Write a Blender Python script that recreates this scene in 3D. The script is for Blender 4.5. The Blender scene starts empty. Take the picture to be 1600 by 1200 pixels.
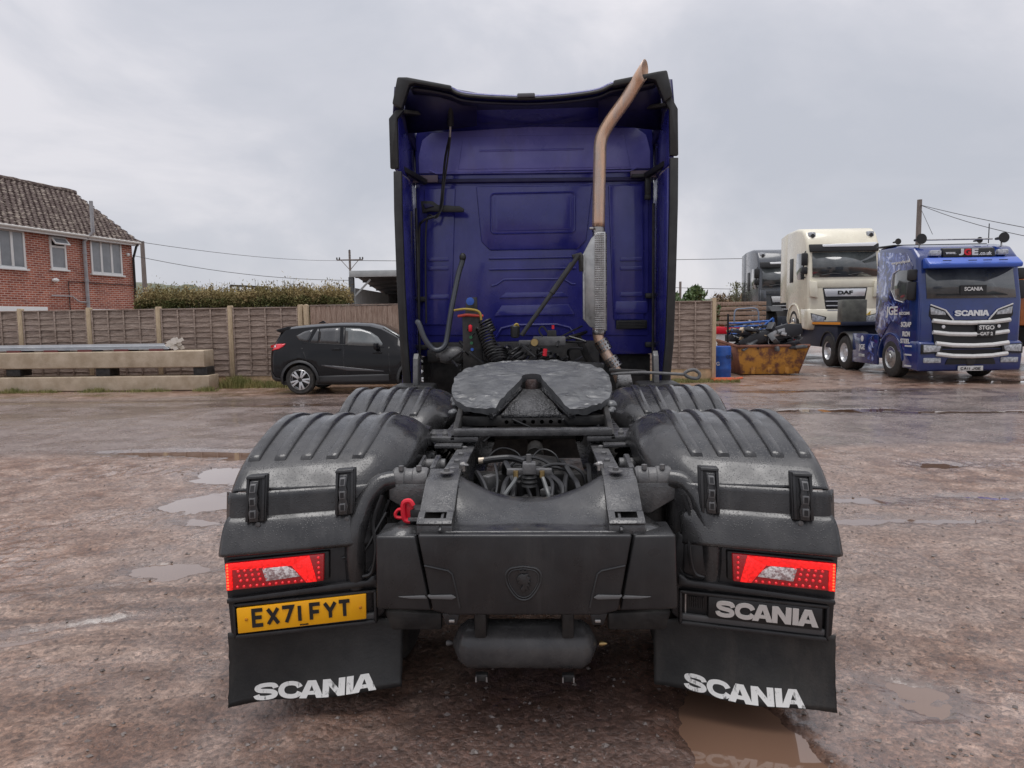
import bpy, bmesh, math, random
import numpy as np
from mathutils import Vector, Matrix
random.seed(7); rng=np.random.default_rng(7)
SC=bpy.context.scene; COL=SC.collection
R=math.radians
# ---------------- camera
F=1109.0; YAW=2.32; PITCH=5.15; ROLL=-0.8; CAMZ=1.65
RC=Matrix.Rotation(R(YAW),4,'Z')@Matrix.Rotation(R(90-PITCH),4,'X')@Matrix.Rotation(R(ROLL),4,'Z')
cam=bpy.data.cameras.new('camera'); co=bpy.data.objects.new('camera',cam); COL.objects.link(co)
co.matrix_world=Matrix.Translation((0,0,CAMZ))@RC
cam.sensor_fit='HORIZONTAL'; cam.sensor_width=36; cam.lens=36*F/1600; cam.clip_start=.05; cam.clip_end=3000
SC.camera=co
SC.view_settings.view_transform='Standard'; SC.view_settings.look='None'; SC.view_settings.gamma=1
SC.view_settings.use_curve_mapping=False; SC.view_settings.exposure=0.22
SC.cycles.max_bounces=6; SC.cycles.volume_bounces=2; SC.cycles.transparent_max_bounces=12
def P(px,py,Y):
    """point of the place that lies on the plane at distance Y, measured off the photograph"""
    d=RC.to_3x3()@Vector(((px-800)/F,-(py-600)/F,-1)); t=Y/d.y
    return Vector((0,0,CAMZ))+d*t
def G(px,py,z=0):
    d=RC.to_3x3()@Vector(((px-800)/F,-(py-600)/F,-1)); t=(z-CAMZ)/d.z
    return Vector((0,0,CAMZ))+d*t
# ---------------- world: overcast
W=bpy.data.worlds.new('World'); SC.world=W; W.use_nodes=True; nt=W.node_tree; nt.nodes.clear()
N=nt.nodes.new; LK=nt.links.new
out=N('ShaderNodeOutputWorld'); mx=N('ShaderNodeMixShader'); b1=N('ShaderNodeBackground'); b2=N('ShaderNodeBackground')
sky=N('ShaderNodeTexSky'); sky.sky_type='NISHITA'; sky.sun_disc=False; sky.sun_elevation=R(84); sky.sun_rotation=R(190)
b1.inputs[1].default_value=.1; LK(sky.outputs[0],b1.inputs[0])
tc=N('ShaderNodeTexCoord'); mp=N('ShaderNodeMapping'); mp.inputs['Scale'].default_value=(1.0,1.0,1.9); mp.inputs['Location'].default_value=(3.1,.4,.7)
n1=N('ShaderNodeTexNoise'); n1.inputs['Scale'].default_value=2.3; n1.inputs['Detail'].default_value=7; n1.inputs['Roughness'].default_value=.54; n1.inputs['Distortion'].default_value=.5
cr=N('ShaderNodeValToRGB'); e=cr.color_ramp
e.elements[0].position=.36; e.elements[0].color=(.50,.515,.57,1)
e.elements[1].position=.64; e.elements[1].color=(.72,.705,.74,1)
m=e.elements.new(.5); m.color=(.575,.58,.63,1)
LK(tc.outputs['Generated'],mp.inputs[0]); LK(mp.outputs[0],n1.inputs[0]); LK(n1.outputs[0],cr.inputs[0]); LK(cr.outputs[0],b2.inputs[0])
# a cloudy sky grows evenly brighter from the horizon to the zenith
sx=N('ShaderNodeSeparateXYZ'); LK(tc.outputs['Generated'],sx.inputs[0]); mrz=N('ShaderNodeMapRange'); mrz.inputs[1].default_value=0; mrz.inputs[2].default_value=1; mrz.inputs[3].default_value=.93; mrz.inputs[4].default_value=1.65
pz=N('ShaderNodeMath'); pz.operation='POWER'; pz.use_clamp=True; pz.inputs[1].default_value=2.2; LK(sx.outputs[2],pz.inputs[0]); LK(pz.outputs[0],mrz.inputs[0]); LK(mrz.outputs[0],b2.inputs[1])
mx.inputs[0].default_value=.93; LK(b1.outputs[0],mx.inputs[1]); LK(b2.outputs[0],mx.inputs[2]); LK(mx.outputs[0],out.inputs[0])
# ---------------- sun through cloud
sl=bpy.data.lights.new('sun','SUN'); sl.energy=1.5; sl.angle=R(35); sl.color=(1,.97,.94)
so=bpy.data.objects.new('sun',sl); COL.objects.link(so)
so.rotation_euler=(R(6),0,R(-10))   # nearly overhead

# ---------------- helpers
def s2l(c): c/=255.; return c/12.92 if c<=.04045 else ((c+.055)/1.055)**2.4
def S(r,g,b,k=1): return (s2l(r)*k,s2l(g)*k,s2l(b)*k)
MATS={}
def mat(name,col,rough=.5,metal=0,col2=None,ns=4,lo=.35,hi=.65,stretch=(1,1,1),bump=0,bs=40,spec=.5,coat=0,rvar=0,emit=None,es=1,trans=0,streak=None,streakc=(.25,.24,.23),sscale=14,alpha=1,drops=0,bdist=.02):
    m=bpy.data.materials.new(name); m.use_nodes=True; t=m.node_tree; b=t.nodes['Principled BSDF']
    N=t.nodes.new; L=t.links.new
    b.inputs['Roughness'].default_value=rough; b.inputs['Metallic'].default_value=metal
    b.inputs['Specular IOR Level'].default_value=spec; b.inputs['Coat Weight'].default_value=coat; b.inputs['Coat Roughness'].default_value=.08
    b.inputs['Transmission Weight'].default_value=trans
    c=(*col,1); b.inputs['Base Color'].default_value=c
    tc=N('ShaderNodeTexCoord'); mp=N('ShaderNodeMapping'); mp.inputs['Scale'].default_value=stretch; L(tc.outputs['Object'],mp.inputs[0])
    src=None; nz=None
    if col2 is not None or rvar:
        nz=N('ShaderNodeTexNoise'); nz.inputs['Scale'].default_value=ns; nz.inputs['Detail'].default_value=7; nz.inputs['Roughness'].default_value=.62
        L(mp.outputs[0],nz.inputs[0])
    if col2 is not None:
        r=N('ShaderNodeValToRGB'); r.color_ramp.elements[0].position=lo; r.color_ramp.elements[0].color=c
        r.color_ramp.elements[1].position=hi; r.color_ramp.elements[1].color=(*col2,1)
        L(nz.outputs[0],r.inputs[0]); src=r.outputs[0]
    if streak:
        mp2=N('ShaderNodeMapping'); mp2.inputs['Scale'].default_value=(sscale,sscale,1.1); L(tc.outputs['Object'],mp2.inputs[0])
        n2=N('ShaderNodeTexNoise'); n2.inputs['Scale'].default_value=1; n2.inputs['Detail'].default_value=6; n2.inputs['Roughness'].default_value=.7; L(mp2.outputs[0],n2.inputs[0])
        r2=N('ShaderNodeValToRGB'); r2.color_ramp.elements[0].position=.52; r2.color_ramp.elements[0].color=(0,0,0,1)
        r2.color_ramp.elements[1].position=.78; r2.color_ramp.elements[1].color=(streak,)*3+(1,); L(n2.outputs[0],r2.inputs[0])
        mc=N('ShaderNodeMix'); mc.data_type='RGBA'; L(r2.outputs[0],mc.inputs[0])
        if src: L(src,mc.inputs[6])
        else: mc.inputs[6].default_value=c
        mc.inputs[7].default_value=(*streakc,1); src=mc.outputs[2]
    if src: L(src,b.inputs['Base Color'])
    if rvar:
        n4=N('ShaderNodeTexNoise'); n4.inputs['Scale'].default_value=ns*1.7; n4.inputs['Detail'].default_value=5; L(mp.outputs[0],n4.inputs[0])
        mr=N('ShaderNodeMapRange'); mr.inputs[1].default_value=.35; mr.inputs[2].default_value=.65
        mr.inputs[3].default_value=max(.02,rough-rvar); mr.inputs[4].default_value=min(1,rough+rvar); L(n4.outputs[0],mr.inputs[0]); L(mr.outputs[0],b.inputs['Roughness'])
    last=None
    if bump:
        n3=N('ShaderNodeTexNoise'); n3.inputs['Scale'].default_value=bs; n3.inputs['Detail'].default_value=4; L(tc.outputs['Object'],n3.inputs[0])
        bp=N('ShaderNodeBump'); bp.inputs['Strength'].default_value=bump; bp.inputs['Distance'].default_value=bdist; L(n3.outputs[0],bp.inputs['Height']); last=bp
    if drops:
        v=N('ShaderNodeTexVoronoi'); v.inputs['Scale'].default_value=drops; L(tc.outputs['Object'],v.inputs[0])
        mr=N('ShaderNodeMapRange'); mr.inputs[1].default_value=.12; mr.inputs[2].default_value=.34; mr.inputs[3].default_value=1; mr.inputs[4].default_value=0; L(v.outputs['Distance'],mr.inputs[0])
        bp=N('ShaderNodeBump'); bp.inputs['Strength'].default_value=.35; bp.inputs['Distance'].default_value=.003; L(mr.outputs[0],bp.inputs['Height'])
        if last: L(last.outputs[0],bp.inputs['Normal'])
        last=bp
    if last: L(last.outputs[0],b.inputs['Normal'])
    if emit: b.inputs['Emission Color'].default_value=(*emit,1); b.inputs['Emission Strength'].default_value=es
    MATS[name]=m; return m
def tag(o,label=None,cat=None,group=None,kind=None):
    if label: o['label']=label
    if cat: o['category']=cat
    if group: o['group']=group
    if kind: o['kind']=kind
    return o
def thing(name,loc,label,cat,group=None,rz=0):
    o=bpy.data.objects.new(name,None); COL.objects.link(o); o.location=loc; o.rotation_euler=(0,0,rz); o.empty_display_size=.2
    return tag(o,label,cat,group)
def link(name,me,parent=None,mt=None):
    o=bpy.data.objects.new(name,me); COL.objects.link(o)
    if parent: o.parent=parent
    if mt: me.materials.clear(); me.materials.append(mt)
    return o
def dup(o,parent=None):
    c=o.copy(); COL.objects.link(c); c.parent=parent
    for ch in list(o.children): dup(ch,c)
    return c
class MB:
    def __init__(s): s.v=[]; s.f=[]
    def add(s,vs,fs,M=None):
        n=len(s.v)
        for v in vs:
            v=Vector(v); s.v.append(tuple(M@v) if M else tuple(v))
        for f in fs: s.f.append(tuple(i+n for i in f))
        return s
    def box(s,c,d,rot=None):
        x,y,z=d[0]/2,d[1]/2,d[2]/2
        vs=[(-x,-y,-z),(x,-y,-z),(x,y,-z),(-x,y,-z),(-x,-y,z),(x,-y,z),(x,y,z),(-x,y,z)]
        M=Matrix.Translation(c)
        if rot is not None: M=M@(rot if isinstance(rot,Matrix) else Matrix.Rotation(rot,4,'Z'))
        return s.add(vs,[(0,3,2,1),(4,5,6,7),(0,1,5,4),(1,2,6,5),(2,3,7,6),(3,0,4,7)],M)
    def span(s,a,b): # box from corner to corner
        a=Vector(a);b=Vector(b); return s.box((a+b)/2,(abs(b.x-a.x),abs(b.y-a.y),abs(b.z-a.z)))
    def beam(s,a,b,w,h,up=(0,0,1)):
        a=Vector(a);b=Vector(b); d=b-a; L=d.length; z=d.normalized(); x=Vector(up).cross(z)
        if x.length<1e-4: x=Vector((1,0,0))
        x.normalize(); y=z.cross(x)
        M=Matrix((x,y,z)).transposed().to_4x4(); M.translation=(a+b)/2
        return s.box((0,0,0),(w,h,L),None) if False else s.add([(i*w/2,j*h/2,k*L/2) for k in(-1,1) for i,j in((-1,-1),(1,-1),(1,1),(-1,1))],[(0,3,2,1),(4,5,6,7),(0,1,5,4),(1,2,6,5),(2,3,7,6),(3,0,4,7)],M)
    def prism(s,pts,ax,a,b,M=None):
        """2-D polygon extruded along axis ax from a to b. x: pts=(y,z); y: pts=(x,z); z: pts=(x,y)"""
        n=len(pts)
        def v(p,t): return (t,p[0],p[1]) if ax=='x' else ((p[0],t,p[1]) if ax=='y' else (p[0],p[1],t))
        vs=[v(p,a) for p in pts]+[v(p,b) for p in pts]
        fs=[tuple(range(n))[::-1],tuple(range(n,2*n))]+[(i,(i+1)%n,n+(i+1)%n,n+i) for i in range(n)]
        return s.add(vs,fs,M)
    def tube(s,pts,r,n=8,caps=True,flat=1.0):
        pts=[Vector(p) for p in pts]; k=len(pts); rs=r if isinstance(r,(list,tuple)) else [r]*k
        vs=[];fs=[]; t0=(pts[1]-pts[0]).normalized(); ref=Vector((0,0,1)) if abs(t0.z)<.9 else Vector((1,0,0))
        x=t0.cross(ref).normalized()
        for i,p in enumerate(pts):
            t=(pts[min(i+1,k-1)]-pts[max(i-1,0)]).normalized()
            x=(x-t*x.dot(t)); 
            if x.length<1e-5: x=t.orthogonal()
            x.normalize(); y=t.cross(x)
            for j in range(n):
                a=2*math.pi*j/n; vs.append(p+(x*math.cos(a)+y*math.sin(a)*flat)*rs[i])
        for i in range(k-1):
            for j in range(n): fs.append((i*n+j,i*n+(j+1)%n,(i+1)*n+(j+1)%n,(i+1)*n+j))
        if caps: fs+= [tuple(range(n))[::-1],tuple(range((k-1)*n,k*n))]
        return s.add(vs,fs)
    def cyl(s,a,b,r,n=16): return s.tube([a,b],r,n)
    def lathe(s,prof,c,ax='x',n=32,M=None,cap=True):
        """prof=[(radius, height along axis)]"""
        vs=[];fs=[];k=len(prof)
        for r,h in prof:
            for j in range(n):
                a=2*math.pi*j/n; u,w=r*math.cos(a),r*math.sin(a)
                vs.append(Vector(c)+Vector((h,u,w) if ax=='x' else ((u,h,w) if ax=='y' else (u,w,h))))
        for i in range(k-1):
            for j in range(n): fs.append((i*n+j,i*n+(j+1)%n,(i+1)*n+(j+1)%n,(i+1)*n+j))
        if cap and prof[0][0]>1e-4: fs.append(tuple(range(n))[::-1])
        if cap and prof[-1][0]>1e-4: fs.append(tuple(range((k-1)*n,k*n)))
        return s.add(vs,fs,M)
    def ball(s,c,r,n=10,sc=(1,1,1)):
        prof=[(max(1e-5,r*math.sin(math.pi*i/n)),-r*math.cos(math.pi*i/n)) for i in range(n+1)]
        M=Matrix.Translation(c)@Matrix.Diagonal((*sc,1)); return s.lathe([(max(p[0],2e-4),p[1]) for p in prof],(0,0,0),'z',n+4,M)
    def grid(s,fn,nu,nv):
        vs=[fn(i/(nu-1),j/(nv-1)) for i in range(nu) for j in range(nv)]
        return s.add(vs,[(i*nv+j,(i+1)*nv+j,(i+1)*nv+j+1,i*nv+j+1) for i in range(nu-1) for j in range(nv-1)])
    def mesh(s,name,bevel=0,seg=2,smooth=35):
        me=bpy.data.meshes.new(name); me.from_pydata(s.v,[],s.f); 
        bm=bmesh.new(); bm.from_mesh(me)
        bmesh.ops.remove_doubles(bm,verts=bm.verts,dist=1e-5)
        bmesh.ops.recalc_face_normals(bm,faces=bm.faces)
        if bevel:
            es=[e for e in bm.edges if len(e.link_faces)==2 and e.calc_face_angle(0)>R(28)]
            bmesh.ops.bevel(bm,geom=es,offset=bevel,segments=seg,profile=.5,affect='EDGES',clamp_overlap=True)
        bm.to_mesh(me); bm.free()
        if smooth:
            me.shade_smooth(); me.set_sharp_from_angle(angle=R(smooth))
        me.update(); return me
    def build(s,name,mt,parent=None,bevel=0,seg=2,smooth=35,solid=0):
        o=link(name,s.mesh(name,bevel,seg,smooth),parent,mt)
        if solid:
            md=o.modifiers.new('solid','SOLIDIFY'); md.thickness=solid; md.offset=0
        return o
def cat(pts,n=6,closed=False):
    pts=[Vector(p) for p in pts]; k=len(pts); o=[]
    rg=range(k) if closed else range(k-1)
    for i in rg:
        if closed: a,b,c,d=pts[i-1],pts[i],pts[(i+1)%k],pts[(i+2)%k]
        else: a,b,c,d=pts[max(i-1,0)],pts[i],pts[i+1],pts[min(i+2,k-1)]
        for j in range(n):
            t=j/n; o.append(.5*((2*b)+(c-a)*t+(2*a-5*b+4*c-d)*t*t+(3*b-a-3*c+d)*t**3))
    if not closed: o.append(pts[-1])
    return o
def rrect(x0,y0,x1,y1,r,n=4):
    p=[]
    for cx,cy,a0 in((x1-r,y1-r,0),(x0+r,y1-r,90),(x0+r,y0+r,180),(x1-r,y0+r,270)):
        for i in range(n+1):
            a=R(a0+90*i/n); p.append((cx+r*math.cos(a),cy+r*math.sin(a)))
    return p
def curve_mesh(polys,depth,name='lettering'):
    cu=bpy.data.curves.new(name,'CURVE'); cu.dimensions='2D'; cu.fill_mode='BOTH'; cu.extrude=depth/2
    for p in polys:
        sp=cu.splines.new('POLY'); sp.points.add(len(p)-1); sp.use_cyclic_u=True
        for q,v in zip(sp.points,p): q.co=(v[0],v[1],0,1)
    o=bpy.data.objects.new(name,cu); COL.objects.link(o); dg=bpy.context.evaluated_depsgraph_get()
    me=bpy.data.meshes.new_from_object(o.evaluated_get(dg)); bpy.data.objects.remove(o); return me
def text_mesh(t,depth,off=0.0,sp=1.0,name='lettering'):
    cu=bpy.data.curves.new(name,'FONT'); cu.body=t; cu.extrude=depth/2; cu.offset=off; cu.space_character=sp; cu.align_x='CENTER'; cu.align_y='CENTER'; cu.resolution_u=4
    o=bpy.data.objects.new(name,cu); COL.objects.link(o); dg=bpy.context.evaluated_depsgraph_get()
    me=bpy.data.meshes.new_from_object(o.evaluated_get(dg)); bpy.data.objects.remove(o); return me
def ribbon(pts,w,smooth=True):
    pts=[Vector((p[0],p[1],0)) for p in pts]
    if smooth: pts=cat(pts,4)
    L=[];Rr=[]
    for i,p in enumerate(pts):
        t=(pts[min(i+1,len(pts)-1)]-pts[max(i-1,0)]).normalized(); n=Vector((-t.y,t.x,0)); L.append(p+n*w/2); Rr.append(p-n*w/2)
    return L+Rr[::-1]
def stroke(pts,w):
    """mitred stroke"""
    pts=[Vector(p) for p in pts]; k=len(pts); L=[];Rr=[]
    for i,p in enumerate(pts):
        d0=(p-pts[i-1]).normalized() if i>0 else (pts[1]-p).normalized()
        d1=(pts[i+1]-p).normalized() if i<k-1 else d0
        n0=Vector((-d0.y,d0.x)); n1=Vector((-d1.y,d1.x)); n=(n0+n1).normalized(); m=w/2/max(.35,n.dot(n0)); L.append(p+n*m); Rr.append(p-n*m)
    return L+Rr[::-1]
def wordmark(depth):
    """heavy extended S C A N I A drawn as outlines, one mesh per letter"""
    Sc=[(.9,.66),(.82,.82),(.62,.875),(.38,.875),(.17,.81),(.15,.68),(.26,.57),(.5,.515),(.76,.45),(.87,.32),(.8,.18),(.6,.125),(.38,.125),(.17,.19),(.1,.34)]
    Cc=[(.93,.64),(.8,.82),(.53,.88),(.25,.78),(.145,.5),(.25,.22),(.53,.12),(.8,.18),(.93,.36)]
    A=[[(0,0),(.40,1),(.80,1),(1.2,0),(.84,0),(.775,.19),(.425,.19),(.36,0)],[(.495,.4),(.705,.4),(.6,.72)]]
    Nn=[[(0,0),(0,1),(.36,1),(.78,.42),(.78,1),(1.1,1),(1.1,0),(.76,0),(.32,.6),(.32,0)]]
    I=[[(0,0),(0,1),(.34,1),(.34,0)]]
    out=[]
    for ps,dx,sx in(([ribbon(Sc,.245)],0,1.12),([ribbon(Cc,.25)],1.1,1.15),(A,2.14,1),(Nn,3.28,1),(I,4.45,1),(A,4.72,1)):
        out.append(curve_mesh([[(v[0]*sx+dx,v[1]) for v in p] for p in ps],depth,'letter'))
    return out,5.9
def place(ms,name,mt,parent,center,width=None,height=None,xdir=(1,0,0),up=(0,0,1),w0=None,skew=0):
    ms=ms if isinstance(ms,list) else [ms]
    vv=[v for me in ms for v in me.vertices]
    xs=[v.co.x for v in vv]; ys=[v.co.y for v in vv]
    cx=(min(xs)+max(xs))/2; cy=(min(ys)+max(ys))/2; w=max(xs)-min(xs); h=max(ys)-min(ys)
    sx=width/w if width else height/h; sy=height/h if height else sx
    X=Vector(xdir).normalized(); U=Vector(up); U=(U-X*U.dot(X)).normalized(); Z=X.cross(U)
    for v in vv:
        a,b,c=v.co; v.co=Vector(center)+X*((a-cx)*sx+skew*(b-cy)*sy)+U*((b-cy)*sy)+Z*c
    for me in ms: me.update(); o=link('letter' if len(ms)>1 else name,me,parent,mt)
    return o
PF={'E':[[(.9,0),(.08,0),(.08,1),(.9,1)],[(.08,.52),(.8,.52)]],'X':[[(.05,0),(.95,1)],[(.05,1),(.95,0)]],'7':[[(.02,1),(.92,1),(.35,0)]],'1':[[(.5,0),(.5,1)]],
 'F':[[(.08,0),(.08,1),(.9,1)],[(.08,.5),(.8,.5)]],'Y':[[(.5,0),(.5,.48)],[(.02,1),(.5,.45)],[(.98,1),(.5,.45)]],'T':[[(.5,0),(.5,1)],[(0,1),(1,1)]],
 'C':[[(.92,.76),(.8,.95),(.5,1),(.18,.92),(.08,.7),(.08,.3),(.18,.08),(.5,0),(.8,.05),(.92,.24)]],'A':[[(0,0),(.5,1),(1,0)],[(.2,.32),(.8,.32)]],
 'J':[[(.85,1),(.85,.25),(.72,.04),(.45,0),(.15,.06),(.05,.28)]],'G':[[(.92,.78),(.8,.95),(.5,1),(.18,.92),(.08,.7),(.08,.3),(.18,.08),(.5,0),(.92,.05),(.92,.45),(.55,.45)]]}
def plate_text(t,depth,w=.195,cw=.62,adv=.82):
    out=[]; x=0
    for ch in t:
        if ch==' ': x+=adv*.3; continue
        mb=MB()
        a=.3 if ch=='1' else cw
        for i,st in enumerate(PF[ch]):
            pts=[(x+(p[0]-.5)*cw+a/2,w/2+p[1]*(1-w)) for p in st]
            q=stroke(pts,w); k=len(q)//2
            z0=-depth/2+i*.0005
            for j in range(k-1):
                mb.prism([q[j],q[j+1],q[2*k-2-j],q[2*k-1-j]],'z',z0,depth/2+i*.0006)
        x+=a+(adv-cw)
        out.append(mb.mesh('letter',smooth=0))
    return out
# ---------------- materials
BLK=mat('black_plastic',(.011,.011,.0125),.36,col2=(.024,.024,.025),ns=5,rvar=.13,bump=.14,bs=260,bdist=.004,streak=.16,streakc=(.12,.115,.11),sscale=9)
BLKW=mat('black_plastic_wet',(.013,.013,.0145),.30,col2=(.040,.0395,.040),ns=6,rvar=.17,coat=.3,bump=.12,bs=200,bdist=.004,drops=110,streak=.38,streakc=(.10,.097,.094),sscale=20)
BLK2=mat('black_trim',(.013,.013,.014),.5,col2=(.026,.026,.025),ns=9,rvar=.1,bump=.1,bs=300,bdist=.003)
RUB=mat('rubber',(.011,.0115,.012),.55,col2=(.030,.029,.027),ns=4,rvar=.14,bump=.3,bs=90,bdist=.004,streak=.5,streakc=(.10,.085,.072),sscale=5)
RUBK=mat('tyre_rubber',(.018,.018,.018),.8,col2=(.05,.045,.04),ns=12,bump=.3,bs=60)
CHA=mat('chassis_paint',(.04,.04,.042),.26,col2=(.10,.099,.099),ns=9,rvar=.15,bump=.3,bs=70,bdist=.005,drops=110,streak=.15)
CHD=mat('chassis_dark',(.009,.009,.0095),.55,col2=(.04,.037,.034),ns=11,rvar=.1,bump=.3,bs=60,bdist=.006)
CAST=mat('cast_metal',(.09,.09,.092),.45,col2=(.15,.147,.145),ns=20,rvar=.1,bump=.4,bs=120,bdist=.004)
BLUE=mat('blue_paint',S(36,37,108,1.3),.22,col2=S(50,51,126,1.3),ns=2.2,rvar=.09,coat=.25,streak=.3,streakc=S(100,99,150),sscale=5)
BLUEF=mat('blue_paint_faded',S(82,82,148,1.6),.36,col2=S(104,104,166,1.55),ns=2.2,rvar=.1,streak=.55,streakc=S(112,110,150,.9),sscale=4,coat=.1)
BLUED=mat('blue_paint_dull',S(34,32,86,1),.5,col2=S(27,26,68,1),ns=3,rvar=.1)
GREASE=mat('greased_steel',(.055,.057,.06),.36,col2=(.125,.128,.132),ns=5,lo=.3,hi=.7,rvar=.10,bump=.45,bs=40,bdist=.006,spec=.6)
STEEL=mat('steel',(.45,.44,.43),.32,metal=1,col2=(.25,.24,.23),ns=14,rvar=.12,bump=.1,bs=90)
GALV=mat('galvanised',(.50,.50,.49),.42,metal=.85,col2=(.36,.36,.355),ns=16,rvar=.12)
RUSTY=mat('heat_tinted_pipe',S(190,172,160,1),.27,metal=.6,col2=S(214,176,148,1),ns=3,lo=.38,hi=.62,stretch=(6,6,1),rvar=.1,streak=.35,streakc=S(168,116,88),sscale=14,bump=.1,bs=80)
REDP=mat('red_plastic',(.65,.012,.03),.35)
HOSE=mat('hose',(.018,.018,.019),.4)
YEL=mat('yellow_plastic',(.35,.25,.04),.5)
BRASS=mat('brass',(.5,.36,.16),.35,metal=.9)
BLUP=mat('blue_plastic',(.03,.10,.42),.45)
WHT=mat('white_paint',(.72,.72,.70),.45,col2=(.6,.59,.57),ns=9)
PLATEY=mat('number_plate_yellow',(.98,.47,.005),.35,col2=(.93,.42,.005),ns=6)
INK=mat('black_print',(.012,.012,.013),.45)
SILV=mat('silver_letter',(.60,.575,.55),.4,metal=.3)
FLW=mat('worn_white_print',(.62,.62,.59),.7,col2=(.62,.62,.59),ns=30)
def worn(m,base,dirt,sc=(28,28,9),lo=.56,hi=.64):
    t=m.node_tree; b=t.nodes['Principled BSDF']; N=t.nodes.new; L=t.links.new
    tc=N('ShaderNodeTexCoord'); mp=N('ShaderNodeMapping'); mp.inputs['Scale'].default_value=sc; L(tc.outputs['Object'],mp.inputs[0])
    n=N('ShaderNodeTexNoise'); n.inputs['Scale'].default_value=1; n.inputs['Detail'].default_value=8; n.inputs['Roughness'].default_value=.75; L(mp.outputs[0],n.inputs[0])
    r=N('ShaderNodeValToRGB'); r.color_ramp.elements[0].position=lo; r.color_ramp.elements[0].color=(*base,1); r.color_ramp.elements[1].position=hi; r.color_ramp.elements[1].color=(*dirt,1)
    L(n.outputs[0],r.inputs[0]); L(r.outputs[0],b.inputs['Base Color'])
worn(FLW,(.80,.80,.77),(.12,.12,.115))
REDD=mat('red_lens_dark',(.30,.004,.008),.12,coat=1,bump=.5,bs=160,bdist=.004,emit=(.5,.0,.005),es=.12)
REDL=mat('red_lens_lit',(.8,.01,.01),.2,emit=(1,.010,.010),es=.8,coat=.6,bump=.3,bs=200,bdist=.003)
def mottle(m,lo,hi,sc):
    t=m.node_tree;b=t.nodes['Principled BSDF']; tc=t.nodes.new('ShaderNodeTexCoord'); v=t.nodes.new('ShaderNodeTexVoronoi'); v.inputs['Scale'].default_value=sc; t.links.new(tc.outputs['Object'],v.inputs[0])
    r=t.nodes.new('ShaderNodeMapRange'); r.inputs[1].default_value=.1; r.inputs[2].default_value=.7; r.inputs[3].default_value=hi; r.inputs[4].default_value=lo; t.links.new(v.outputs['Distance'],r.inputs[0]); t.links.new(r.outputs[0],b.inputs['Emission Strength'])
mottle(REDL,.35,1.0,95)
REDLED=mat('red_led',(.8,.05,.02),.2,emit=(1,.12,.03),es=1.5)
REDMID=mat('red_led_dim',(.7,.01,.02),.1,coat=1,emit=(1,.01,.02),es=.32)
REVL=mat('reversing_lens',(.85,.8,.79),.12,col2=(.35,.24,.24),ns=75,lo=.42,hi=.58,coat=1,bump=.9,bs=120,bdist=.006)
# ---------------- ground
def h2(ix,iy,s):
    n=np.sin(ix*127.1+iy*311.7+s*74.7)*43758.5453; return n-np.floor(n)
def vn(x,y,s=0):
    ix=np.floor(x);iy=np.floor(y);fx=x-ix;fy=y-iy;fx=fx*fx*(3-2*fx);fy=fy*fy*(3-2*fy)
    a=h2(ix,iy,s);b=h2(ix+1,iy,s);c=h2(ix,iy+1,s);d=h2(ix+1,iy+1,s)
    return (a*(1-fx)+b*fx)*(1-fy)+(c*(1-fx)+d*fx)*fy-.5
def fbm(x,y,o=4,s=0,g=.5):
    r=0;a=1
    for i in range(o): r=r+a*vn(x*2**i,y*2**i,s+i*13); a*=g
    return r
WZ=-.020
PUD=[] # (cx,cy,rx,ry,angle,depth)
def pud(px,py,rx,ry,ang=0,dep=.05): g=G(px,py); PUD.append((g.x,g.y,rx,ry,R(ang),dep))
pud(1172,1165,.17,.42,12,.075); pud(1150,1118,.11,.2,0,.05); pud(1195,1235,.22,.25,0,.07)
pud(262,888,.20,.12,0,.055); pud(345,708,1.1,.14,0,.07); pud(260,706,.7,.10,0,.06); pud(330,782,.34,.26,50,.08); pud(345,742,.25,.36,30,.07); pud(395,712,.4,.2,0,.06)
pud(310,815,.10,.18,70,.045); pud(420,752,.3,.3,0,.05)
pud(100,978,.28,.035,22,.035); pud(40,1000,.2,.03,22,.03); pud(240,905,.3,.03,22,.03)
pud(1448,1092,.13,.13,0,.05); pud(1425,1070,.16,.05,-20,.03)
pud(1390,812,.55,.09,0,.03); pud(1345,780,.4,.1,0,.03); pud(1480,812,.4,.06,0,.03); pud(1590,775,.5,.1,0,.035)
pud(1470,726,.2,.12,0,.04); pud(1330,640,1.2,.22,0,.04); pud(1480,643,1.4,.15,0,.035); pud(1540,596,1.6,.35,0,.035); pud(1290,610,1.4,.2,0,.035)
pud(150,628,2.2,.14,0,.03); pud(480,632,1.6,.2,0,.03)
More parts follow.
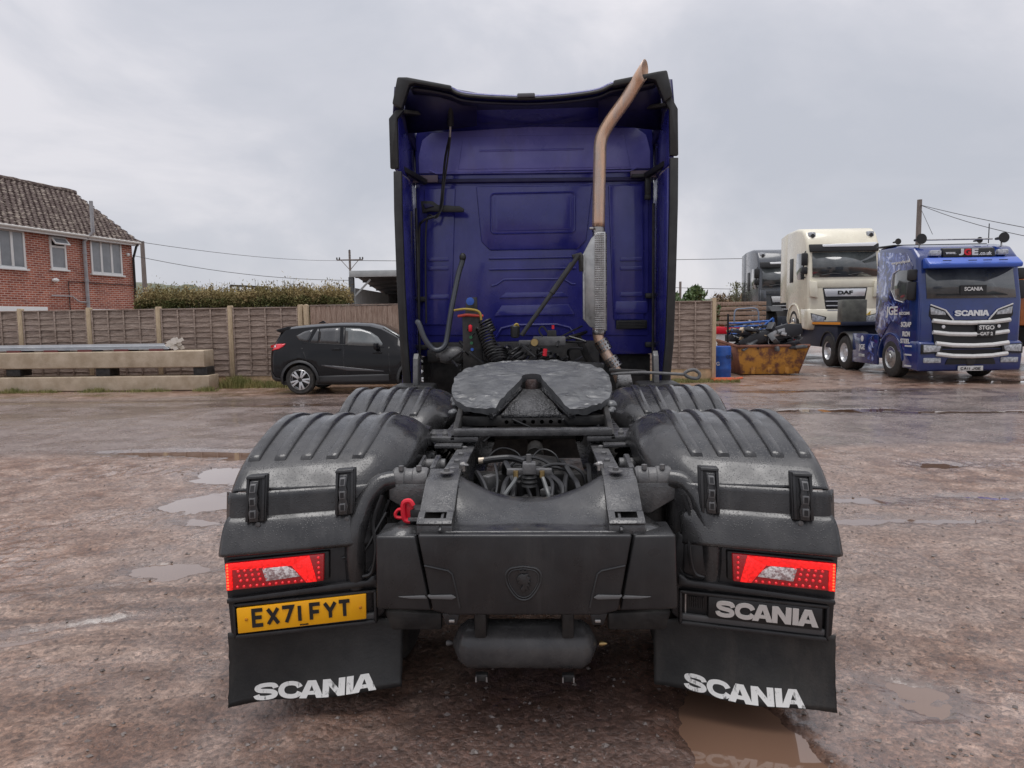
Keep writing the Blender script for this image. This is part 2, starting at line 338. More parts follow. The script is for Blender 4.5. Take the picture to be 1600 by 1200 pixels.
def ground_fields(X,Y):
    d=np.hypot(X,Y)
    und=.008*fbm(X*.55,Y*.55,3,5)+.007*fbm(X*2.1,Y*2.1,3,9)
    near=np.clip((16-Y)/10,0,1)
    road=np.clip((Y-(8.7+.35*fbm(X*.7,Y*.7,3,77)+.02*X))/.5,0,1)*np.clip((16.2-Y+.8*fbm(X*.5,Y*.2,3,3))/.9,0,1)
    road=np.clip(road,0,1)
    grit=.013*fbm(X*14,Y*14,3,21,.6)+.016*np.maximum(0,vn(X*9,Y*9,31)-.2)*2
    grit=grit*(1-.8*road)*(.35+.65*near)
    # wheel tracks running in from the left bottom, round to the truck
    ang=R(20); u=X*math.cos(ang)+Y*math.sin(ang); v=-X*math.sin(ang)+Y*math.cos(ang)
    v=v+.0*u
    tm=np.exp(-((v-4.6)/.55)**2)*np.clip((-.6-X)/.8,0,1)
    tr=tm*(.026*vn(u*.9,v*14,41)+.030*vn(u*.5,v*6,43))
    tm2=np.exp(-((v-3.5)/.5)**2)*np.clip((-.6-X)/.8,0,1)
    tr+=tm2*(.022*vn(u*.6,v*11,47)+.02*vn(u*.4,v*5,48))
    ang2=R(-35); u2=X*math.cos(ang2)+Y*math.sin(ang2); v2=-X*math.sin(ang2)+Y*math.cos(ang2)
    tm3=np.clip((X-1.6)/.8,0,1)*np.clip((8-Y)/2,0,1)
    tr+=tm3*.018*vn(u2*.8,v2*5,51)
    Z=und+grit+tr
    Z=np.maximum(Z,WZ+.009+.4*np.clip(Z,-.01,0))
    wet=np.zeros_like(X); edge=np.zeros_like(X)
    for cx,cy,rx,ry,a,dep in PUD:
        dx=X-cx;dy=Y-cy;p=(dx*math.cos(a)+dy*math.sin(a))/rx;q=(-dx*math.sin(a)+dy*math.cos(a))/ry
        rr=p*p+q*q+1.5*fbm(X*3.2+cx,Y*3.2,5,61,.62)+.35*vn(X*.9/rx+7,Y*.9/ry,5)
        k=np.exp(-np.maximum(rr,0)*1.1)
        Z=Z-dep*k; wet=np.maximum(wet,np.exp(-np.maximum(rr,0)*.35)); edge=np.maximum(edge,np.exp(-np.maximum(rr-1,0)*.5))
    patch=fbm(X*.8,Y*1.6,4,88)
    wet=np.clip(wet+.9*np.clip(patch*1.6,0,1)+.35*road,0,1)
    Z=np.where(d>40,0,Z)
    return Z,road,wet,np.clip(tm+.7*tm2+.3*tm3,0,1),edge
def geo(a,b,step,f):
    o=[];x=a;s=step
    while x<b: x+=s; s*=f; o.append(x)
    return o
xs=np.array([-v for v in geo(6.4,480,.05,1.09)][::-1]+list(np.arange(-6.4,7.6,.024))+geo(7.6,480,.05,1.09))
ys=np.array([-400,-150,-50,-15,-5,-1,0,1,1.5,1.9]+list(np.arange(2.1,7.5,.020))+list(np.arange(7.5,12.5,.034))+geo(12.5,26,.05,1.012)+geo(26.1,640,.4,1.12))
X,Y=np.meshgrid(xs,ys); Z,RO,WE,TR,ED=ground_fields(X,Y)
nx,ny=len(xs),len(ys)
me=bpy.data.meshes.new('ground'); me.vertices.add(nx*ny); me.vertices.foreach_set('co',np.stack([X,Y,Z],-1).astype(np.float32).ravel())
I=np.arange(nx*ny).reshape(ny,nx); q=np.stack([I[:-1,:-1],I[:-1,1:],I[1:,1:],I[1:,:-1]],-1).reshape(-1,4)
me.loops.add(q.size); me.loops.foreach_set('vertex_index',q.ravel().astype(np.int32)); me.polygons.add(len(q)); me.polygons.foreach_set('loop_start',np.arange(0,q.size,4).astype(np.int32))
me.update(calc_edges=True); me.validate(); me.shade_smooth()
for nm,arr in(('road',RO),('wet',WE),('track',TR),('edge',ED),('mud_shade',np.exp(-np.maximum(0,((X-.15)/1.35)**2+((Y-2.75)/1.0)**2+.9*fbm(X*2.2,Y*2.2,5,91)-.35)*1.3))):
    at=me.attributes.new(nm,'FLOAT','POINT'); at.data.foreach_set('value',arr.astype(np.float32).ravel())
gm=bpy.data.materials.new('wet_gravel'); gm.use_nodes=True; t=gm.node_tree; b=t.nodes['Principled BSDF']; N=t.nodes.new; L=t.links.new
tc=N('ShaderNodeTexCoord')
def noise(sc,det=6,ro=.6,co=None,mpv=None):
    n=N('ShaderNodeTexNoise'); n.inputs['Scale'].default_value=sc; n.inputs['Detail'].default_value=det; n.inputs['Roughness'].default_value=ro
    if mpv: m=N('ShaderNodeMapping'); m.inputs['Scale'].default_value=mpv; L(tc.outputs['Object'],m.inputs[0]); L(m.outputs[0],n.inputs[0])
    else: L(tc.outputs['Object'],n.inputs[0])
    return n.outputs[0]
def ramp(src,pts):
    r=N('ShaderNodeValToRGB'); c=r.color_ramp
    c.elements[0].position=pts[0][0]; c.elements[0].color=(*pts[0][1],1); c.elements[1].position=pts[-1][0]; c.elements[1].color=(*pts[-1][1],1)
    for p,q in pts[1:-1]: x=c.elements.new(p); x.color=(*q,1)
    L(src,r.inputs[0]); return r.outputs[0]
def attr(n): a=N('ShaderNodeAttribute'); a.attribute_name=n; return a.outputs['Fac']
def mixc(f,a,bb,mode='MIX'):
    m=N('ShaderNodeMix'); m.data_type='RGBA'; m.blend_type=mode
    if isinstance(f,float): m.inputs[0].default_value=f
    else: L(f,m.inputs[0])
    for i,s in((6,a),(7,bb)):
        if isinstance(s,tuple): m.inputs[i].default_value=(*s,1)
        else: L(s,m.inputs[i])
    return m.outputs[2]
def math2(op,a,bb,cl=False):
    m=N('ShaderNodeMath'); m.operation=op; m.use_clamp=cl
    for i,s in((0,a),(1,bb)):
        if isinstance(s,(int,float)): m.inputs[i].default_value=s
        else: L(s,m.inputs[i])
    return m.outputs[0]
big=noise(.55,6,.6); mid=noise(3.3,6,.65); fine=noise(38,5,.75); sp=noise(130,3,.7)
c=ramp(mid,[(.36,(.12,.056,.032)),(.5,(.22,.126,.084)),(.62,(.36,.25,.195))])
c=mixc(ramp(big,[(.42,(0,0,0)),(.60,(.75,.75,.75))]),c,(.275,.20,.165))
stk=noise(1,7,.72,mpv=(.55,5.5,1))
c=mixc(math2('MULTIPLY',attr('track'),.75,True),c,ramp(stk,[(.40,(.072,.036,.022)),(.52,(.21,.128,.090)),(.62,(.40,.29,.23))]))
c=mixc(math2('MULTIPLY',attr('road'),.7,True),c,ramp(mid,[(.3,(.165,.13,.12)),(.7,(.25,.215,.205))]))
c=mixc(math2('MULTIPLY',attr('mud_shade'),.85,True),c,(.085,.045,.034))  # dark wet mud, with the shade under the truck painted into its colour
# darker stones and pale chips
vo=N('ShaderNodeTexVoronoi'); vo.inputs['Scale'].default_value=46; L(tc.outputs['Object'],vo.inputs[0])
chip=ramp(vo.outputs['Color'],[(.0,(.22,.19,.18)),(.22,(.7,.68,.67)),(.5,(1,1,1)),(.97,(1.7,1.7,1.7))])
c=mixc(.75,c,chip,'MULTIPLY')
c=mixc(1.0,c,ramp(fine,[(.32,(.42,.40,.39)),(.5,(1,1,1)),(.7,(1.35,1.35,1.35))]),'MULTIPLY')
c=mixc(.6,c,ramp(sp,[(.3,(.55,.55,.55)),(.7,(1.35,1.35,1.35))]),'MULTIPLY')
dk=noise(7,5,.7); c=mixc(ramp(dk,[(.58,(0,0,0)),(.70,(.5,.5,.5))]),c,(.075,.045,.036))
# wetness darkens slightly and glosses
wetn=noise(1.6,6,.65)
wf=math2('ADD',math2('MULTIPLY',attr('wet'),.75),math2('MULTIPLY',math2('SUBTRACT',wetn,.42,True),2.2),True)
c=mixc(ramp(attr('edge'),[(.25,(0,0,0)),(.8,(.62,.62,.62))]),c,(.09,.055,.042))
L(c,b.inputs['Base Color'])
mr=N('ShaderNodeMapRange'); L(wf,mr.inputs[0]); mr.inputs[1].default_value=0; mr.inputs[2].default_value=1; mr.inputs[3].default_value=.46; mr.inputs[4].default_value=.07; L(mr.outputs[0],b.inputs['Roughness'])
b.inputs['Specular IOR Level'].default_value=.8; b.inputs['Coat Roughness'].default_value=.12; L(math2('MULTIPLY',wf,.8,True),b.inputs['Coat Weight'])
ht=math2('ADD',math2('MULTIPLY',fine,1.0),math2('MULTIPLY',sp,.45)); ht=math2('SUBTRACT',ht,math2('MULTIPLY',vo.outputs['Distance'],.5))
bp=N('ShaderNodeBump'); bp.inputs['Distance'].default_value=.02
bm_=N('ShaderNodeMapRange'); L(attr('wet'),bm_.inputs[0]); bm_.inputs[3].default_value=.7; bm_.inputs[4].default_value=.22; L(bm_.outputs[0],bp.inputs['Strength']); L(ht,bp.inputs['Height']); L(bp.outputs[0],b.inputs['Normal'])
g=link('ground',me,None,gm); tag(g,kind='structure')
# muddy water lying in the hollows (one sheet per puddle, ground rises through it at the shore)
wm=bpy.data.materials.new('muddy_water'); wm.use_nodes=True; t=wm.node_tree; b=t.nodes['Principled BSDF']
b.inputs['Base Color'].default_value=(.17,.10,.068,1); b.inputs['Roughness'].default_value=.04; b.inputs['IOR'].default_value=1.33; b.inputs['Specular IOR Level'].default_value=.6; b.inputs['Coat Weight'].default_value=.9; b.inputs['Coat Roughness'].default_value=.02
nz=t.nodes.new('ShaderNodeTexNoise'); nz.inputs['Scale'].default_value=14; bpn=t.nodes.new('ShaderNodeBump'); bpn.inputs['Strength'].default_value=.04; t.links.new(nz.outputs[0],bpn.inputs['Height']); t.links.new(bpn.outputs[0],b.inputs['Normal'])
for i,(cx,cy,rx,ry,a,dep) in enumerate(PUD):
    n=28; mb=MB(); k=2.0
    ca,sa=math.cos(a),math.sin(a)
    vs=[(cx+k*(rx*math.cos(2*math.pi*j/n)*ca-ry*math.sin(2*math.pi*j/n)*sa),cy+k*(rx*math.cos(2*math.pi*j/n)*sa+ry*math.sin(2*math.pi*j/n)*ca),WZ+i*.0001) for j in range(n)]
    mb.add(vs,[tuple(range(n))]); o=mb.build('puddle',wm,smooth=0); tag(o,kind='structure')
# loose stones
mb=MB(); cnt=0
stn=mat('loose_stone',(.11,.09,.082),.5,col2=(.19,.16,.145),ns=2.5,lo=.4,hi=.6)
pts=[]
while len(pts)<9000:
    y=2.3+rng.random()**1.6*9; x=rng.uniform(-.95,.95)*y*.85+.1
    pts.append((x,y))
pa=np.array(pts); hz=ground_fields(pa[:,0],pa[:,1])
for k,(x,y) in enumerate(pts):
    if hz[0][k]<WZ+.004: continue
    if hz[1][k]>.5 and rng.random()<.7: continue
    r=.003+.013*rng.random()**5
    z=hz[0][k]; vs=[]
    base=[(1,0,.2),(.1,1,.1),(-1,.1,.2),(0,-1,.1),(.1,.1,.8),(0,0,-.5)]; a=rng.random()*6.28
    for bx,by,bz in base:
        bx*=rng.uniform(.7,1.3);by*=rng.uniform(.6,1.1); vs.append((x+r*(bx*math.cos(a)-by*math.sin(a)),y+r*(bx*math.sin(a)+by*math.cos(a)),z+r*bz*rng.uniform(.6,1.1)))
    mb.add(vs,[(0,1,4),(1,2,4),(2,3,4),(3,0,4),(1,0,5),(2,1,5),(3,2,5),(0,3,5)])
tag(mb.build('gravel',stn,smooth=0),'small loose stones scattered over the wet yard','gravel',kind='stuff')
# ================= main tractor unit
TX=-.045
T=thing('tractor_unit',(TX,0,0),'dark blue tractor unit in the foreground, seen from behind, tall tan exhaust, black mudguards','lorry')
def Lp(px,py,Y): v=P(px,py,Y); v.x-=TX; return v
# ---- cab
YW=6.85
def wp(px,py,Y=YW): v=Lp(px,py,Y); return (v.x,v.z)
cabpoly=[(-1.13,1.30)]+[(-1.13,3.30),(-1.11,3.44),(-1.05,3.52),(-.93,3.56)]+[(.93,3.56),(1.05,3.52),(1.11,3.44),(1.13,3.30),(1.13,1.30)]
cab=MB().prism(cabpoly,'y',YW,9.05).build('cab',BLUE,T,bevel=.04)
# side floor pieces of cab rear, below wall, leaving the centre tunnel open
def emb(name,pts,th=.014,mt=BLUE,bev=.009,y=YW): return MB().prism(pts,'y',y-th,y+.01).build(name,mt,cab,bevel=bev,seg=2)
def rr(x0,y0,x1,y1,r=.03):
    a=wp(x0,y1);b=wp(x1,y0); return rrect(a[0],a[1],b[0],b[1],r)
# upper roof wall (faded)
a=wp(655,272);b=wp(1016,199)
up=[(a[0],a[1]),(b[0],a[1]),(b[0],b[1]-.22),(b[0]-.04,b[1]-.07),(b[0]-.13,b[1]-.005),(0,b[1]+.03),(a[0]+.13,b[1]-.005),(a[0]+.04,b[1]-.07),(a[0],b[1]-.22)]
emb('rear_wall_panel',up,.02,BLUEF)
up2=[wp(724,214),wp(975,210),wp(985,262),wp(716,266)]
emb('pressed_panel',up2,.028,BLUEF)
def bead(pts,r=.009,mt=BLUEF if False else BLUE,y=YW-.014,name='pressed_rib',n=6):
    p=[(q[0],y,q[1]) for q in pts]; return MB().tube(p,r*.8,n,flat=1.0).build(name,mt,cab)
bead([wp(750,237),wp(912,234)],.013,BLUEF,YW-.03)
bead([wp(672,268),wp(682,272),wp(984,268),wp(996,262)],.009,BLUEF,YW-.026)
# seam channel between roof and body
MB().prism([wp(650,281),wp(1020,277),wp(1020,283),wp(650,287)],'y',YW-.035,YW+.02).build('seam_channel',BLUED,cab,bevel=.006)
# lower wall
lw=[wp(655,524),wp(1013,524),wp(1013,287),wp(655,290)]
emb('rear_wall_panel',lw,.016,BLUE)
for q in ([wp(660,508),wp(706,508),wp(712,295),wp(664,295)],[wp(958,500),wp(1006,500),wp(1004,290),wp(950,290)]):
    emb('pressed_panel',q,.036,BLUEF if False else BLUE,.014)
emb('pressed_panel',[wp(766,392),wp(752,378),wp(744,292),wp(926,290),wp(916,376),wp(902,390)],.032,BLUE,.016)
ring=rr(768,301,898,366,.035)
pts=[(p[0],YW-.034,p[1]) for p in ring]; MB().tube(pts+[pts[0]],.009,6).build('blank_window_rib',BLUE,cab)
emb('blank_window',rrect(*wp(774,362),*wp(892,304),.03),.037,BLUE,.006)
for y in(400,417): emb('pressed_rib',rrect(*wp(764,y+6),*wp(900,y),.01),.034,BLUE,.008)
bead([wp(768,447),wp(776,445),wp(788,437),wp(880,436),wp(893,444),wp(899,444)],.014,BLUE,YW-.016)
emb('pressed_rib',[wp(780,466),wp(888,464),wp(880,456),wp(790,457)],.034,BLUE,.008)
emb('pressed_rib',[wp(772,494),wp(898,492),wp(888,475),wp(784,477)],.034,BLUE,.010)
for xa,xb in((670,702),(968,1003)):
    for y in(402,416): emb('pressed_rib',rrect(*wp(xa,y+7),*wp(xb,y),.008),.046,BLUE,.006)
emb('pressed_rib',rrect(*wp(670,468),*wp(702,460),.008),.046,BLUE,.006); emb('pressed_rib',rrect(*wp(968,464),*wp(1003,456),.008),.046,BLUE,.006)
emb('pressed_panel',rrect(*wp(960,490),*wp(1011,470),.02),.046,BLUE,.008)
emb('air_vent',rrect(*wp(962,514),*wp(1010,500),.008),.05,BLK2,.004)
for i in range(5): MB().box((wp(986,502+i*2.6)[0],YW-.055,wp(986,502.5+i*2.4)[1]),(.25,.012,.006)).build('vent_slat',BLK,cab)
bead([wp(775,527),wp(784,513),wp(805,508),wp(870,507),wp(890,512),wp(898,525)],.016,BLUE,YW-.02)
# cab bottom / tunnel darkness and side lower walls
MB().prism([(-1.12,.62),(-.62,.62),(-.62,1.32),(-1.12,1.32)],'y',7.0,9.0).build('cab_floor',CHD,T); MB().prism([(1.12,.62),(.62,.62),(.62,1.32),(1.12,1.32)],'y',7.0,9.0).build('cab_floor',CHD,T)
MB().box((0,7.9,1.05),(1.3,1.4,.8)).build('engine',CHD,T,bevel=.08)
# cab front (for other viewpoints)
MB().prism([(9.05,.35),(9.25,.35),(9.3,1.2),(9.25,2.0),(9.05,3.2)],'x',-1.2,1.2).build('front_panel',BLUE,T,bevel=.06)
MB().prism([(9.258,2.1),(9.27,2.1),(9.13,2.9),(9.118,2.9)],'x',-1.1,1.1).build('windscreen',mat('dark_glass',(.015,.017,.02),.06,coat=1),T)
# ---- roof air deflector: thick shell, hollow at the rear
YR=6.22
edge=[(640,126),(672,130),(703,137),(715,143),(735,147),(780,150),(830,151),(880,148),(925,142),(943,137),(958,130),(1000,123),(1028,116)]
E3=cat([Lp(x,y,YR) for x,y in edge],3)
def roof_top(u,v,off=0):
    f=u*(len(E3)-1); i=min(int(f),len(E3)-2); p=E3[i].lerp(E3[i+1],f-i)
    z=p.z-off+(.0 if v==0 else 0); 
    return Vector((p.x*(1-.06*v),YR+v*2.75,z-.55*v**1.6-off*.2*v))
MB().grid(lambda u,v:roof_top(u,v),40,12).build('roof_deflector',BLUE,T,solid=.03)
def under(u,v):
    f=u*(len(E3)-1); i=min(int(f),len(E3)-2); p=E3[i].lerp(E3[i+1],f-i)
    z0=p.z-.05; z1=3.565; w=v**.8
    return Vector((p.x*(1-.05*v),YR+.03+v*.72,z0*(1-w)+z1*w))
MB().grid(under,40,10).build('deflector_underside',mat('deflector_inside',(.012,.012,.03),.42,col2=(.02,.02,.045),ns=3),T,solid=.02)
# black edge trim along the roof edge
MB().tube([p+Vector((0,-.01,-.018)) for p in E3],.016,8).build('edge_trim',BLK2,T)
MB().box(Lp(822,149,YR-.03),(.15,.03,.035)).build('trim_clip',mat('grey_trim',(.10,.10,.11),.4),T,bevel=.01)
MB().box(Lp(820,154,YR+.0),(.10,.03,.012)).build('trim_clip',BLK2,T,bevel=.004)
# bow corners
for s,pp in((-1,[(621,121),(636,121),(706,134),(706,142),(648,131),(640,133),(628,171),(613,163)]),(1,[(1042,110),(1028,112),(958,126),(958,136),(1012,124),(1024,126),(1038,160),(1051,150)])):
    q=[ (Lp(x,y,6.18).x,Lp(x,y,6.18).z) for x,y in pp]
    MB().prism(q,'y',6.16,6.24).build('corner_trim',BLK2,T,bevel=.014)
    # inner faces of the roof corner, blue, running forward
    x0=s*1.17; 
    MB().add([(s*1.19,6.26,3.44),(s*1.17,6.26,3.66),(s*1.10,8.9,3.1),(s*1.10,8.9,2.9),(s*1.12,6.9,3.25)],[(0,1,2,3,4)]).build('roof_side_panel',BLUED,T,solid=.03)
    for k in range(4):
        MB().beam((s*(1.175-.012*k),6.32+.1*k,3.66-.05*k),(s*(1.175-.012*k),6.62,3.66-.05*k-.02),.012,.018).build('pressed_rib',BLUED,T)
    cp=[(632,130),(700,138),(745,146),(745,196),(652,207),(634,207)] if s<0 else [(1032,122),(1000,126),(935,140),(935,192),(1018,202),(1034,202)]
    q=[(Lp(x,y,6.6 if y>150 else 6.3).x,6.6 if y>150 else 6.3,Lp(x,y,6.6 if y>150 else 6.3).z) for x,y in cp]
    MB().add(q,[(0,1,2,3,4,5)]).build('deflector_corner',BLUED,T,solid=.02)
# side deflectors
def sidepanel(s,z0,z1,xr=1.190,name='side_deflector',y0=6.27,flare=0):
    pts=[(s*(xr),y0),(s*(xr-.01),y0+.35),(s*1.165,6.98),(s*1.135,6.98),(s*(xr-.06),y0+.33),(s*(xr-.045),y0)]
    o=MB().prism(pts,'z',z0,z1).build(name,BLUE,T,bevel=.008)
    return o
def trimstrip(s,zz,xs_,y=6.25,w=.058,d=.05):
    """black rubber lip following the rear edge; zz/xs_ are matching heights and half-widths"""
    k_=.045
    o_=[(s*(x-k_+.012),z) for x,z in zip(xs_,zz)]; i_=[(s*(x-k_-w),z) for x,z in zip(xs_,zz)]
    mb=MB().prism(o_+i_[::-1],'y',y-d,y)
    return mb.build('rubber_edge',BLK2,T,bevel=.006)
for s in(-1,1):
    sidepanel(s,1.0,2.93); sidepanel(s,2.96,3.44,1.205)
    # rubber edges
    if s<0:
        trimstrip(s,[1.02,1.45,2.0,2.6,2.94],[1.20,1.222,1.235,1.240,1.235]); trimstrip(s,[2.965,3.38,3.45],[1.262,1.262,1.20])
    else:
        trimstrip(s,[1.05,1.45,2.0,2.6,3.0],[1.20,1.235,1.25,1.262,1.262]); trimstrip(s,[3.02,3.40,3.50],[1.262,1.255,1.20])
    # brackets holding the deflectors
    for z in (1.86,1.40):
        MB().box((s*1.12,6.80,z),(.16,.05,.05)).build('deflector_bracket',BLK2,T,bevel=.01)
    MB().beam((s*1.20,6.40,3.02),(s*1.02,6.80,2.955),.05,.05).build('deflector_bracket',BLK2,T,bevel=.01)
    MB().box((s*1.02,6.80,2.985),(.24,.02,.07)).build('bracket_plate',mat('bracket_tint',S(120,105,120,.6),.4,metal=.4),T,bevel=.006)
    # vertical rods, dark channel beside the cab wall
    MB().span((s*1.135,6.84,1.1),(s*1.175,6.9,3.4)).build('corner_channel',BLUED,T)
    MB().tube([(s*1.10,6.70,1.3),(s*1.10,6.70,2.7)],.013,6).build('bracing_rod',CHD,T)
    MB().beam((s*1.18,6.32,3.47),(s*.78,6.74,3.53),.07,.035).build('roof_stay',CHD,T,bevel=.01)
# right hinge bits
MB().span(Lp(986,279,6.78),Lp(1012,271,6.74)).build('hinge',BLK2,T,bevel=.01); MB().span(Lp(1007,305,6.78),Lp(1018,274,6.74)).build('hinge',BLK2,T,bevel=.01); MB().box(Lp(1012,308,6.76),(.06,.04,.05)).build('hinge',BLK2,T,bevel=.01)
# left gas strut and cables
MB().cyl(Lp(704,150,6.4),Lp(704,196,6.55),.028,10).build('gas_strut',BLK,T); MB().cyl(Lp(704,190,6.55),Lp(703,214,6.6),.012,8).build('strut_rod',STEEL,T)
MB().tube(cat([Lp(703,212,6.6),Lp(696,245,6.68),Lp(692,285,6.7),Lp(689,318,6.7),Lp(684,336,6.68),Lp(660,346,6.66),Lp(655,370,6.7),Lp(655,500,6.7)],5),.012,6).build('cable',HOSE,T)
MB().tube(cat([Lp(704,214,6.6),Lp(700,245,6.66),Lp(694,290,6.7),Lp(691,322,6.68),Lp(682,340,6.66),Lp(666,350,6.7),Lp(666,505,6.7)],5),.009,6).build('cable',HOSE,T)
MB().tube([Lp(642,330,6.6),Lp(642,540,6.6)],.014,6).build('bracing_rod',CHD,T)
def py_poly(pp,y0,y1,name,mt,bev=.006): 
    q=[(Lp(x,y,y0).x,Lp(x,y,y0).z) for x,y in pp]; return MB().prism(q,'y',y0,y1).build(name,mt,T,bevel=bev)
py_poly([(657,314),(676,314),(684,320),(718,322),(725,326),(724,331),(690,331),(672,330),(660,333)],6.72,6.76,'cable_bracket',BLK2)
py_poly([(661,318),(672,318),(678,322),(664,326)],6.70,6.73,'bracket_recess',BLUED)
# handles : long tube left, rod right
MB().tube(cat([Lp(723,402,6.3),Lp(722,410,6.3),Lp(716,430,6.28),Lp(706,480,6.2),Lp(699,525,6.15),Lp(695,540,6.12),Lp(686,547,6.1),Lp(676,545,6.1),Lp(664,530,6.1),Lp(655,507,6.12),Lp(652,503,6.14)],5),.024,10).build('support_tube',mat('dull_grey_tube',(.06,.065,.075),.4,metal=.3),T)
MB().ball(Lp(723,402,6.3),.03,8,(1,1,1.3)).build('tube_end',BLK2,T)
MB().cyl(Lp(905,398,6.05),Lp(815,524,5.95),.019,10).build('exhaust_stay',BLK2,T); MB().cyl(Lp(894,412,6.05),Lp(862,458,6.0),.024,10).build('exhaust_stay',BLK,T)
py_poly([(893,398),(908,394),(912,399),(912,424),(905,424),(904,404),(896,405)],6.08,6.12,'stay_bracket',CHD)
# ---- exhaust
YE=6.25
ex=cat([Lp(935,355,YE),Lp(936,300,YE),Lp(937,255,YE),Lp(938,225,YE),Lp(943,208,YE),Lp(956,186,YE-.02),Lp(975,160,YE-.04),Lp(992,133,YE-.06),Lp(999,122,YE-.08)],5)
def pipe_open(pts,r,n=24,cut=None):
    mb=MB(); mb.tube(pts,r,n,caps=False); 
    return mb
mb=pipe_open(ex,.055)
# slash-cut end: stretch the last ring along the pipe
k=len(ex); d=(ex[-1]-ex[-2]).normalized()
for j in range(24):
    i=(k-1)*24+j; v=Vector(mb.v[i]); c=v-ex[-1]; w=c.dot(Vector((-.75,.60,.1)))/.052*.075; mb.v[i]=tuple(v+d*(w+.078))
xp=mb.build('exhaust_stack',RUSTY,T,smooth=50); md=xp.modifiers.new('solid','SOLIDIFY'); md.thickness=.004; md.offset=-1
MB().lathe([(.056,0),(.056,.03)],Lp(935,362,YE),'z',24).build('exhaust_clamp',STEEL,T); MB().lathe([(.050,-.06),(.050,.06)],Lp(935,360,YE),'z',24).build('exhaust_collar',STEEL,T)
MB().box(Lp(924,357,YE-.05),(.035,.04,.02)).build('clamp_bolt',STEEL,T,bevel=.004)
# heat shield : flat plate + perforated curved face
py_poly([(911,397),(924,372),(934,362),(946,362),(946,516),(938,516),(922,511),(911,498)],YE-.10,YE-.085,'heat_shield',GALV,.004)
py_poly([(910.5,397),(913,396),(914,502),(911,498)],YE-.13,YE-.08,'heat_shield_flange',GALV,.003)
x0=Lp(929,365,YE-.11).x; x1=Lp(950,365,YE-.11).x; zt=Lp(940,364,YE-.11).z; zb=Lp(940,517,YE-.11).z
mb=MB(); nxh,nzh=7,44; dz=(zt-zb)/nzh
for i in range(nxh):
    for j in range(nzh):
        off=.5 if i%2 else 0
        def pt(u,w):
            t=(i+u)/nxh; a=(t-.1)*R(95); x=x0+(x1-x0)*(t if t<.5 else .5+(math.sin((t-.5)*2.2)*.46)); y=YE-.112+.075*max(0,t-.35)**1.6
            return (x,y,zb+(j+w)*dz)
        cor=[pt(0,0),pt(.5,0),pt(1,0),pt(1,.5),pt(1,1),pt(.5,1),pt(0,1),pt(0,.5)]
        h=[pt(.5+.33*math.cos(a),.5+.33*math.sin(a)) for a in [R(225+45*q) for q in range(8)]]
        mb.add(cor+h,[(q,(q+1)%8,8+(q+1)%8,8+q) for q in range(8)])
o=mb.build('perforated_guard',STEEL,T,smooth=60); md=o.modifiers.new('solid','SOLIDIFY'); md.thickness=.004
MB().lathe([(.055,0),(.055,zt-zb-.06)],(Lp(938,515,YE).x,YE-.0,zb+.03),'z',24).build('silencer_pipe',mat('dark_steel',(.06,.055,.05),.5,metal=.6),T)
lowp=cat([Lp(934,512,YE),Lp(935,525,YE),Lp(940,540,YE-.01),Lp(950,558,YE-.02),Lp(962,578,YE-.03),Lp(972,600,YE-.03)],5)
MB().tube(lowp,.048,20).build('lower_exhaust_pipe',RUSTY,T,smooth=60)
MB().lathe([(.056,0),(.06,.01),(.06,.035),(.056,.045)],Lp(936,523,YE),'z',20).build('exhaust_clamp',STEEL,T)
for a,b_ in((3.1,4.3),):
    pass
def sleeve(p0,p1,r=.062):
    p0=Vector(p0);p1=Vector(p1);d=(p1-p0);L_=d.length;z=d.normalized();x=z.orthogonal().normalized();y=z.cross(x); mb=MB(); na,nz_=14,3
    for i in range(na):
        for j in range(nz_):
            def pt(u,w):
                a=2*math.pi*(i+u)/na; return p0+z*(L_*(j+w)/nz_)+(x*math.cos(a)+y*math.sin(a))*r
            cor=[pt(0,0),pt(.5,0),pt(1,0),pt(1,.5),pt(1,1),pt(.5,1),pt(0,1),pt(0,.5)]; h=[pt(.5+.3*math.cos(q),.5+.3*math.sin(q)) for q in [R(225+45*q) for q in range(8)]]
            mb.add(cor+h,[(q,(q+1)%8,8+(q+1)%8,8+q) for q in range(8)])
    mb.build('perforated_sleeve',STEEL,T,smooth=60)
sleeve(Lp(938,532,YE-.01),Lp(947,548,YE-.02)); sleeve(Lp(953,559,YE-.02),Lp(963,574,YE-.03))
MB().prism([(Lp(x,y,6.0).x,Lp(x,y,6.0).z) for x,y in((965,585),(985,584),(990,606),(962,606))],'y',5.98,6.02).build('exhaust_heat_plate',STEEL,T,bevel=.004)
# ---- catwalk clutter behind the cab
py_poly([(728,466),(745,464),(746,490),(752,500),(752,506),(724,506),(727,488)],6.1,6.14,'connector_board',CHD)
py_poly([(722,490),(752,488),(754,575),(724,577)],5.98,6.04,'connector_board',CHD)
MB().lathe([(.028,0),(.034,.01),(.034,.03),(.0002,.034)],(0,0,0),'y',16,Matrix.Translation(Lp(735,471,6.06))@Matrix.Rotation(R(180),4,'X')).build('socket_cap',BLUP,T)
MB().tube([Lp(716,494,6.0),Lp(730,492,5.96),Lp(755,494,5.96)],.012,8).build('pipe_run',mat('orange_red',(.5,.05,.03),.4),T)
MB().tube(cat([Lp(710,485,6.0),Lp(728,483,5.95),Lp(748,487,5.95),Lp(752,500,5.95)],5),.010,8).build('pipe_run',YEL,T)
MB().box(Lp(735,513,5.93),(.03,.04,.06)).build('coupling_red',REDP,T,bevel=.012)
for i,y in enumerate((527,536,546)):
    MB().lathe([(.013,-.02),(.014,0),(.009,.02)],Lp(736+i,y,5.94),'y',12).build('coupling',mat('coupling_green',(.02,.12,.05),.4) if i==0 else MATS['coupling_green'] if i==1 else BLUP,T)
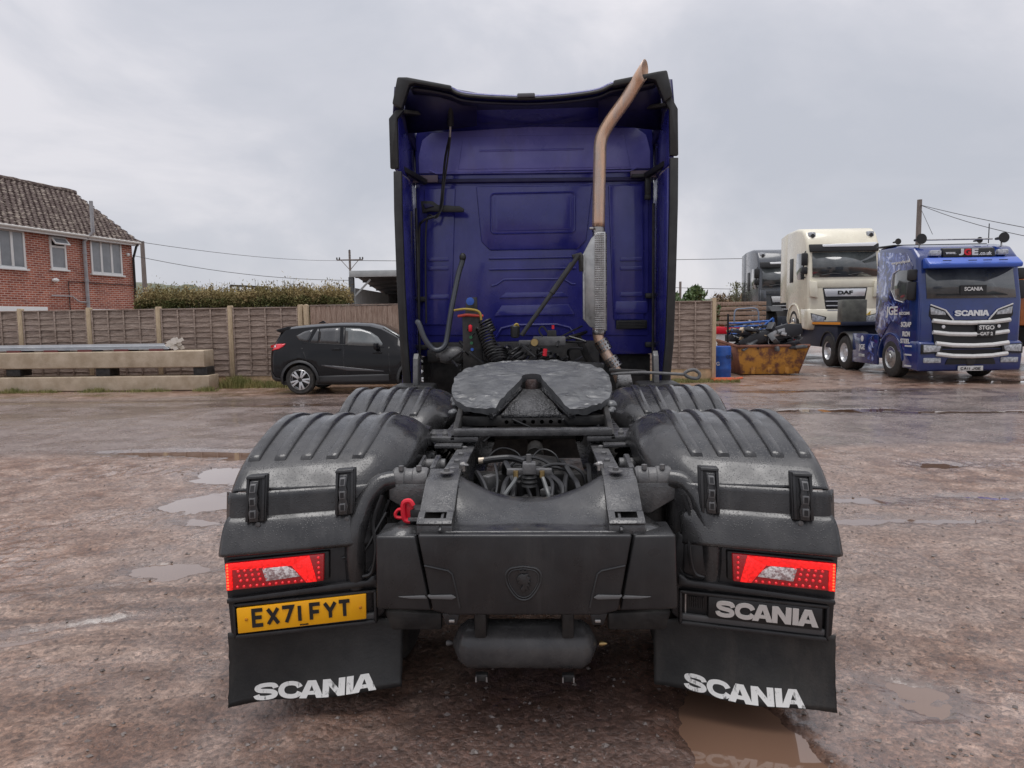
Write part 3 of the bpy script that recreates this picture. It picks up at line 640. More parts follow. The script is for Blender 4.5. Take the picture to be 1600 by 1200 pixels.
def coil(p0,p1,r,turns,wr,name='coiled_hose'):
    p0=Vector(p0);p1=Vector(p1);d=p1-p0;z=d.normalized();x=z.orthogonal().normalized();y=z.cross(x);n=int(turns*12)
    pts=[p0+d*(i/n)+(x*math.cos(2*math.pi*i/12)+y*math.sin(2*math.pi*i/12))*r for i in range(n+1)]
    return MB().tube(pts,wr,5).build(name,HOSE,T)
coil(Lp(755,512,5.98),Lp(770,556,5.9),.06,10,.009); coil(Lp(772,545,5.95),Lp(778,565,5.9),.075,5,.009); coil(Lp(757,500,6.0),Lp(766,520,5.98),.05,5,.009)
coil(Lp(800,545,6.0),Lp(812,566,5.95),.07,3,.009); coil(Lp(850,548,6.0),Lp(852,566,5.95),.06,2.5,.009)
for seed in range(26):
    rr_=random.Random(seed); x=rr_.uniform(690,905); y=rr_.uniform(520,575)
    pts=[Lp(x+rr_.uniform(-26,26),y+rr_.uniform(-16,14),6.05+rr_.uniform(-.15,.3)) for _ in range(4)]
    MB().tube(cat(pts,5),rr_.choice((.007,.009,.013)),5).build('hose',HOSE,T)
MB().box(Lp(858,533,6.1),(.28,.16,.08)).build('valve_block',CAST,T,bevel=.012); MB().box(Lp(862,524,6.12),(.08,.1,.09)).build('valve_block',CHD,T,bevel=.01)
MB().box(Lp(830,536,6.15),(.22,.1,.05)).build('valve_block',CAST,T,bevel=.01)
MB().lathe([(.03,-.03),(.035,0),(.02,.012),(.0002,.02)],Lp(835,535,6.0),'y',14).build('brass_fitting',BRASS,T)
MB().lathe([(.0002,-.01),(.035,0),(.04,.04),(.04,.09),(.03,.1)],Lp(805,527,6.0),'z',14).build('filter_body',BLK2,T)
MB().tube(cat([Lp(804,520,6.0),Lp(804,510,5.98),Lp(808,507,5.98),Lp(810,515,6.0)],4),.013,7).build('hose_end',YEL,T)
MB().tube([Lp(864,508,6.0),Lp(864,514,6.0)],.012,7).build('hose_end',REDP,T); MB().tube([Lp(852,545,5.9),Lp(851,556,5.9)],.018,7).build('hose_end',REDP,T)
MB().tube(cat([Lp(848,526,6.0),Lp(842,516,6.0),Lp(848,510,6.0),Lp(856,520,6.0)],5),.008,5).build('hose',HOSE,T)
# cab rear cross tube, cab suspension and tilt frames
MB().beam((-1.0,6.55,1.33),(-.45,6.55,1.33),.12,.12).build('cab_support',CHD,T,bevel=.02); MB().beam((.1,6.5,1.22),(.62,6.45,1.18),.05,.14).build('cab_support',CHA,T,bevel=.01)
MB().beam((.52,6.5,1.2),(.38,6.45,1.5),.06,.09,(0,1,0)).build('cab_support',CHD,T,bevel=.01)
MB().beam((-.9,6.4,1.36),(-.5,6.4,1.30),.09,.09).build('cab_support',CHA,T,bevel=.02)
MB().lathe([(.06,-.1),(.075,-.06),(.075,.06),(.05,.1)],Lp(706,555,6.2),'x',16).build('suspension_bag',CAST,T)
MB().box((-.2,6.7,1.2),(1.6,.06,.5)).build('cab_rear_crossmember',CHD,T,bevel=.02)
MB().box((0,6.9,.7),(2.1,.1,.8)).build('splash_wall',CHD,T)
# catwalk boards, battery boxes, tanks beside the chassis
MB().box((0,5.75,1.02),(.86,1.2,.03)).build('catwalk',CHD,T); 
for s in(-1,1):
    MB().box((s*.86,6.15,.72),(.56,.75,.5)).build('fuel_tank',BLK2,T,bevel=.08)
    MB().prism([(5.86,1.12),(5.9,1.34),(5.95,1.38),(6.0,1.34),(5.98,1.12)],'x',s*.98,s*1.02).build('mudflap_bracket',CAST,T,bevel=.004)
    MB().box((s*1.02,5.95,1.06),(.35,.3,.12)).build('battery_cover',BLK2,T,bevel=.03)
# fifth-wheel release handle with loop
hp=[Lp(955,584,4.35),Lp(1005,582,4.28),Lp(1070,585,4.2)]
MB().tube(hp,.009,8).build('release_handle',CAST,T)
lo_=cat([Lp(1070,585,4.2),Lp(1074,580,4.2),Lp(1085,578,4.2),Lp(1093,584,4.2),Lp(1090,591,4.2),Lp(1078,590,4.2)],5,True)
MB().tube(lo_+[lo_[0]],.010,8).build('handle_loop',CAST,T)
MB().beam(Lp(952,578,4.35),Lp(1010,581,4.35),.035,.02).build('handle_guide',CHD,T,bevel=.004)
# ---- chassis rails
for s in(-1,1):
    c=MB()
    c.prism([(s*.30,1.0),(s*.385,1.0),(s*.385,.74),(s*.30,.74),(s*.30,.752),(s*.372,.752),(s*.372,.988),(s*.30,.988)],'y',2.98,9.0)
    c.build('chassis_rail',CHA,T,bevel=.004)
    for k in range(7): MB().lathe([(.014,0),(.014,.01),(.006,.014)],(s*.345,3.05+.17*k,1.0),'z',6).build('rail_bolt',CAST,T)
    # end bracket plate with slotted hole, stepped down to the rear
    x0_,x1_=.30,.435
    def br(u,v):
        y=2.66+v*.40; z=.985-.115*max(0,1-v/.62)**1.5; return Vector((s*(x0_+(x1_-x0_)*u),y,z))
    pl=MB(); pr=[(2.640,.868),(2.645,.878),(2.72,.905),(2.80,.950),(2.88,.99),(3.02,1.012),(3.02,1.004),(2.88,.982),(2.80,.940),(2.72,.895),(2.655,.868)]
    # plate built as frame around the slot
    def zr(y): 
        for (a,za),(b,zb_) in zip(pr[:5],pr[1:6]):
            if a<=y<=b: return za+(zb_-za)*(y-a)/(b-a)
        return 1.012
    sx0,sx1=s*.325,s*.41
    def slab(xa,xb,ya,yb,m=pl):
        n=max(1,round((yb-ya)/.01))
        for i in range(n):
            y_0=ya+(yb-ya)*i/n;y_1=ya+(yb-ya)*(i+1)/n;z_0,z_1=zr(y_0),zr(y_1)
            a_,b_=min(xa,xb),max(xa,xb)
            m.add([(a_,y_0,z_0),(b_,y_0,z_0),(b_,y_1,z_1),(a_,y_1,z_1)],[(0,1,2,3)])
    slab(s*x0_,s*x1_,2.642,2.665); slab(s*x0_,sx0,2.665,2.715); slab(sx1,s*x1_,2.665,2.715); slab(s*x0_,s*x1_,2.715,3.02)
    # rear lip
    pl.add([(s*x0_,2.642,.87),(s*x1_,2.642,.87),(s*x1_,2.640,.835),(s*x0_,2.640,.835)],[(0,1,2,3)])
    o=pl.build('end_bracket',CHA,T,smooth=30); md=o.modifiers.new('solid','SOLIDIFY'); md.thickness=.009; md.offset=-1; md=o.modifiers.new('bev','BEVEL'); md.width=.0025; md.segments=2
    MB().prism([(2.655,.83),(2.655,.845),(2.72,.874),(2.80,.915),(2.88,.955),(2.98,.975),(2.98,.83)],'x',s*.302,s*.432).build('bracket_core',CHD,T); MB().tube([(sx0,2.69,.862),(sx1,2.69,.862)],.006,6).build('slot_bar',mat('copper_wire',(.35,.13,.07),.45,metal=.5) if s<0 else MATS['copper_wire'],T)
    MB().lathe([(.024,0),(.024,.005),(.0125,.005),(.0125,.018),(.004,.019)],(s*.355,2.94,1.012),'z',6).build('bracket_bolt',CAST,T)
    MB().lathe([(.030,0),(.030,.004),(.012,.006)],(s*.355,2.94,1.012),'z',18).build('bracket_washer',CAST,T)
    MB().lathe([(.016,0),(.016,.03),(.008,.04)],(s*.297,3.03,1.00),'z',8).build('pin_clip',STEEL,T); MB().tube(cat([(s*.30,3.0,1.03),(s*.285,2.98,1.035),(s*.27,3.0,1.03),(s*.285,3.03,1.03)],4,True),.004,5).build('pin_ring',STEEL,T)
    # casting + plate on the outside of the rail
    MB().lathe([(.044,0),(.052,.01),(.052,.05),(.047,.055),(.047,.085),(.052,.09),(.052,.14),(.046,.15)],(s*.44 if s>0 else -.59,2.98,.975),'x',20).build('bracket_casting',CAST,T)
    for k in (0,1): MB().lathe([(.012,0),(.012,.02),(.004,.022)],(s*(.475+.075*k),2.95,1.02),'z',6).build('casting_bolt',CAST,T)
    MB().prism([(s*.43,.965),(s*.60,.965),(s*.60,.90),(s*.50,.84),(s*.43,.84)],'y',2.925,2.94).build('bracket_plate',CHA,T,bevel=.004)
    # tubular arm carrying the mudguard
    arm=cat([(s*.585,2.96,.975),(s*.64,2.94,.965),(s*.69,2.90,.91),(s*.715,2.86,.83),(s*.73,2.84,.72),(s*.735,2.86,.55)],6)
    MB().tube(arm,.043,16).build('mudguard_arm',BLKW,T)
    MB().tube(cat([(s*.62,2.88,.93),(s*.655,2.86,.82),(s*.64,2.83,.72),(s*.66,2.83,.62),(s*.70,2.83,.60)],5),.008,6).build('cable',HOSE,T)
    MB().tube(cat([(s*.60,2.92,.90),(s*.635,2.9,.80),(s*.645,2.86,.68),(s*.675,2.84,.62)],5),.006,6).build('cable',HOSE,T)
    # mounting lugs further forward
    MB().prism([(3.10,1.0),(3.30,1.02),(3.36,.98),(3.36,.93),(3.30,.90),(3.1,.9)],'x',s*.43,s*.455).build('torque_lug',CHA,T,bevel=.006); MB().lathe([(.03,-.06),(.03,.06)],(s*.47,3.30,.97),'x',14).build('lug_bush',CAST,T); 
    MB().prism([(3.10,1.0),(3.30,1.02),(3.36,.98),(3.36,.93),(3.30,.90),(3.1,.9)],'x',s*.50,s*.515).build('torque_lug',CHA,T,bevel=.006)
    # fifth wheel side plates and pads
    MB().span((s*.36,3.55,1.003),(s*.50,4.75,1.02)).build('subframe_angle',CHA,T,bevel=.004)
    MB().span((s*.28,3.62,1.022),(s*.56,3.90,1.05)).build('mounting_pad',CHA,T,bevel=.006)
    MB().prism([(3.60,.98),(3.95,.98),(3.95,.82),(3.75,.82),(3.60,.9)],'x',s*.50,s*.60).build('suspension_bracket',CHA,T,bevel=.02)
    for k in range(3): MB().lathe([(.015,0),(.015,.012),(.013,.014),(.009,.03)],(s*(.40+.06*k),3.68,1.05),'z',6).build('pad_bolt',CAST,T)
    MB().prism([(3.62,1.05),(3.68,1.05),(4.05,1.16),(4.5,1.16),(4.62,1.04),(3.62,1.03)],'x',s*.40,s*.43).build('fifth_wheel_pedestal',CHD,T,bevel=.006)
    # air springs, axle ends
    for yy in(3.1,3.75,4.45,5.05): MB().lathe([(.09,-.16),(.13,-.12),(.12,-.04),(.13,.04),(.12,.1),(.08,.13)],(s*.47,yy,.72),'z',18).build('air_spring',RUBK,T)
MB().span((-.41,3.62,1.052),(.41,3.69,1.088)).build('crossmember',CHA,T,bevel=.006)
for y,z in((3.55,.80),(5.2,.85),(3.02,.80)): MB().span((-.30,y-.04,z-.08),(.30,y+.04,z+.08)).build('crossmember',CHD,T,bevel=.01)
for yy in(3.42,4.75):
    MB().lathe([(.08,-.9),(.09,-.3),(.2,-.15),(.22,0),(.2,.15),(.09,.3),(.08,.9)],(0,yy,.52),'x',24).build('axle',CHD,T)
MB().box((0,3.4,.62),(.62,.9,.03)).build('belly_shield',CHD,T)
MB().cyl((0,4.9,.7),(0,6.9,.75),.06,12).build('propshaft',CHD,T)
# bay between the rails: valve with hoses
MB().box(Lp(827,731,3.1),(.06,.07,.05)).build('levelling_valve',CAST,T,bevel=.008); MB().box(Lp(827,737,3.12),(.20,.03,.028)).build('valve_bar',CAST,T,bevel=.004)
MB().lathe([(.035,-.05),(.03,-.04),(.036,-.03),(.03,-.02),(.036,-.01),(.026,0)],Lp(827,742,3.1),'z',18).build('valve_bellows',BLK2,T)
MB().cyl(Lp(827,731,3.1),Lp(826,710,3.1),.012,10).build('valve_stem',CAST,T)
for s_,x in((-1,806),(1,847)):
    MB().lathe([(.012,-.015),(.012,.015)],Lp(x,741,3.08),'z',8).build('hose_fitting',BRASS,T)
    MB().tube(cat([Lp(x,744,3.08),Lp(x-2 if s_<0 else x+3,752,3.06),Lp(x-15 if s_<0 else x+9,770,3.0),Lp(x-22 if s_<0 else x+14,785,2.98)],5),.009,8).build('air_hose',mat('grey_hose',(.10,.105,.105),.35) if s_<0 else MATS['grey_hose'],T)
MB().tube(cat([Lp(755,720,3.4),Lp(775,717,3.4),Lp(800,716,3.4),Lp(822,722,3.3)],5),.017,10).build('air_hose',HOSE,T); MB().cyl(Lp(748,720,3.4),Lp(762,719,3.4),.016,10).build('hose_fitting',mat('pale_fitting',(.5,.42,.33),.4,metal=.4),T)
for seed in range(17):
    rr_=random.Random(100+seed); x=-.27+.54*seed/16; z=rr_.uniform(.78,.93); x2=max(-.28,min(.28,x+rr_.uniform(-.14,.14)))
    pts=[Vector((x,2.9,z-.1)),Vector((x+rr_.uniform(-.04,.04),3.1,z)),Vector(((x+x2)/2,3.3,z+rr_.uniform(-.02,.07))),Vector((x2,3.5,z+rr_.uniform(-.05,.05))),Vector((x2,3.8,z-.05))]
    MB().tube(cat(pts,6),rr_.choice((.006,.009,.013)),7).build('hose',rr_.choice((HOSE,HOSE,HOSE,MATS['grey_hose'])),T)
for seed in range(8):
    rr_=random.Random(140+seed); y=rr_.uniform(3.15,3.65); z=rr_.uniform(.86,.96); x=rr_.uniform(-.26,0); x2=x+rr_.uniform(.15,.3)
    MB().tube(cat([Vector((x,y,z-.12)),Vector((x+.02,y,z)),Vector(((x+x2)/2,y+.05,z+.04)),Vector((x2,y+.02,z)),Vector((x2+.01,y,z-.15))],6),rr_.choice((.005,.008)),7).build('hose',HOSE,T)
for seed in range(16):
    rr_=random.Random(300+seed); x=rr_.uniform(-.28,.28)
    MB().box((x,rr_.uniform(3.15,3.6),rr_.uniform(.72,.9)),(rr_.uniform(.03,.12),rr_.uniform(.03,.1),rr_.uniform(.03,.1)),rr_.uniform(0,3)).build('chassis_fitting',rr_.choice((CHD,CHA,CAST)),T,bevel=.008)
for a_,b_ in (((760,678),(950,660)),((755,690),(780,655)),((800,655),(870,672)),((720,668),(760,655)),((880,655),(905,672)),((935,665),(935,650))):
    MB().tube(cat([Lp(*a_,3.95),Lp((a_[0]+b_[0])/2,(a_[1]+b_[1])/2+6,4.0),Lp(*b_,4.1)],4),.007,6).build('hose',HOSE,T)
for s in(-1,1):
    for seed in range(9):
        rr_=random.Random(500+seed+s*30); y=3.0+rr_.random()*.8
        pts=[Vector((s*rr_.uniform(.42,.56),y+k*.07,rr_.uniform(.78,1.0))) for k in range(4)]
        MB().tube(cat(pts,4),rr_.choice((.006,.008,.012)),6).build('hose',HOSE,T)
# ---- fifth wheel coupling plate
fw=MB()
A0=Lp(828,567,4.62); tilt=math.atan2(.20,.62)
fwp=[(-.475,.20),(-.47,.30),(-.40,.42),(-.27,.50),(-.1,.535),(.1,.535),(.27,.50),(.40,.42),(.47,.30),(.475,.18),(.47,.03),(.42,-.10),(.34,-.17),(.26,-.19),(.19,-.16),(.07,.17),(.06,.23),(.03,.26),(-.03,.26),(-.06,.23),(-.07,.17),(-.20,-.16),(-.27,-.19),(-.34,-.17),(-.42,-.10),(-.47,.03)]
out_=[Vector((p[0],p[1],0)) for p in fwp]
# fill as lumpy triangulated sheet using a curve fill then subdivide
me_=curve_mesh([[(p.x,p.y) for p in cat(out_,3,True)]],.045)
bm=bmesh.new(); bm.from_mesh(me_); bmesh.ops.remove_doubles(bm,verts=bm.verts,dist=1e-5)
bmesh.ops.triangulate(bm,faces=bm.faces)
for _ in range(7):
    es=[e for e in bm.edges if e.calc_length()>.035]
    if not es: break
    bmesh.ops.subdivide_edges(bm,edges=es,cuts=1); bmesh.ops.triangulate(bm,faces=bm.faces)
bmesh.ops.recalc_face_normals(bm,faces=bm.faces)
MT=Matrix.Translation((-.01,4.12,1.215))@Matrix.Rotation(R(18),4,'X')
from mathutils import noise as mn
for v in bm.verts:
    p=v.co.copy(); topf=1 if p.z>0 else 0
    n=mn.fractal(Vector((p.x*9,p.y*9,3)),.8,2,4); n2=mn.noise(Vector((p.x*28,p.y*28,9)))
    edgeq=abs(mn.noise(Vector((p.x*17,p.y*17,5))))
    if topf: p.z+=.005*n+.002*n2
    else: p.z-=.012*edgeq+.012*n
    rim_=min(1,max(0,(math.hypot(p.x/.475,(p.y-.17)/.36)-.82)/.18))
    p.z-=rim_*.016*(1 if topf else .2); p.z+=rim_*.010*n2
    if p.y<-.02: p.y-=.022*abs(mn.noise(Vector((p.x*24,1,p.y*9)))); p.z-=.010*abs(n2)
    v.co=MT@p
bm.to_mesh(me_); bm.free(); me_.shade_smooth(); me_.set_sharp_from_angle(angle=R(50))
fwo=link('fifth_wheel',me_,T,GREASE); 
# skirt under the plate, jaw and kingpin lock
def ft(x,y,z): return MT@Vector((x,y,z))
sk=MB(); so_=cat([Vector((p[0]*.93,p[1]*.93+.01,0)) for p in fwp[:10]],3)
mb=MB().add([ft(p.x,p.y,-.02) for p in so_]+[ft(p.x*.97,p.y*.97,-.11) for p in so_],[(i,i+1,len(so_)+i+1,len(so_)+i) for i in range(len(so_)-1)]); mb.build('fifth_wheel_skirt',CHD,T,solid=.02)
MB().tube([ft(-.23,-.20,-.045),ft(-.075,.16,-.035)],.022,8).build('throat_ramp',mat('black_grease',(.012,.012,.013),.3,col2=(.03,.03,.032),ns=20,bump=1,bs=60),T)
MB().tube([ft(.23,-.20,-.045),ft(.075,.16,-.035)],.022,8).build('throat_ramp',MATS['black_grease'],T)
MB().lathe([(.036,-.05),(.04,0),(.03,.02),(.0002,.022)],ft(0,.22,-.02),'z',14).build('kingpin_jaw',mat('rusty_iron',(.05,.025,.02),.6,col2=(.04,.03,.03),ns=30,bump=.6),T)
MB().add([ft(-.17,-.17,-.06),ft(.17,-.17,-.06),ft(.05,.16,-.05),ft(-.05,.16,-.05)],[(0,1,2,3)]).build('jaw_grease',mat('dark_greased',(.05,.05,.052),.4,col2=(.10,.10,.102),ns=20,bump=1,bs=60),T,solid=.03)
for s in(-1,1):
    for k in range(10):
        rr_=random.Random(k+s*50); a=rr_.uniform(-.17,.3)
        MB().ball(ft(s*(.43+.03*rr_.random()),a,-.04),.02+.016*rr_.random(),6,(1,1.2,.8)).build('grease_lump',GREASE,T)
MB().span((-.42,3.98,1.05),(.42,4.1,1.11)).build('fifth_wheel_base',CHD,T,bevel=.01); MB().span((-.42,4.4,1.03),(.42,4.5,1.1)).build('fifth_wheel_base',CHD,T,bevel=.01)
for k in range(7): MB().lathe([(.012,-.01),(.012,.01)],(-.15+.05*k,3.99,1.075),'y',8).build('base_bolt',CHD,T)
# ---- rear cover
YC=2.60
def cover_poly(pp,y0,y1,name,mt=BLK,bev=.01,seg=3):
    q=[(Lp(x,y,y0).x,Lp(x,y,y0).z) for x,y in pp]; return MB().prism(q,'y',y0,y1).build(name,mt,T,bevel=bev,seg=seg)
cv=cover_poly([(652,836),(988,836),(966,955),(938,962),(702,962),(676,955)],YC,YC+.06,'rear_cover')
cover_poly([(587,838),(649,838),(674,955),(588,952)],YC+.012,YC+.20,'rear_cover_side'); cover_poly([(991,837),(1056,836),(1059,952),(969,955)],YC+.012,YC+.20,'rear_cover_side')
# shelf tops of the sides
for s,pp in((-1,[(587,838),(649,838)]),(1,[(991,837),(1056,836)])):
    a=Lp(*pp[0],YC+.012);b=Lp(*pp[1],YC+.012)
    xi=b.x if s<0 else a.x; xo=a.x if s<0 else b.x; z=a.z-.003
    MB().add([(xo,YC+.02,z),(xi,YC+.02,z),(xi,YC+.33,z+.005),(xo+(-s)*.09,YC+.33,z+.005)],[(0,1,2,3)]).build('cover_shelf',BLKW,T,solid=.006)
# saddle
CTZ=Lp(820,836,YC).z
def saddle(u,v):
    x=-.335+.67*u; xx=abs(x)/.335; y=YC+.01+v*.40
    lip=CTZ-.002
    top=.90+.105*(xx**2.2)
    yb=2.60+.08+.30*1
    t=max(0,min(1,(v-.16)/.84)); t=t*t*(3-2*t)
    ymax=YC+.035+v*(.31+.07*xx**2)
    return Vector((x,ymax,lip*(1-t)+top*t+ (.012*math.sin(math.pi*min(1,v/.16)) if v<.16 else 0)*0))
MB().grid(saddle,40,20).build('frame_saddle_cover',BLKW,T,solid=.008)
for s in(-1,1):
    MB().prism([(YC+.02,.86),(YC+.02,.852),(2.98,.86),(2.98,.985),(2.80,.93)],'x',s*.338,s*.35).build('saddle_side',BLKW,T,bevel=.003)
    # moulded grooves of the saddle
    # sculpted recess shapes on the cover face (raised lips)
    px=(lambda a:a) if s<0 else (lambda a:1640-a)
    MB().tube([Lp(px(663),884,YC-.001),Lp(px(700),892,YC-.001),Lp(px(706),897,YC-.001),Lp(px(714),930,YC-.001),Lp(px(718),950,YC-.001)],.005,6).build('moulded_line',BLK,cv)
    q=[Lp(px(a_),b_,YC) for a_,b_ in ((668,930),(706,929),(713,933),(706,936),(672,935))]
    MB().prism([(p.x,p.z) for p in q],'y',YC-.008,YC+.01).build('moulded_line',mat('worn_edge_plastic',(.12,.12,.122),.4) if 'worn_edge_plastic' not in MATS else MATS['worn_edge_plastic'],cv,bevel=.003)
    q=[Lp(px(a_),b_,YC+.012) for a_,b_ in ((622,932),(664,930),(668,935),(640,935))]
    MB().prism([(p.x,p.z) for p in q],'y',YC+.006,YC+.03).build('moulded_line',MATS['worn_edge_plastic'],T,bevel=.003)
    # lower lugs
    MB().prism([(Lp(px(a_),b_,YC+.02).x,Lp(px(a_),b_,YC+.02).z) for a_,b_ in((690,958),(718,961),(714,977),(697,977))],'y',YC+.02,YC+.05).build('cover_lug',BLK,T,bevel=.005)
    MB().box(Lp(px(706),970,YC+.015),(.022,.012,.012)).build('lug_clip',GALV,T,bevel=.003)
# embossed crest (shield ring with crowned beast head)
cx,cz=Lp(818,910,YC).x,Lp(818,910,YC).z; cs=.068
ringp=[(0,-1),(.35,-.9),(.62,-.62),(.85,-.25),(.98,.12),(.95,.5),(.72,.78),(.35,.86),(0,.9)]
ringp=ringp+[(-a,b) for a,b in ringp[-2:0:-1]]
for sc_,r_ in((1,.005),(.86,.0035)):
    pts=cat([(cx+a*cs*sc_,YC-.001,cz+b*cs*sc_) for a,b in ringp],4,True); MB().tube(pts+[pts[0]],r_,6).build('crest_ring',BLK,cv)
beast=[(-.42,.12),(-.30,.40),(-.10,.52),(.08,.48),(.30,.52),(.22,.38),(.42,.26),(.30,.16),(.44,.02),(.24,.0),(.38,-.2),(.2,-.2),(.3,-.42),(.1,-.38),(.05,-.62),(-.08,-.42),(-.2,-.38),(-.08,-.22),(-.02,-.08),(-.2,-.1),(-.36,.0),(-.26,.1)]
MB().prism([(cx+a*cs,cz+b*cs) for a,b in beast],'y',YC-.009,YC+.003).build('crest_beast',BLK,cv,bevel=.003)
MB().prism([(cx+a*cs,cz+b*cs+.004) for a,b in [(-.2,.5),(-.25,.66),(-.12,.6),(-.02,.68),(.08,.6),(.2,.66),(.16,.5)]],'y',YC-.005,YC+.003).build('crest_crown',BLK,cv)
# ---- air tank
za=1.0
tc_=Lp(820,1005,2.86); ra=.098
MB().lathe([(.012,-.30),(.04,-.288),(.075,-.27),(ra,-.235),(ra,.235),(.075,.27),(.04,.288),(.012,.30)],(tc_.x,2.86,tc_.z),'x',40).build('air_tank',mat('tank_paint',(.05,.05,.052),.28,col2=(.09,.088,.086),ns=8,rvar=.08,streak=.5,streakc=(.13,.125,.12),sscale=10,bump=.1,bs=90,bdist=.004),T,smooth=40)
for s in(-1,1):
    MB().lathe([(.010,-.01),(.012,0),(.008,.012),(.004,.022)],(tc_.x+s*.32,2.86,tc_.z),'x',10).build('tank_valve',BRASS if s>0 else CAST,T)
    MB().box((tc_.x+s*.178,2.80,tc_.z-.115),(.05,.03,.03)).build('tank_bracket',CHD,T,bevel=.004)
    for q in(-1,1): MB().box((tc_.x+s*.178+q*.022,2.783,tc_.z-.118),(.006,.008,.022)).build('bracket_tab',GALV,T)
    MB().box((tc_.x+s*.178,2.86,tc_.z+.12),(.05,.16,.14)).build('tank_hanger',CHD,T,bevel=.01)
    MB().prism([(Lp(x,y,2.9).x,Lp(x,y,2.9).z) for x,y in((600,955),(690,958),(690,985),(610,985))] if s<0 else [(Lp(x,y,2.9).x,Lp(x,y,2.9).z) for x,y in((950,958),(1050,955),(1040,985),(950,985))],'y',2.9,2.94).build('underrun_bar',CHD,T,bevel=.01)
MB().box((0,3.0,.62),(.9,.10,.30)).build('rear_crossmember',CHD,T,bevel=.02)
# red isolator handle
MB().box(Lp(660,800,2.80),(.09,.08,.045)).build('valve_body',BLK2,T,bevel=.01)
rp=cat([Lp(645,790,2.76),Lp(640,783,2.76),Lp(631,786,2.76),Lp(630,800,2.76),Lp(633,812,2.76),Lp(641,814,2.76)],4); MB().tube(rp,.011,8,flat=1).build('red_lever',REDP,T)
MB().prism([(Lp(x,y,2.78).x,Lp(x,y,2.78).z) for x,y in((632,784),(646,783),(647,812),(634,813))],'y',2.765,2.79).build('red_cap',REDP,T,bevel=.005)
lp_=[Lp(x,y,2.76) for x,y in((631,797),(623,796),(618,802),(620,808),(630,809))]; MB().tube(cat(lp_,4),.007,6).build('red_loop',REDP,T)
MB().box(Lp(648,811,2.76),(.05,.02,.012)).build('lever_plate',CAST,T)
# ---- wheels
def lorry_wheel(parent,x,y,r=.52,w=.30,side=-1,rimm=None,deep=False,bolts=True,z=None):
    z=r if z is None else z; s=side
    prof=[(r*.56,-w/2),(r*.72,-w/2-.004),(r*.9,-w/2+.01),(r*.97,-w/2+.035),(r,-w/2+.07)]
    for k in range(5): 
        a=-w/2+.07+(w-.14)*k/4
        if 0<k<4: prof+=[(r,a-.012),(r-.014,a-.010),(r-.014,a+.010),(r,a+.012)]
    prof+=[(r,w/2-.07),(r*.97,w/2-.035),(r*.9,w/2-.01),(r*.72,w/2+.004),(r*.56,w/2)]
    ty=MB().lathe(prof,(x,y,z),'x',36,cap=False).build('tyre',RUBK,parent,smooth=30)
    rimm=rimm or GALV
    if deep: pr=[(r*.57,w/2-.004),(r*.54,w/2-.01),(r*.50,w/2-.06),(r*.46,w/2-.14),(r*.26,w/2-.15),(r*.24,w/2-.06),(r*.20,w/2-.04),(.0005,w/2-.04)]
    else: pr=[(r*.57,w/2-.004),(r*.545,w/2+.004),(r*.50,w/2-.03),(r*.40,w/2-.02),(r*.32,w/2+.015),(r*.22,w/2+.02),(r*.20,w/2+.05),(r*.12,w/2+.06),(.0005,w/2+.06)]
    rim=MB().lathe([(a,h*s) for a,h in pr],(x,y,z),'x',30,cap=False).build('rim',rimm,ty)
    if bolts:
        mb=MB()
        for k in range(10):
            a=2*math.pi*k/10; mb.cyl((x+s*(w/2-.02 if not deep else w/2-.15),y+r*.285*math.cos(a),z+r*.285*math.sin(a)),(x+s*(w/2+.035 if not deep else w/2-.11),y+r*.285*math.cos(a),z+r*.285*math.sin(a)),r*.028,6)
        mb.build('wheel_nuts',STEEL,ty,smooth=0)
    return ty
for yy in(3.42,4.75):
    for s in(-1,1):
        for xx in(.72,1.045): lorry_wheel(T,s*xx,yy,.51,.28,s,CHD,bolts=False)
for s in(-1,1): lorry_wheel(T,s*1.03,8.35,.51,.32,s,GALV)
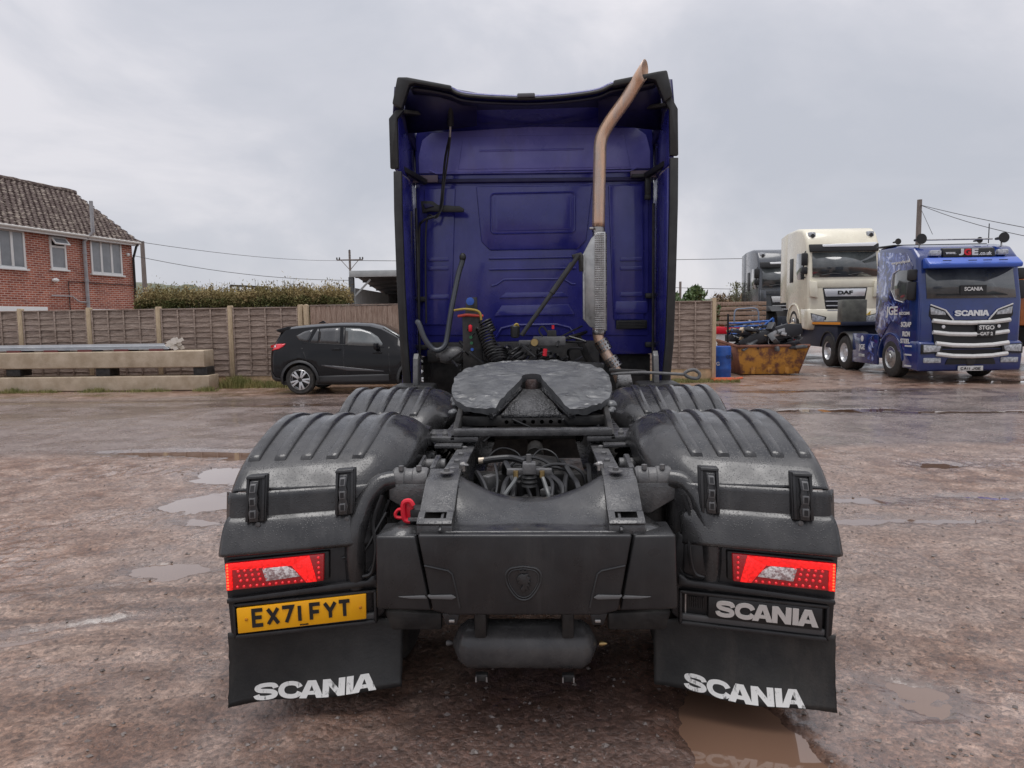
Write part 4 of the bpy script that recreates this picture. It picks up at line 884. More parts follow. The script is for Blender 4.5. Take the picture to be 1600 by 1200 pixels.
# ---- mudguards
_before=set(T.children)
def guard(s,cy,rear):
    """arch over a pair of wheels; rear one carries the tail panel"""
    pn='mudguard'
    prof=cat([(0,cy+.62,.70),(0,cy+.54,.92),(0,cy+.34,1.11),(0,cy+.10,1.182),(0,cy-.12,1.175),(0,cy-.32,1.115),(0,cy-.45,1.045),(0,cy-.525,.965)],5)
    K=len(prof)-1
    def fp(u,v,off=0):
        f=v*K;i=min(int(f),K-1);p=prof[i].lerp(prof[i+1],f-i); t=(prof[i+1]-prof[i]).normalized(); n=Vector((0,-t.z,t.y)); 
        if n.z<0 and v<.9: n=-n
        n=Vector((0,t.z,-t.y)); 
        if (p-Vector((0,cy,.5))).dot(n)<0: n=-n
        # half-width: outer 1.215, inner .50 at the crown narrowing to .60 at the seam
        xi=.495+.10*max(0,(v-.6)/.4)**1.5+.03*max(0,(.3-v)/.3)
        a=1.215-(1.215-xi)*u
        # rounded inner shoulder, small outer lip
        drop=0
        if u>.76: w=(u-.76)/.24; drop=.155*(1-math.sqrt(max(0,1-w**2)))
        if u<.05: w=(.05-u)/.05; drop=.03*w*w
        droop=.0 if not rear else -(a-.62)*.15*max(0,(v-.45)/.55)
        return Vector((s*a,p.y+droop,p.z))+n*(off-drop)
    g=MB().grid(lambda u,v:fp(u,v),36,44).build(pn,BLKW,T,solid=.008,smooth=60)
    for k in range(5):
        u0=.045+.160*k; u1=u0+.076; v0,v1=.18,.83
        mb=MB(); nu,nv=7,40
        def rf(a,b):
            aa=[0,.05,.14,.5,.86,.95,1][round(a*6)]; bb=b if .02<b<.98 else (0 if b<.02 else 1); ea=[0,.75,1,1,1,.75,0][round(a*6)]; eb=0 if (b<.01 or b>.99) else 1; return fp(u0+(u1-u0)*aa,v0+(v1-v0)*bb,-.002+.019*ea*eb)
        mb.grid(rf,nu,nv).build('mudguard_rib',BLKW,g,smooth=50)
    # joining band between the two guards
    return g,fp
gfs={}
for s in(-1,1):
    gfs[s]=guard(s,3.42,True); guard(s,4.75,False)
    MB().prism([(3.92,.55),(3.94,.98),(4.0,1.04),(4.15,1.04),(4.22,.98),(4.24,.55)],'x',s*.57,s*1.20).build('mudguard_link',BLKW,T,bevel=.03)
    MB().prism([(3.05,.45),(3.0,.95),(3.1,1.0),(3.2,.9),(3.2,.45)],'x',s*.60,s*.63).build('mudguard_stay',CHD,T)
    g_,fp=gfs[s]
    def yy(a,base=2.90): return base-.14*(a-.62)/.6
    dr=.012; PZ=.030
    # lower rear shell, below the seam
    def shell(u,v):
        a=1.212-(1.212-.60)*u; p0=fp(u if u<.7 else .7,1.0); z0=p0.z
        y0=yy(a,2.905); 
        w=0
        if u>.86: w=.06*((u-.86)/.14)**2
        if u<.06: w=.03*((.06-u)/.06)**2
        zt_=.985-dr*(a-.6)-.01; z=zt_*(1-v)+.66*v
        return Vector((s*a,y0-.03*math.sin(v*1.5)+w+.0,z))
    MB().grid(shell,26,14).build('mudguard_rear_panel',BLKW,T,solid=.01,smooth=60)
    MB().grid(lambda u,v:Vector((s*(1.200+.002*v),yy(1.21,2.915)+v*.08,(.955)*(1-u)+.37*u)),6,4).build('mudguard_side',BLKW,T,solid=.01)
    # hood shelf above the lamp
    def hood(u,v):
        a=1.218-(1.218-.635)*u-.020*(1-v)**2*max(0,1-u/.3); path=cat([(0,.025,.885),(0,-.004,.872),(0,-.026,.845),(0,-.046,.805),(0,-.062,.765),(0,-.064,.748),(0,-.045,.740),(0,.0,.738)],4); f=v*(len(path)-1);i=min(int(f),len(path)-2);p=path[i].lerp(path[i+1],f-i)
        k=1
        if u>.84: k=1-.75*((u-.84)/.16)**2
        if u<.05: k=1-.3*((.05-u)/.05)**2
        zdrop=-.05*((u-.84)/.16)**2*(1-v) if u>.84 else 0
        return Vector((s*a,yy(a,2.885)+p.y*k,p.z-dr*(a-.6)/.6+zdrop))
    hd=MB().grid(hood,34,26).build('lamp_hood',BLKW,T,solid=.008,smooth=60)
    # lamp panel : built flat then turned so the outer end stands nearer
    def face(pts,y0,y1,name,mt,par=T,bev=.004,seg=2):
        """pts=(a=|x|,z); follows the turned panel plane"""
        mb=MB().prism([(s*p[0],p[1]) for p in pts],'y',0,1)
        vs=[]
        for v in mb.v:
            a=abs(v[0]); Yb=yy(a,2.86); vs.append((v[0],Yb+(y0 if v[1]<.5 else y1),v[2]-dr*(a-.6)/.6+PZ))
        mb.v=vs; return mb.build(name,mt,par,bevel=bev,seg=seg)
    pan=face([(1.215,.74),(.625,.74),(.60,.62),(.60,.40),(.64,.37),(1.16,.352),(1.20,.38)],0.0,.12,'lamp_panel',BLK,bev=.012)
    # shelf ridge under lamp
    face([(1.198,.537),(.75,.556),(.66,.556),(.64,.575),(.62,.575),(.62,.53),(1.198,.515)],-.028,.01,'panel_ridge',BLK,pan,.008)
    # recess frame for plate
    fr=MB()
    for q in([(1.175,.512),(.625,.512),(.635,.500),(1.165,.500)],[(1.165,.385),(.635,.385),(.625,.368),(1.175,.368)],[(1.175,.512),(1.165,.500),(1.165,.385),(1.175,.368)],[(.635,.500),(.625,.512),(.625,.368),(.635,.385)]):
        face(q,-.030,.01,'recess_frame',BLK,pan,.004)
    face([(1.165,.412),(.635,.412),(.635,.386),(1.165,.386)],-.020,.0,'recess_lip',mat('satin_strip',(.075,.075,.077),.3) if 'satin_strip' not in MATS else MATS['satin_strip'],pan,.004)
    # tail lamp
    L0,L1,zb_,zt_=1.194,.826,.572,.690
    tl=face([(L0,zb_-.004),(L1-.018,zb_+.004),(L1-.022,zt_+.004),(L0,zt_)],-.022,.02,'tail_light',BLK2,T,.006)
    ln=face([(L0-.004,zb_+.002),(L1,zb_+.004),(L1-.006,zt_-.001),(L0-.004,zt_-.004)],-.036,-.02,'lamp_lens',REDD,tl,.004)
    face([(L0-.006,zt_-.032),(L1+.119,zt_-.036),(L1+.050,zt_-.003),(L0-.006,zt_-.005)],-.040,-.034,'lit_band',REDL,tl,.001)
    face([(L1+.118,zt_-.036),(L1+.064,zb_+.006),(L1+.024,zb_+.006),(L1+.050,zt_-.003)],-.0405,-.034,'lit_band',REDL,tl,.001)
    face([(L0-.006,zt_-.006),(L0-.028,zt_-.030),(L0-.028,zb_+.004),(L0-.006,zb_+.004)],-.041,-.034,'lit_band',REDL,tl,.001)
    face([(L1+.215,zb_+.028),(L1+.088,zb_+.034),(L1+.105,zb_+.060),(L1+.135,zb_+.082),(L1+.228,zb_+.080)],-.042,-.034,'reversing_lens',REVL,tl,.002)
    for k in range(9):
        a=L0-.013; z=zb_+.012+.012*k; MB().ball((s*a,yy(a,2.86)-.042,z-dr*(a-.6)/.6+PZ),.0042,5).build('led',REDLED,tl)
    for r_ in range(3):
        for k in range(5):
            a=L0-.05-.024*k-.004*r_; z=zb_+.078-.020*r_; MB().ball((s*a,yy(a,2.86)-.036,z-dr*(a-.6)/.6+PZ),.0065,6).build('led',REDMID,tl)
    for k in range(12):
        a=L0-.045-.024*k; z=zb_+.014; MB().ball((s*a,yy(a,2.86)-.036,z-dr*(a-.6)/.6+PZ),.006,6).build('led',REDMID,tl)
    for k in range(5):
        a=L1+.016; z=zb_+.02+.021*k; MB().ball((s*a,yy(a,2.86)-.036,z-dr*(a-.6)/.6+PZ),.006,6).build('led',REDMID,tl)
    XD=Vector((1,-s*.14/.6,-s*dr/.6)).normalized(); UP=Vector((0,0,1))
    def fc(a,z,off): return Vector((s*a,yy(a,2.86)+off,z-dr*(a-.6)/.6+PZ))
    if s<0:
        pl_=face([(1.158,.497),(.663,.503),(.665,.397),(1.156,.393)],-.036,-.026,'number_plate',PLATEY,T,.003)
        m_=plate_text('EX71 FYT',.003); place(m_,'lettering',INK,pl_,fc(.914,.452,-.0385),width=.385,height=.078,xdir=XD)
        for a in(1.122,.686): MB().lathe([(.0065,-.0),(.006,-.004),(.0002,-.006)],fc(a,.449,-.036),'y',10).build('plate_screw',mat('plate_screw_amber',(.5,.2,.01),.35) if a>1 else MATS['plate_screw_amber'],pl_)
        m_,_r=wordmark(.002); place(m_,'lettering',INK,pl_,fc(.905,.4035,-.038),width=.034,xdir=XD)
        MB().tube(cat([fc(.76,.655,-.005),fc(.70,.665,-.01),fc(.66,.69,-.01),fc(.62,.76,-.01),fc(.58,.83,0)],5),.006,6).build('lamp_cable',HOSE,T)
    else:
        bd=face([(1.150,.500),(.735,.500),(.735,.412),(1.150,.410)],-.030,.0,'name_panel',INK,pan,.003)
        m_,_r=wordmark(.008); place(m_,'lettering',SILV,bd,fc(.948,.458,-.036),width=.385,height=.066,xdir=XD,skew=0)
        for k in range(9): face([(.722-.007*k,.485),(.719-.007*k,.485),(.719-.007*k,.435),(.722-.007*k,.435)],-.008,.0,'grille_slat',BLK,pan,.0)
        face([(.655,.50),(.650,.50),(.650,.41),(.655,.41)],-.004,.0,'chrome_strip',STEEL,pan,0)
        face([(.745,.71),(.66,.71),(.645,.70),(.64,.585),(.745,.575)],-.016,.01,'lamp_blank',BLK,pan,.008)
        bp_=[fc(.63,.73,.02),fc(.62,.64,.01),fc(.64,.58,.0),fc(.68,.565,-.004)]; MB().tube(cat(bp_,5),.006,6).build('lamp_cable',HOSE,T)
    # latches
    for a in(.745,1.085):
        zc=.985-.0*(a-.6)
        def lt(p,y0,y1,name,mt,bev=.003,par=None):
            q=[(a+q_[0],zc+q_[1]) for q_ in p]
            mb=MB().prism([(s*x_,z_) for x_,z_ in q],'y',0,1); vs=[]
            for v in mb.v:
                aa=abs(v[0]); dz_=v[2]-zc; lean=.45*max(0,dz_)+.05*min(0,dz_)
                vs.append((v[0],yy(aa,2.875)+lean+(y0 if v[1]<.5 else y1),v[2]-dr*(aa-.6)/.6))
            mb.v=vs; return mb.build(name,mt,par or T,bevel=bev)
        la=lt([(-.040,.065),(.036,.065),(.036,-.12),(-.040,-.12)],-.012,.02,'latch',BLK,.006)
        lt([(-.036,.064),(-.024,.064),(-.024,-.115),(-.036,-.115)],-.024,-.01,'latch_rail',BLK,.003,la); lt([(.022,.064),(.034,.064),(.034,-.115),(.022,-.115)],-.024,-.01,'latch_rail',BLK,.003,la); lt([(-.036,.064),(.034,.064),(.034,.052),(-.036,.052)],-.026,-.01,'latch_rail',BLK,.003,la)
        st=lt([(-.016,.045),(.016,.045),(.014,0),(.018,-.02),(.014,-.05),(.020,-.08),(.016,-.115),(-.016,-.115),(-.020,-.08),(-.014,-.05),(-.018,-.02),(-.014,0)],-.030,-.018,'latch_strap',BLKW,.003,la)
        for zz in(.018,-.035,-.085):
            lt([(-.011,zz+.018),(.011,zz+.018),(.011,zz-.014),(-.011,zz-.014)],-.040,-.028,'strap_loop',MATS['worn_edge_plastic'],.002,la); lt([(-.007,zz+.013),(.007,zz+.013),(.007,zz-.009),(-.007,zz-.009)],-.0412,-.039,'strap_slot',INK,0,la)
        MB().lathe([(.011,0),(.010,-.006),(.003,-.008)],(s*(a-.01),yy(a,2.87)-.01,zc-.14),'y',10).build('rivet',CAST,T)
    # mud flap, curved rubber sheet with printed word
    def fl(u,v):
        a=1.225-(1.225-.535)*u; z=(.40)*(1-v)+.105*v - dr*(a-.6)/.6*(1+.6*v)+ .006*math.sin(u*9)*v
        if u>.86: z-=(1-v)*.03*((u-.86)/.14)
        edge_=.004*mn.noise(Vector((v*19,s*3,1)))*(1 if u<.02 or u>.98 else 0)
        return Vector((s*(a+edge_),yy(a,2.90)-.045*v**2*(1 if u<2 else 0)+.022*math.cos(u*5+s)*v,z+.003*mn.noise(Vector((u*22,v*3,s)))*(v>.99)))
    fp_=MB().grid(fl,50,16).build('mudflap',RUB,T,solid=.009,smooth=60)
    ms_,_r=wordmark(.002); x_l,x_r=(-1.13,-.635) if s<0 else (.65,1.105)
    xs_=[v.co.x for m_ in ms_ for v in m_.vertices]; w_=max(xs_)-min(xs_); mnx=min(xs_)
    for m_ in ms_:
      bm=bmesh.new(); bm.from_mesh(m_); bmesh.ops.triangulate(bm,faces=bm.faces)
      for _ in range(4):
          es=[e for e in bm.edges if e.calc_length()>.3]
          if es: bmesh.ops.subdivide_edges(bm,edges=es,cuts=1); bmesh.ops.triangulate(bm,faces=bm.faces)
      bm.to_mesh(m_); bm.free()
      for v in m_.vertices:
          X_=x_l+(v.co.x-mnx)/w_*(x_r-x_l); a=abs(X_); u=(1.225-a)/(1.225-.535); hgt=v.co.y
          vv=.985-hgt*.225; p=fl(max(0,min(1,u)),vv); v.co=Vector((X_,p.y-.0065+(v.co.z)*.3,p.z))
      m_.update(); link('letter',m_,fp_,FLW)

for o in T.children:
    if o not in _before: o.location.x-=.022
# ================= house
BRK=bpy.data.materials.new('brickwork'); BRK.use_nodes=True; t=BRK.node_tree; b=t.nodes['Principled BSDF']; N=t.nodes.new; L=t.links.new
tc=N('ShaderNodeTexCoord'); mp=N('ShaderNodeMapping'); mp.inputs['Rotation'].default_value=(R(90),0,0); L(tc.outputs['Object'],mp.inputs[0])
br=N('ShaderNodeTexBrick'); br.inputs['Scale'].default_value=1; br.inputs['Brick Width'].default_value=.225; br.inputs['Row Height'].default_value=.075; br.inputs['Mortar Size'].default_value=.013; br.inputs['Mortar Smooth'].default_value=.2
br.inputs['Color1'].default_value=(.30,.065,.035,1); br.inputs['Color2'].default_value=(.52,.155,.085,1); br.inputs['Mortar'].default_value=(.62,.46,.39,1); L(mp.outputs[0],br.inputs[0])
nn=N('ShaderNodeTexNoise'); nn.inputs['Scale'].default_value=2; nn.inputs['Detail'].default_value=6; L(tc.outputs['Object'],nn.inputs[0])
mm=N('ShaderNodeMix'); mm.data_type='RGBA'; mm.blend_type='MULTIPLY'; mm.inputs[0].default_value=.6; L(br.outputs[0],mm.inputs[6]); rm=N('ShaderNodeValToRGB'); rm.color_ramp.elements[0].color=(.5,.45,.45,1); rm.color_ramp.elements[0].position=.3; rm.color_ramp.elements[1].position=.65; L(nn.outputs[0],rm.inputs[0]); L(rm.outputs[0],mm.inputs[7]); L(mm.outputs[2],b.inputs['Base Color']); b.inputs['Roughness'].default_value=.85
bp=N('ShaderNodeBump'); bp.inputs['Distance'].default_value=.01; bp.inputs['Strength'].default_value=.6; bp.invert=True; L(br.outputs['Fac'],bp.inputs['Height']); L(bp.outputs[0],b.inputs['Normal'])
HX,HY=P(209,440,28).x,28.0; hd=Vector((-1.1,-5.5,0)).normalized(); HRZ=math.atan2(hd.y,hd.x)
H=thing('house',(HX,HY,0),'two-storey red brick house with mossy tiled roof behind the fence','house',rz=HRZ)
HM=Matrix.Translation((HX,HY,0))@Matrix.Rotation(HRZ,4,'Z'); HI=HM.inverted()
def wh(px,py,off=0):
    o=HI@Vector((0,0,CAMZ)); d=HI.to_3x3()@(P(px,py,10)-Vector((0,0,CAMZ))); t=(off-o.y)/d.y; v=o+d*t; return v.x,v.z
MB().span((0,-5.4,0),(13,0,4.98)).build('wall',BRK,H)
MB().prism([(-5.4,4.98),(0,4.98),(-2.7,7.02)],'x',.02,13).build('gable_wall',BRK,H)
TIL=mat('roof_tile',(.07,.046,.040),.85,col2=(.27,.225,.185),ns=7,lo=.50,hi=.64,bump=.5,bs=30)
def tiles(sgn):
    v=[];f=[]; rows=20; pitch=.235; cols=int(13.3/pitch); slope=math.atan2(2.1,2.7+.3)
    Ls=math.hypot(2.1,3.05)/rows
    for r_ in range(rows):
        for c_ in range(cols):
            u0=-.15+c_*pitch+(.118 if r_%2 else 0); j=random.uniform(-.008,.012)
            for k in range(4):
                a0=k/4;a1=(k+1)/4; h=lambda a:.030*math.sin(a*2*math.pi)+.022
                def pt(a,w,dz):
                    s_=(r_+w)*Ls; y=.32-s_*math.cos(slope); z=4.90+s_*math.sin(slope)+h(a)+dz
                    return (u0+a*pitch,(y if sgn>0 else -5.4-y),z)
                n=len(v); v+= [pt(a0,-.12,.035+j),pt(a1,-.12,.035+j),pt(a1,1,.0),pt(a0,1,.0),pt(a0,-.12,-.01),pt(a1,-.12,-.01)]
                f+=[(n,n+1,n+2,n+3),(n+4,n+5,n+1,n)]
    me=bpy.data.meshes.new('roof_tiles'); me.from_pydata(v,[],f); me.update(); return me
o=link('roof_tiles',tiles(1),H,TIL); o['kind']='stuff'; o=link('roof_tiles',tiles(-1),H,TIL); o['kind']='stuff'
MB().tube([(-.15+.3*i,-2.7+random.uniform(-.02,.02),7.03+random.uniform(-.015,.02)) for i in range(45)],.12,8).build('ridge_tiles',TIL,H)
MB().prism([(.28,4.84),(.30,5.0),(.0,5.12),(-2.7,7.0),(-2.7,6.9),(.0,4.98)],'x',-.16,-.10).build('bargeboard',mat('dark_board',(.06,.05,.045),.7),H)
MB().span((-.1,.24,4.78),(13,.27,4.93)).build('fascia',WHT,H,bevel=.005); MB().span((-.1,0,4.80),(13,.235,4.83)).build('soffit',mat('dark_soffit',(.10,.05,.045),.8),H)
MB().tube([(-.12,.31,4.9),(13,.31,4.9)],.05,8).build('gutter',mat('white_gutter',(.6,.58,.54),.5),H)
UPVC=mat('white_frame',(.78,.78,.76),.35); GLS=mat('house_glass',(.17,.18,.19),.12,coat=.6,col2=(.27,.28,.29),ns=1.2)
def win(px0,py0,px1,py1,split=(),open_top=False,bot=None):
    u0,z1=wh(px1,py0); u1,z0=wh(px0,py1 if bot is None else bot); z1=(wh(px1,py0)[1]+wh(px0,py0)[1])/2
    w=MB(); 
    for a in((u0,z0,u1,z0+.07),(u0,z1-.07,u1,z1),(u0,z0+.07,u0+.07,z1-.07),(u1-.07,z0+.07,u1,z1-.07)): w.span((a[0],-.03,a[1]),(a[2],.035,a[3]))
    fr=w.build('window',UPVC,H,bevel=.006)
    for s_ in split:
        uu=u1+(u0-u1)*s_; MB().span((uu-.045,-.03,z0+.07),(uu+.045,.032,z1-.07)).build('mullion',UPVC,fr,bevel=.005)
    MB().span((u0+.07,-.04,z0+.07),(u1-.07,.01,z1-.07)).build('pane',GLS,fr)
    MB().span((u0-.06,-.01,z0-.06),(u1+.06,.10,z0-.005)).build('window_sill',UPVC,fr,bevel=.006)
    if open_top:
        zz=z0+(z1-z0)*.70; MB().span((u0+.07,-.03,zz-.05),(u1-.07,.04,zz+.02)).build('transom',UPVC,fr)
        MB().span((u0+.06,.012,zz+.02),(u1-.06,.02,z1-.06)).build('opening',INK,fr)
        q=MB(); M_=Matrix.Translation(((u0+u1)/2,.05,z1-.03))@Matrix.Rotation(R(38),4,'X'); hw=(u1-u0)/2-.02; hh=z1-zz-.02
        for a in((-hw,-hh,hw,-hh+.05),(-hw,-.05,hw,0),(-hw,-hh+.05,-hw+.05,-.05),(hw-.05,-hh+.05,hw,-.05)): q.add([(a[0],-.02,a[1]),(a[2],-.02,a[1]),(a[2],.02,a[1]),(a[0],.02,a[1]),(a[0],-.02,a[3]),(a[2],-.02,a[3]),(a[2],.02,a[3]),(a[0],.02,a[3])],[(0,3,2,1),(4,5,6,7),(0,1,5,4),(1,2,6,5),(2,3,7,6),(3,0,4,7)],M_)
        q.build('open_sash',UPVC,fr); MB().add([(-hw+.05,0,-hh+.05),(hw-.05,0,-hh+.05),(hw-.05,0,-.05),(-hw+.05,0,-.05)],[(0,1,2,3)],M_).build('pane',GLS,fr)
win(143,377,188,427,(.33,.66)); win(79.5,370,101,420,(),True); win(-22,357,36,416,(.33,.66))
u,z=wh(85,480); MB().span((wh(73,480)[0],-.02,z-1.2),(wh(-30,480)[0],.04,z)).build('window',UPVC,H,bevel=.005)
u,z=wh(160,483); MB().span((wh(184,483)[0],-.02,z-1.2),(wh(137,483)[0],.04,z)).build('window',UPVC,H,bevel=.005)
u,z=wh(127,378); PG=mat('grey_plastic_pipe',(.42,.42,.43),.45,col2=(.30,.30,.31),ns=5)
zt=wh(130,320)[1]; MB().tube([(u,.12,0),(u,.12,z),(u-.12,.42,z+.35),(u-.12,.42,zt+.10)],.065,12).build('soil_pipe',PG,H)
for zz in(2.2,3.3,4.3): MB().lathe([(.085,-.04),(.085,.04)],(u,.12,zz),'z',12).build('pipe_collar',PG,H)
MB().tube([(.04,.08,0),(.04,.08,4.3),(.04,.25,4.75),(.0,.3,4.88)],.045,10).build('downpipe',INK,H)
u1,z1=wh(105,440); u2,z2=wh(205,446); u3,_=wh(106,470); MB().tube([(u1,.05,1.5),(u1,.05,z1),(u2,.05,z1+.0)],.018,6).build('cable',INK,H)
ua,za_=wh(78,462); ub,zb_=wh(110,463); MB().tube([(ua,.08,za_),(ub,.08,za_),(ub-.25,.1,za_-.18),(u+.05,.12,za_-.2)],.025,6).build('waste_pipe',PG,H)
u,z=wh(83,438); MB().ball((u,.10,z),.13,10,(1,.7,.6)).build('wall_light',UPVC,H); u,z=wh(198,398); MB().ball((u,.06,z),.07,8).build('alarm_box',UPVC,H)
# ================= fences
WOODG=mat('weathered_fence_wood',(.165,.115,.088),.85,col2=(.37,.29,.24),ns=5,lo=.35,hi=.65,stretch=(.8,1,9),bump=.6,bs=30,streak=.5,streakc=(.40,.31,.28),sscale=2)
WOODB=mat('brown_fence_wood',(.26,.17,.125),.85,col2=(.44,.32,.25),ns=5,stretch=(9,1,.8),bump=.5,bs=30)
POST=mat('post_wood',(.36,.27,.17),.8,col2=(.50,.39,.26),ns=5,stretch=(6,6,1),bump=.4,bs=40)
CONC=mat('concrete',(.37,.29,.20),.82,col2=(.52,.43,.32),ns=3,bump=.4,bs=40,streak=.45,streakc=(.24,.18,.12),sscale=3)
SAND=mat('gravel_board',(.55,.38,.22),.85,col2=(.36,.25,.15),ns=9,bump=.4,bs=60)
FY=18.5
def bx(px,Y=FY): return P(px,520,Y).x
def lap_board(x0,x1,z,h,y,seed):
    rr_=random.Random(seed); n=8; top=[];bot=[]; ph=rr_.random()*9
    for i in range(n+1):
        x=x0+(x1-x0)*i/n; w=.012*math.sin(i*.9+ph)+rr_.uniform(-.010,.010); top.append((x,z+h)); bot.append((x,z+w))
    vs=[];fs=[]
    for (x,zt_),(x2,zb_) in zip(top,bot): vs+=[(x,y-.018,zb_),(x,y+.012,zt_),(x,y+.014,zb_)]
    for i in range(n): a=i*3; fs+=[(a,a+3,a+4,a+1),(a,a+2,a+5,a+3),(a+1,a+4,a+5,a+2)]
    return MB().add(vs,fs)
def lap_panel(F_,x0,x1,z0=.30,z1=2.04,seed=0):
    n=12;h=(z1-z0)/n
    for i in range(n): 
        rr_=random.Random(seed*31+i); lap_board(x0,x1,z0+i*h-.02,h+.03,FY-.004*(i%2)-.012+rr_.uniform(-.004,.004),seed*17+i).build('board',WOODG,F_,smooth=0)
    for k in range(5):
        x=x0+.025+(x1-x0-.05)*k/4; MB().span((x-.02,FY-.055,z0),(x+.02,FY-.03,z1)).build('batten',WOODG,F_,bevel=.004)
    MB().span((x0,FY-.055,z1),(x1,FY+.03,z1+.035)).build('capping',WOODG,F_,bevel=.004); MB().span((x0,FY-.05,z0-.03),(x1,FY+.02,z0+.01)).build('batten',WOODG,F_)
    MB().span((x0,FY-.03,-.05),(x1,FY+.03,z0-.03)).build('gravel_board',SAND,F_,bevel=.005)
Fa=thing('fence',(0,0,0),'long weathered lap-panel fence behind the stacked concrete beams and black car','fence')
px_=[-185,-75,35,142,250,362,471]
for i in range(len(px_)-1): lap_panel(Fa,bx(px_[i])+.06,bx(px_[i+1])-.06,seed=i,z0=.30 if i>3 else .12)
for i,p_ in enumerate(px_): MB().prism([(-.06,0),(.06,0),(.06,2.11),(.045,2.13),(-.045,2.13),(-.06,2.11)],'y',FY-.07,FY+.05,Matrix.Translation((bx(p_),0,0))).build('post',POST,Fa,bevel=.006)
Fb=thing('fence',(0,0,0),'brown vertical close-board fence between the grey panels and the open shed','fence')
xa,xb=bx(486),bx(1000); n=int((xb-xa)/.135)
for i in range(n):
    x=xa+i*.135; rr_=random.Random(i+900); z1=2.08+rr_.uniform(-.01,.01)
    MB().add([(x,FY-.01,.1),(x+.145,FY-.022-rr_.random()*.004,.1),(x+.145,FY-.022,z1),(x,FY-.01,z1),(x,FY+.004,.1),(x+.145,FY-.004,.1),(x+.145,FY-.004,z1),(x,FY+.004,z1)],[(0,1,2,3),(5,4,7,6),(1,5,6,2),(3,2,6,7),(4,0,3,7)]).build('board',WOODB,Fb,smooth=0)
MB().prism([(-.06,0),(.06,0),(.06,2.11),(0,2.14),(-.06,2.11)],'y',FY-.07,FY+.05,Matrix.Translation((bx(480),0,0))).build('post',POST,Fb,bevel=.006)
MB().span((xa,FY-.03,2.09),(xb,FY+.02,2.12)).build('capping',WOODG,Fb); MB().span((xa,FY-.025,-.05),(xb,FY+.03,.15)).build('gravel_board',SAND,Fb)
Fc=thing('fence',(0,0,0),'short lap-panel fence end beside the blue drum, right of the tractor unit','fence')
lap_panel(Fc,bx(1010),bx(1112),seed=40,z0=.36)
for p_ in(1005,1115): MB().prism([(-.05,0),(.05,0),(.05,2.14),(-.05,2.14)],'y',FY-.07,FY+.05,Matrix.Translation((bx(p_),0,0))).build('post',POST,Fc,bevel=.006)
# fence return running away behind
# ================= concrete beams, sheets
BY=17.3
def beam(px1,y0,y1,label,dep=.55,joint=None):
    z0=P(200,y1,BY).z; z1=P(200,y0,BY).z; x1=P(px1,570,BY).x
    pr=[(BY,z0+.02),(BY+.02,z0),(BY+dep,z0),(BY+dep,z1),(BY+.02,z1),(BY,z1-.02)]
    o=MB().prism(pr,'x',-17,x1).build('concrete_beam',CONC,None,bevel=.008); return tag(o,label,'beam','stacked concrete beams')
beam(325,588,611,'lower of the two long concrete beams stacked in front of the fence'); beam(319,549,575,'upper of the two long concrete beams, carrying the metal sheets')
for px in(312,160,20):
    a=P(px-9,588,BY+.1);c=P(px+12,576,BY+.1); o=MB().span((a.x,BY+.08,a.z),(c.x,BY+.5,P(200,575,BY).z-.003)).build('spacer_block',CHD,None,bevel=.01); tag(o,{312:'dark spacer block at the right end between the concrete beams',160:'dark spacer block between the beams under the middle of the sheets',20:'dark spacer block between the beams near the left picture edge'}[px],'block','spacer blocks between the beams')
zt=P(200,549,BY).z
SHT=mat('coated_sheet',(.50,.54,.57),.35,col2=(.62,.65,.67),ns=3,metal=.2)
sh=thing('sheet_stack',(0,BY,zt),'stack of pale metal cladding sheets lying on the upper concrete beam','metal sheets')
x1=P(262,540,BY).x
for k in range(4):
    prof=[]
    for i in range(13): prof+=[(.04+i*.04,.055+k*.022+(.018 if i%4 in(1,2) else 0))]
    prof=prof+[(p[0],p[1]-.012) for p in prof[::-1]]
    MB().prism(prof,'x',-17,x1-.03*k).build('sheet',SHT,sh)
MB().span((-17,.03,.13),(x1-.1,.036,.185)).build('sheet',SHT,sh)
for px in(20,78,131,188,243):
    x=P(px,548,BY).x; MB().span((x-.18,.02,0),(x+.18,.5,.05)).build('bearer',mat('red_bearer',(.16,.04,.035),.7) if 'red_bearer' not in MATS else MATS['red_bearer'],sh)
rg=MB(); 
def ragp(i): r_=random.Random(i); return (x1+r_.uniform(-.12,.14),r_.uniform(0,.4),r_.uniform(.0,.24))
for i in range(26): a=Vector(ragp(i)); rg.add([a,a+Vector((.10,.02,.03)),a+Vector((.05,.03,.11)),a+Vector((-.04,.0,.06))],[(0,1,2,3)])
rg.build('torn_wrapping',mat('torn_film',(.55,.50,.44),.7),sh)
# ================= foliage helpers
def leaves(name,fn,n,size,m,parent=None,elong=1.6,up=0.0):
    c=np.array([fn() for _ in range(n)],dtype=float); 
    d=rng.normal(size=(n,3)); d[:,2]+=up; d/=np.linalg.norm(d,axis=1)[:,None]; e=np.cross(d,rng.normal(size=(n,3))); e/=np.linalg.norm(e,axis=1)[:,None]
    s=size*rng.uniform(.55,1.35,(n,1))
    v=np.stack([c-d*s*elong/2,c+e*s*.42,c+d*s*elong/2,c-e*s*.42],1).reshape(-1,3)
    me=bpy.data.meshes.new(name); me.vertices.add(len(v)); me.vertices.foreach_set('co',v.astype(np.float32).ravel())
    q=np.arange(len(v)); me.loops.add(len(q)); me.loops.foreach_set('vertex_index',q.astype(np.int32)); me.polygons.add(n); me.polygons.foreach_set('loop_start',np.arange(0,len(q),4).astype(np.int32)); me.update(calc_edges=True)
    return link(name,me,parent,m)
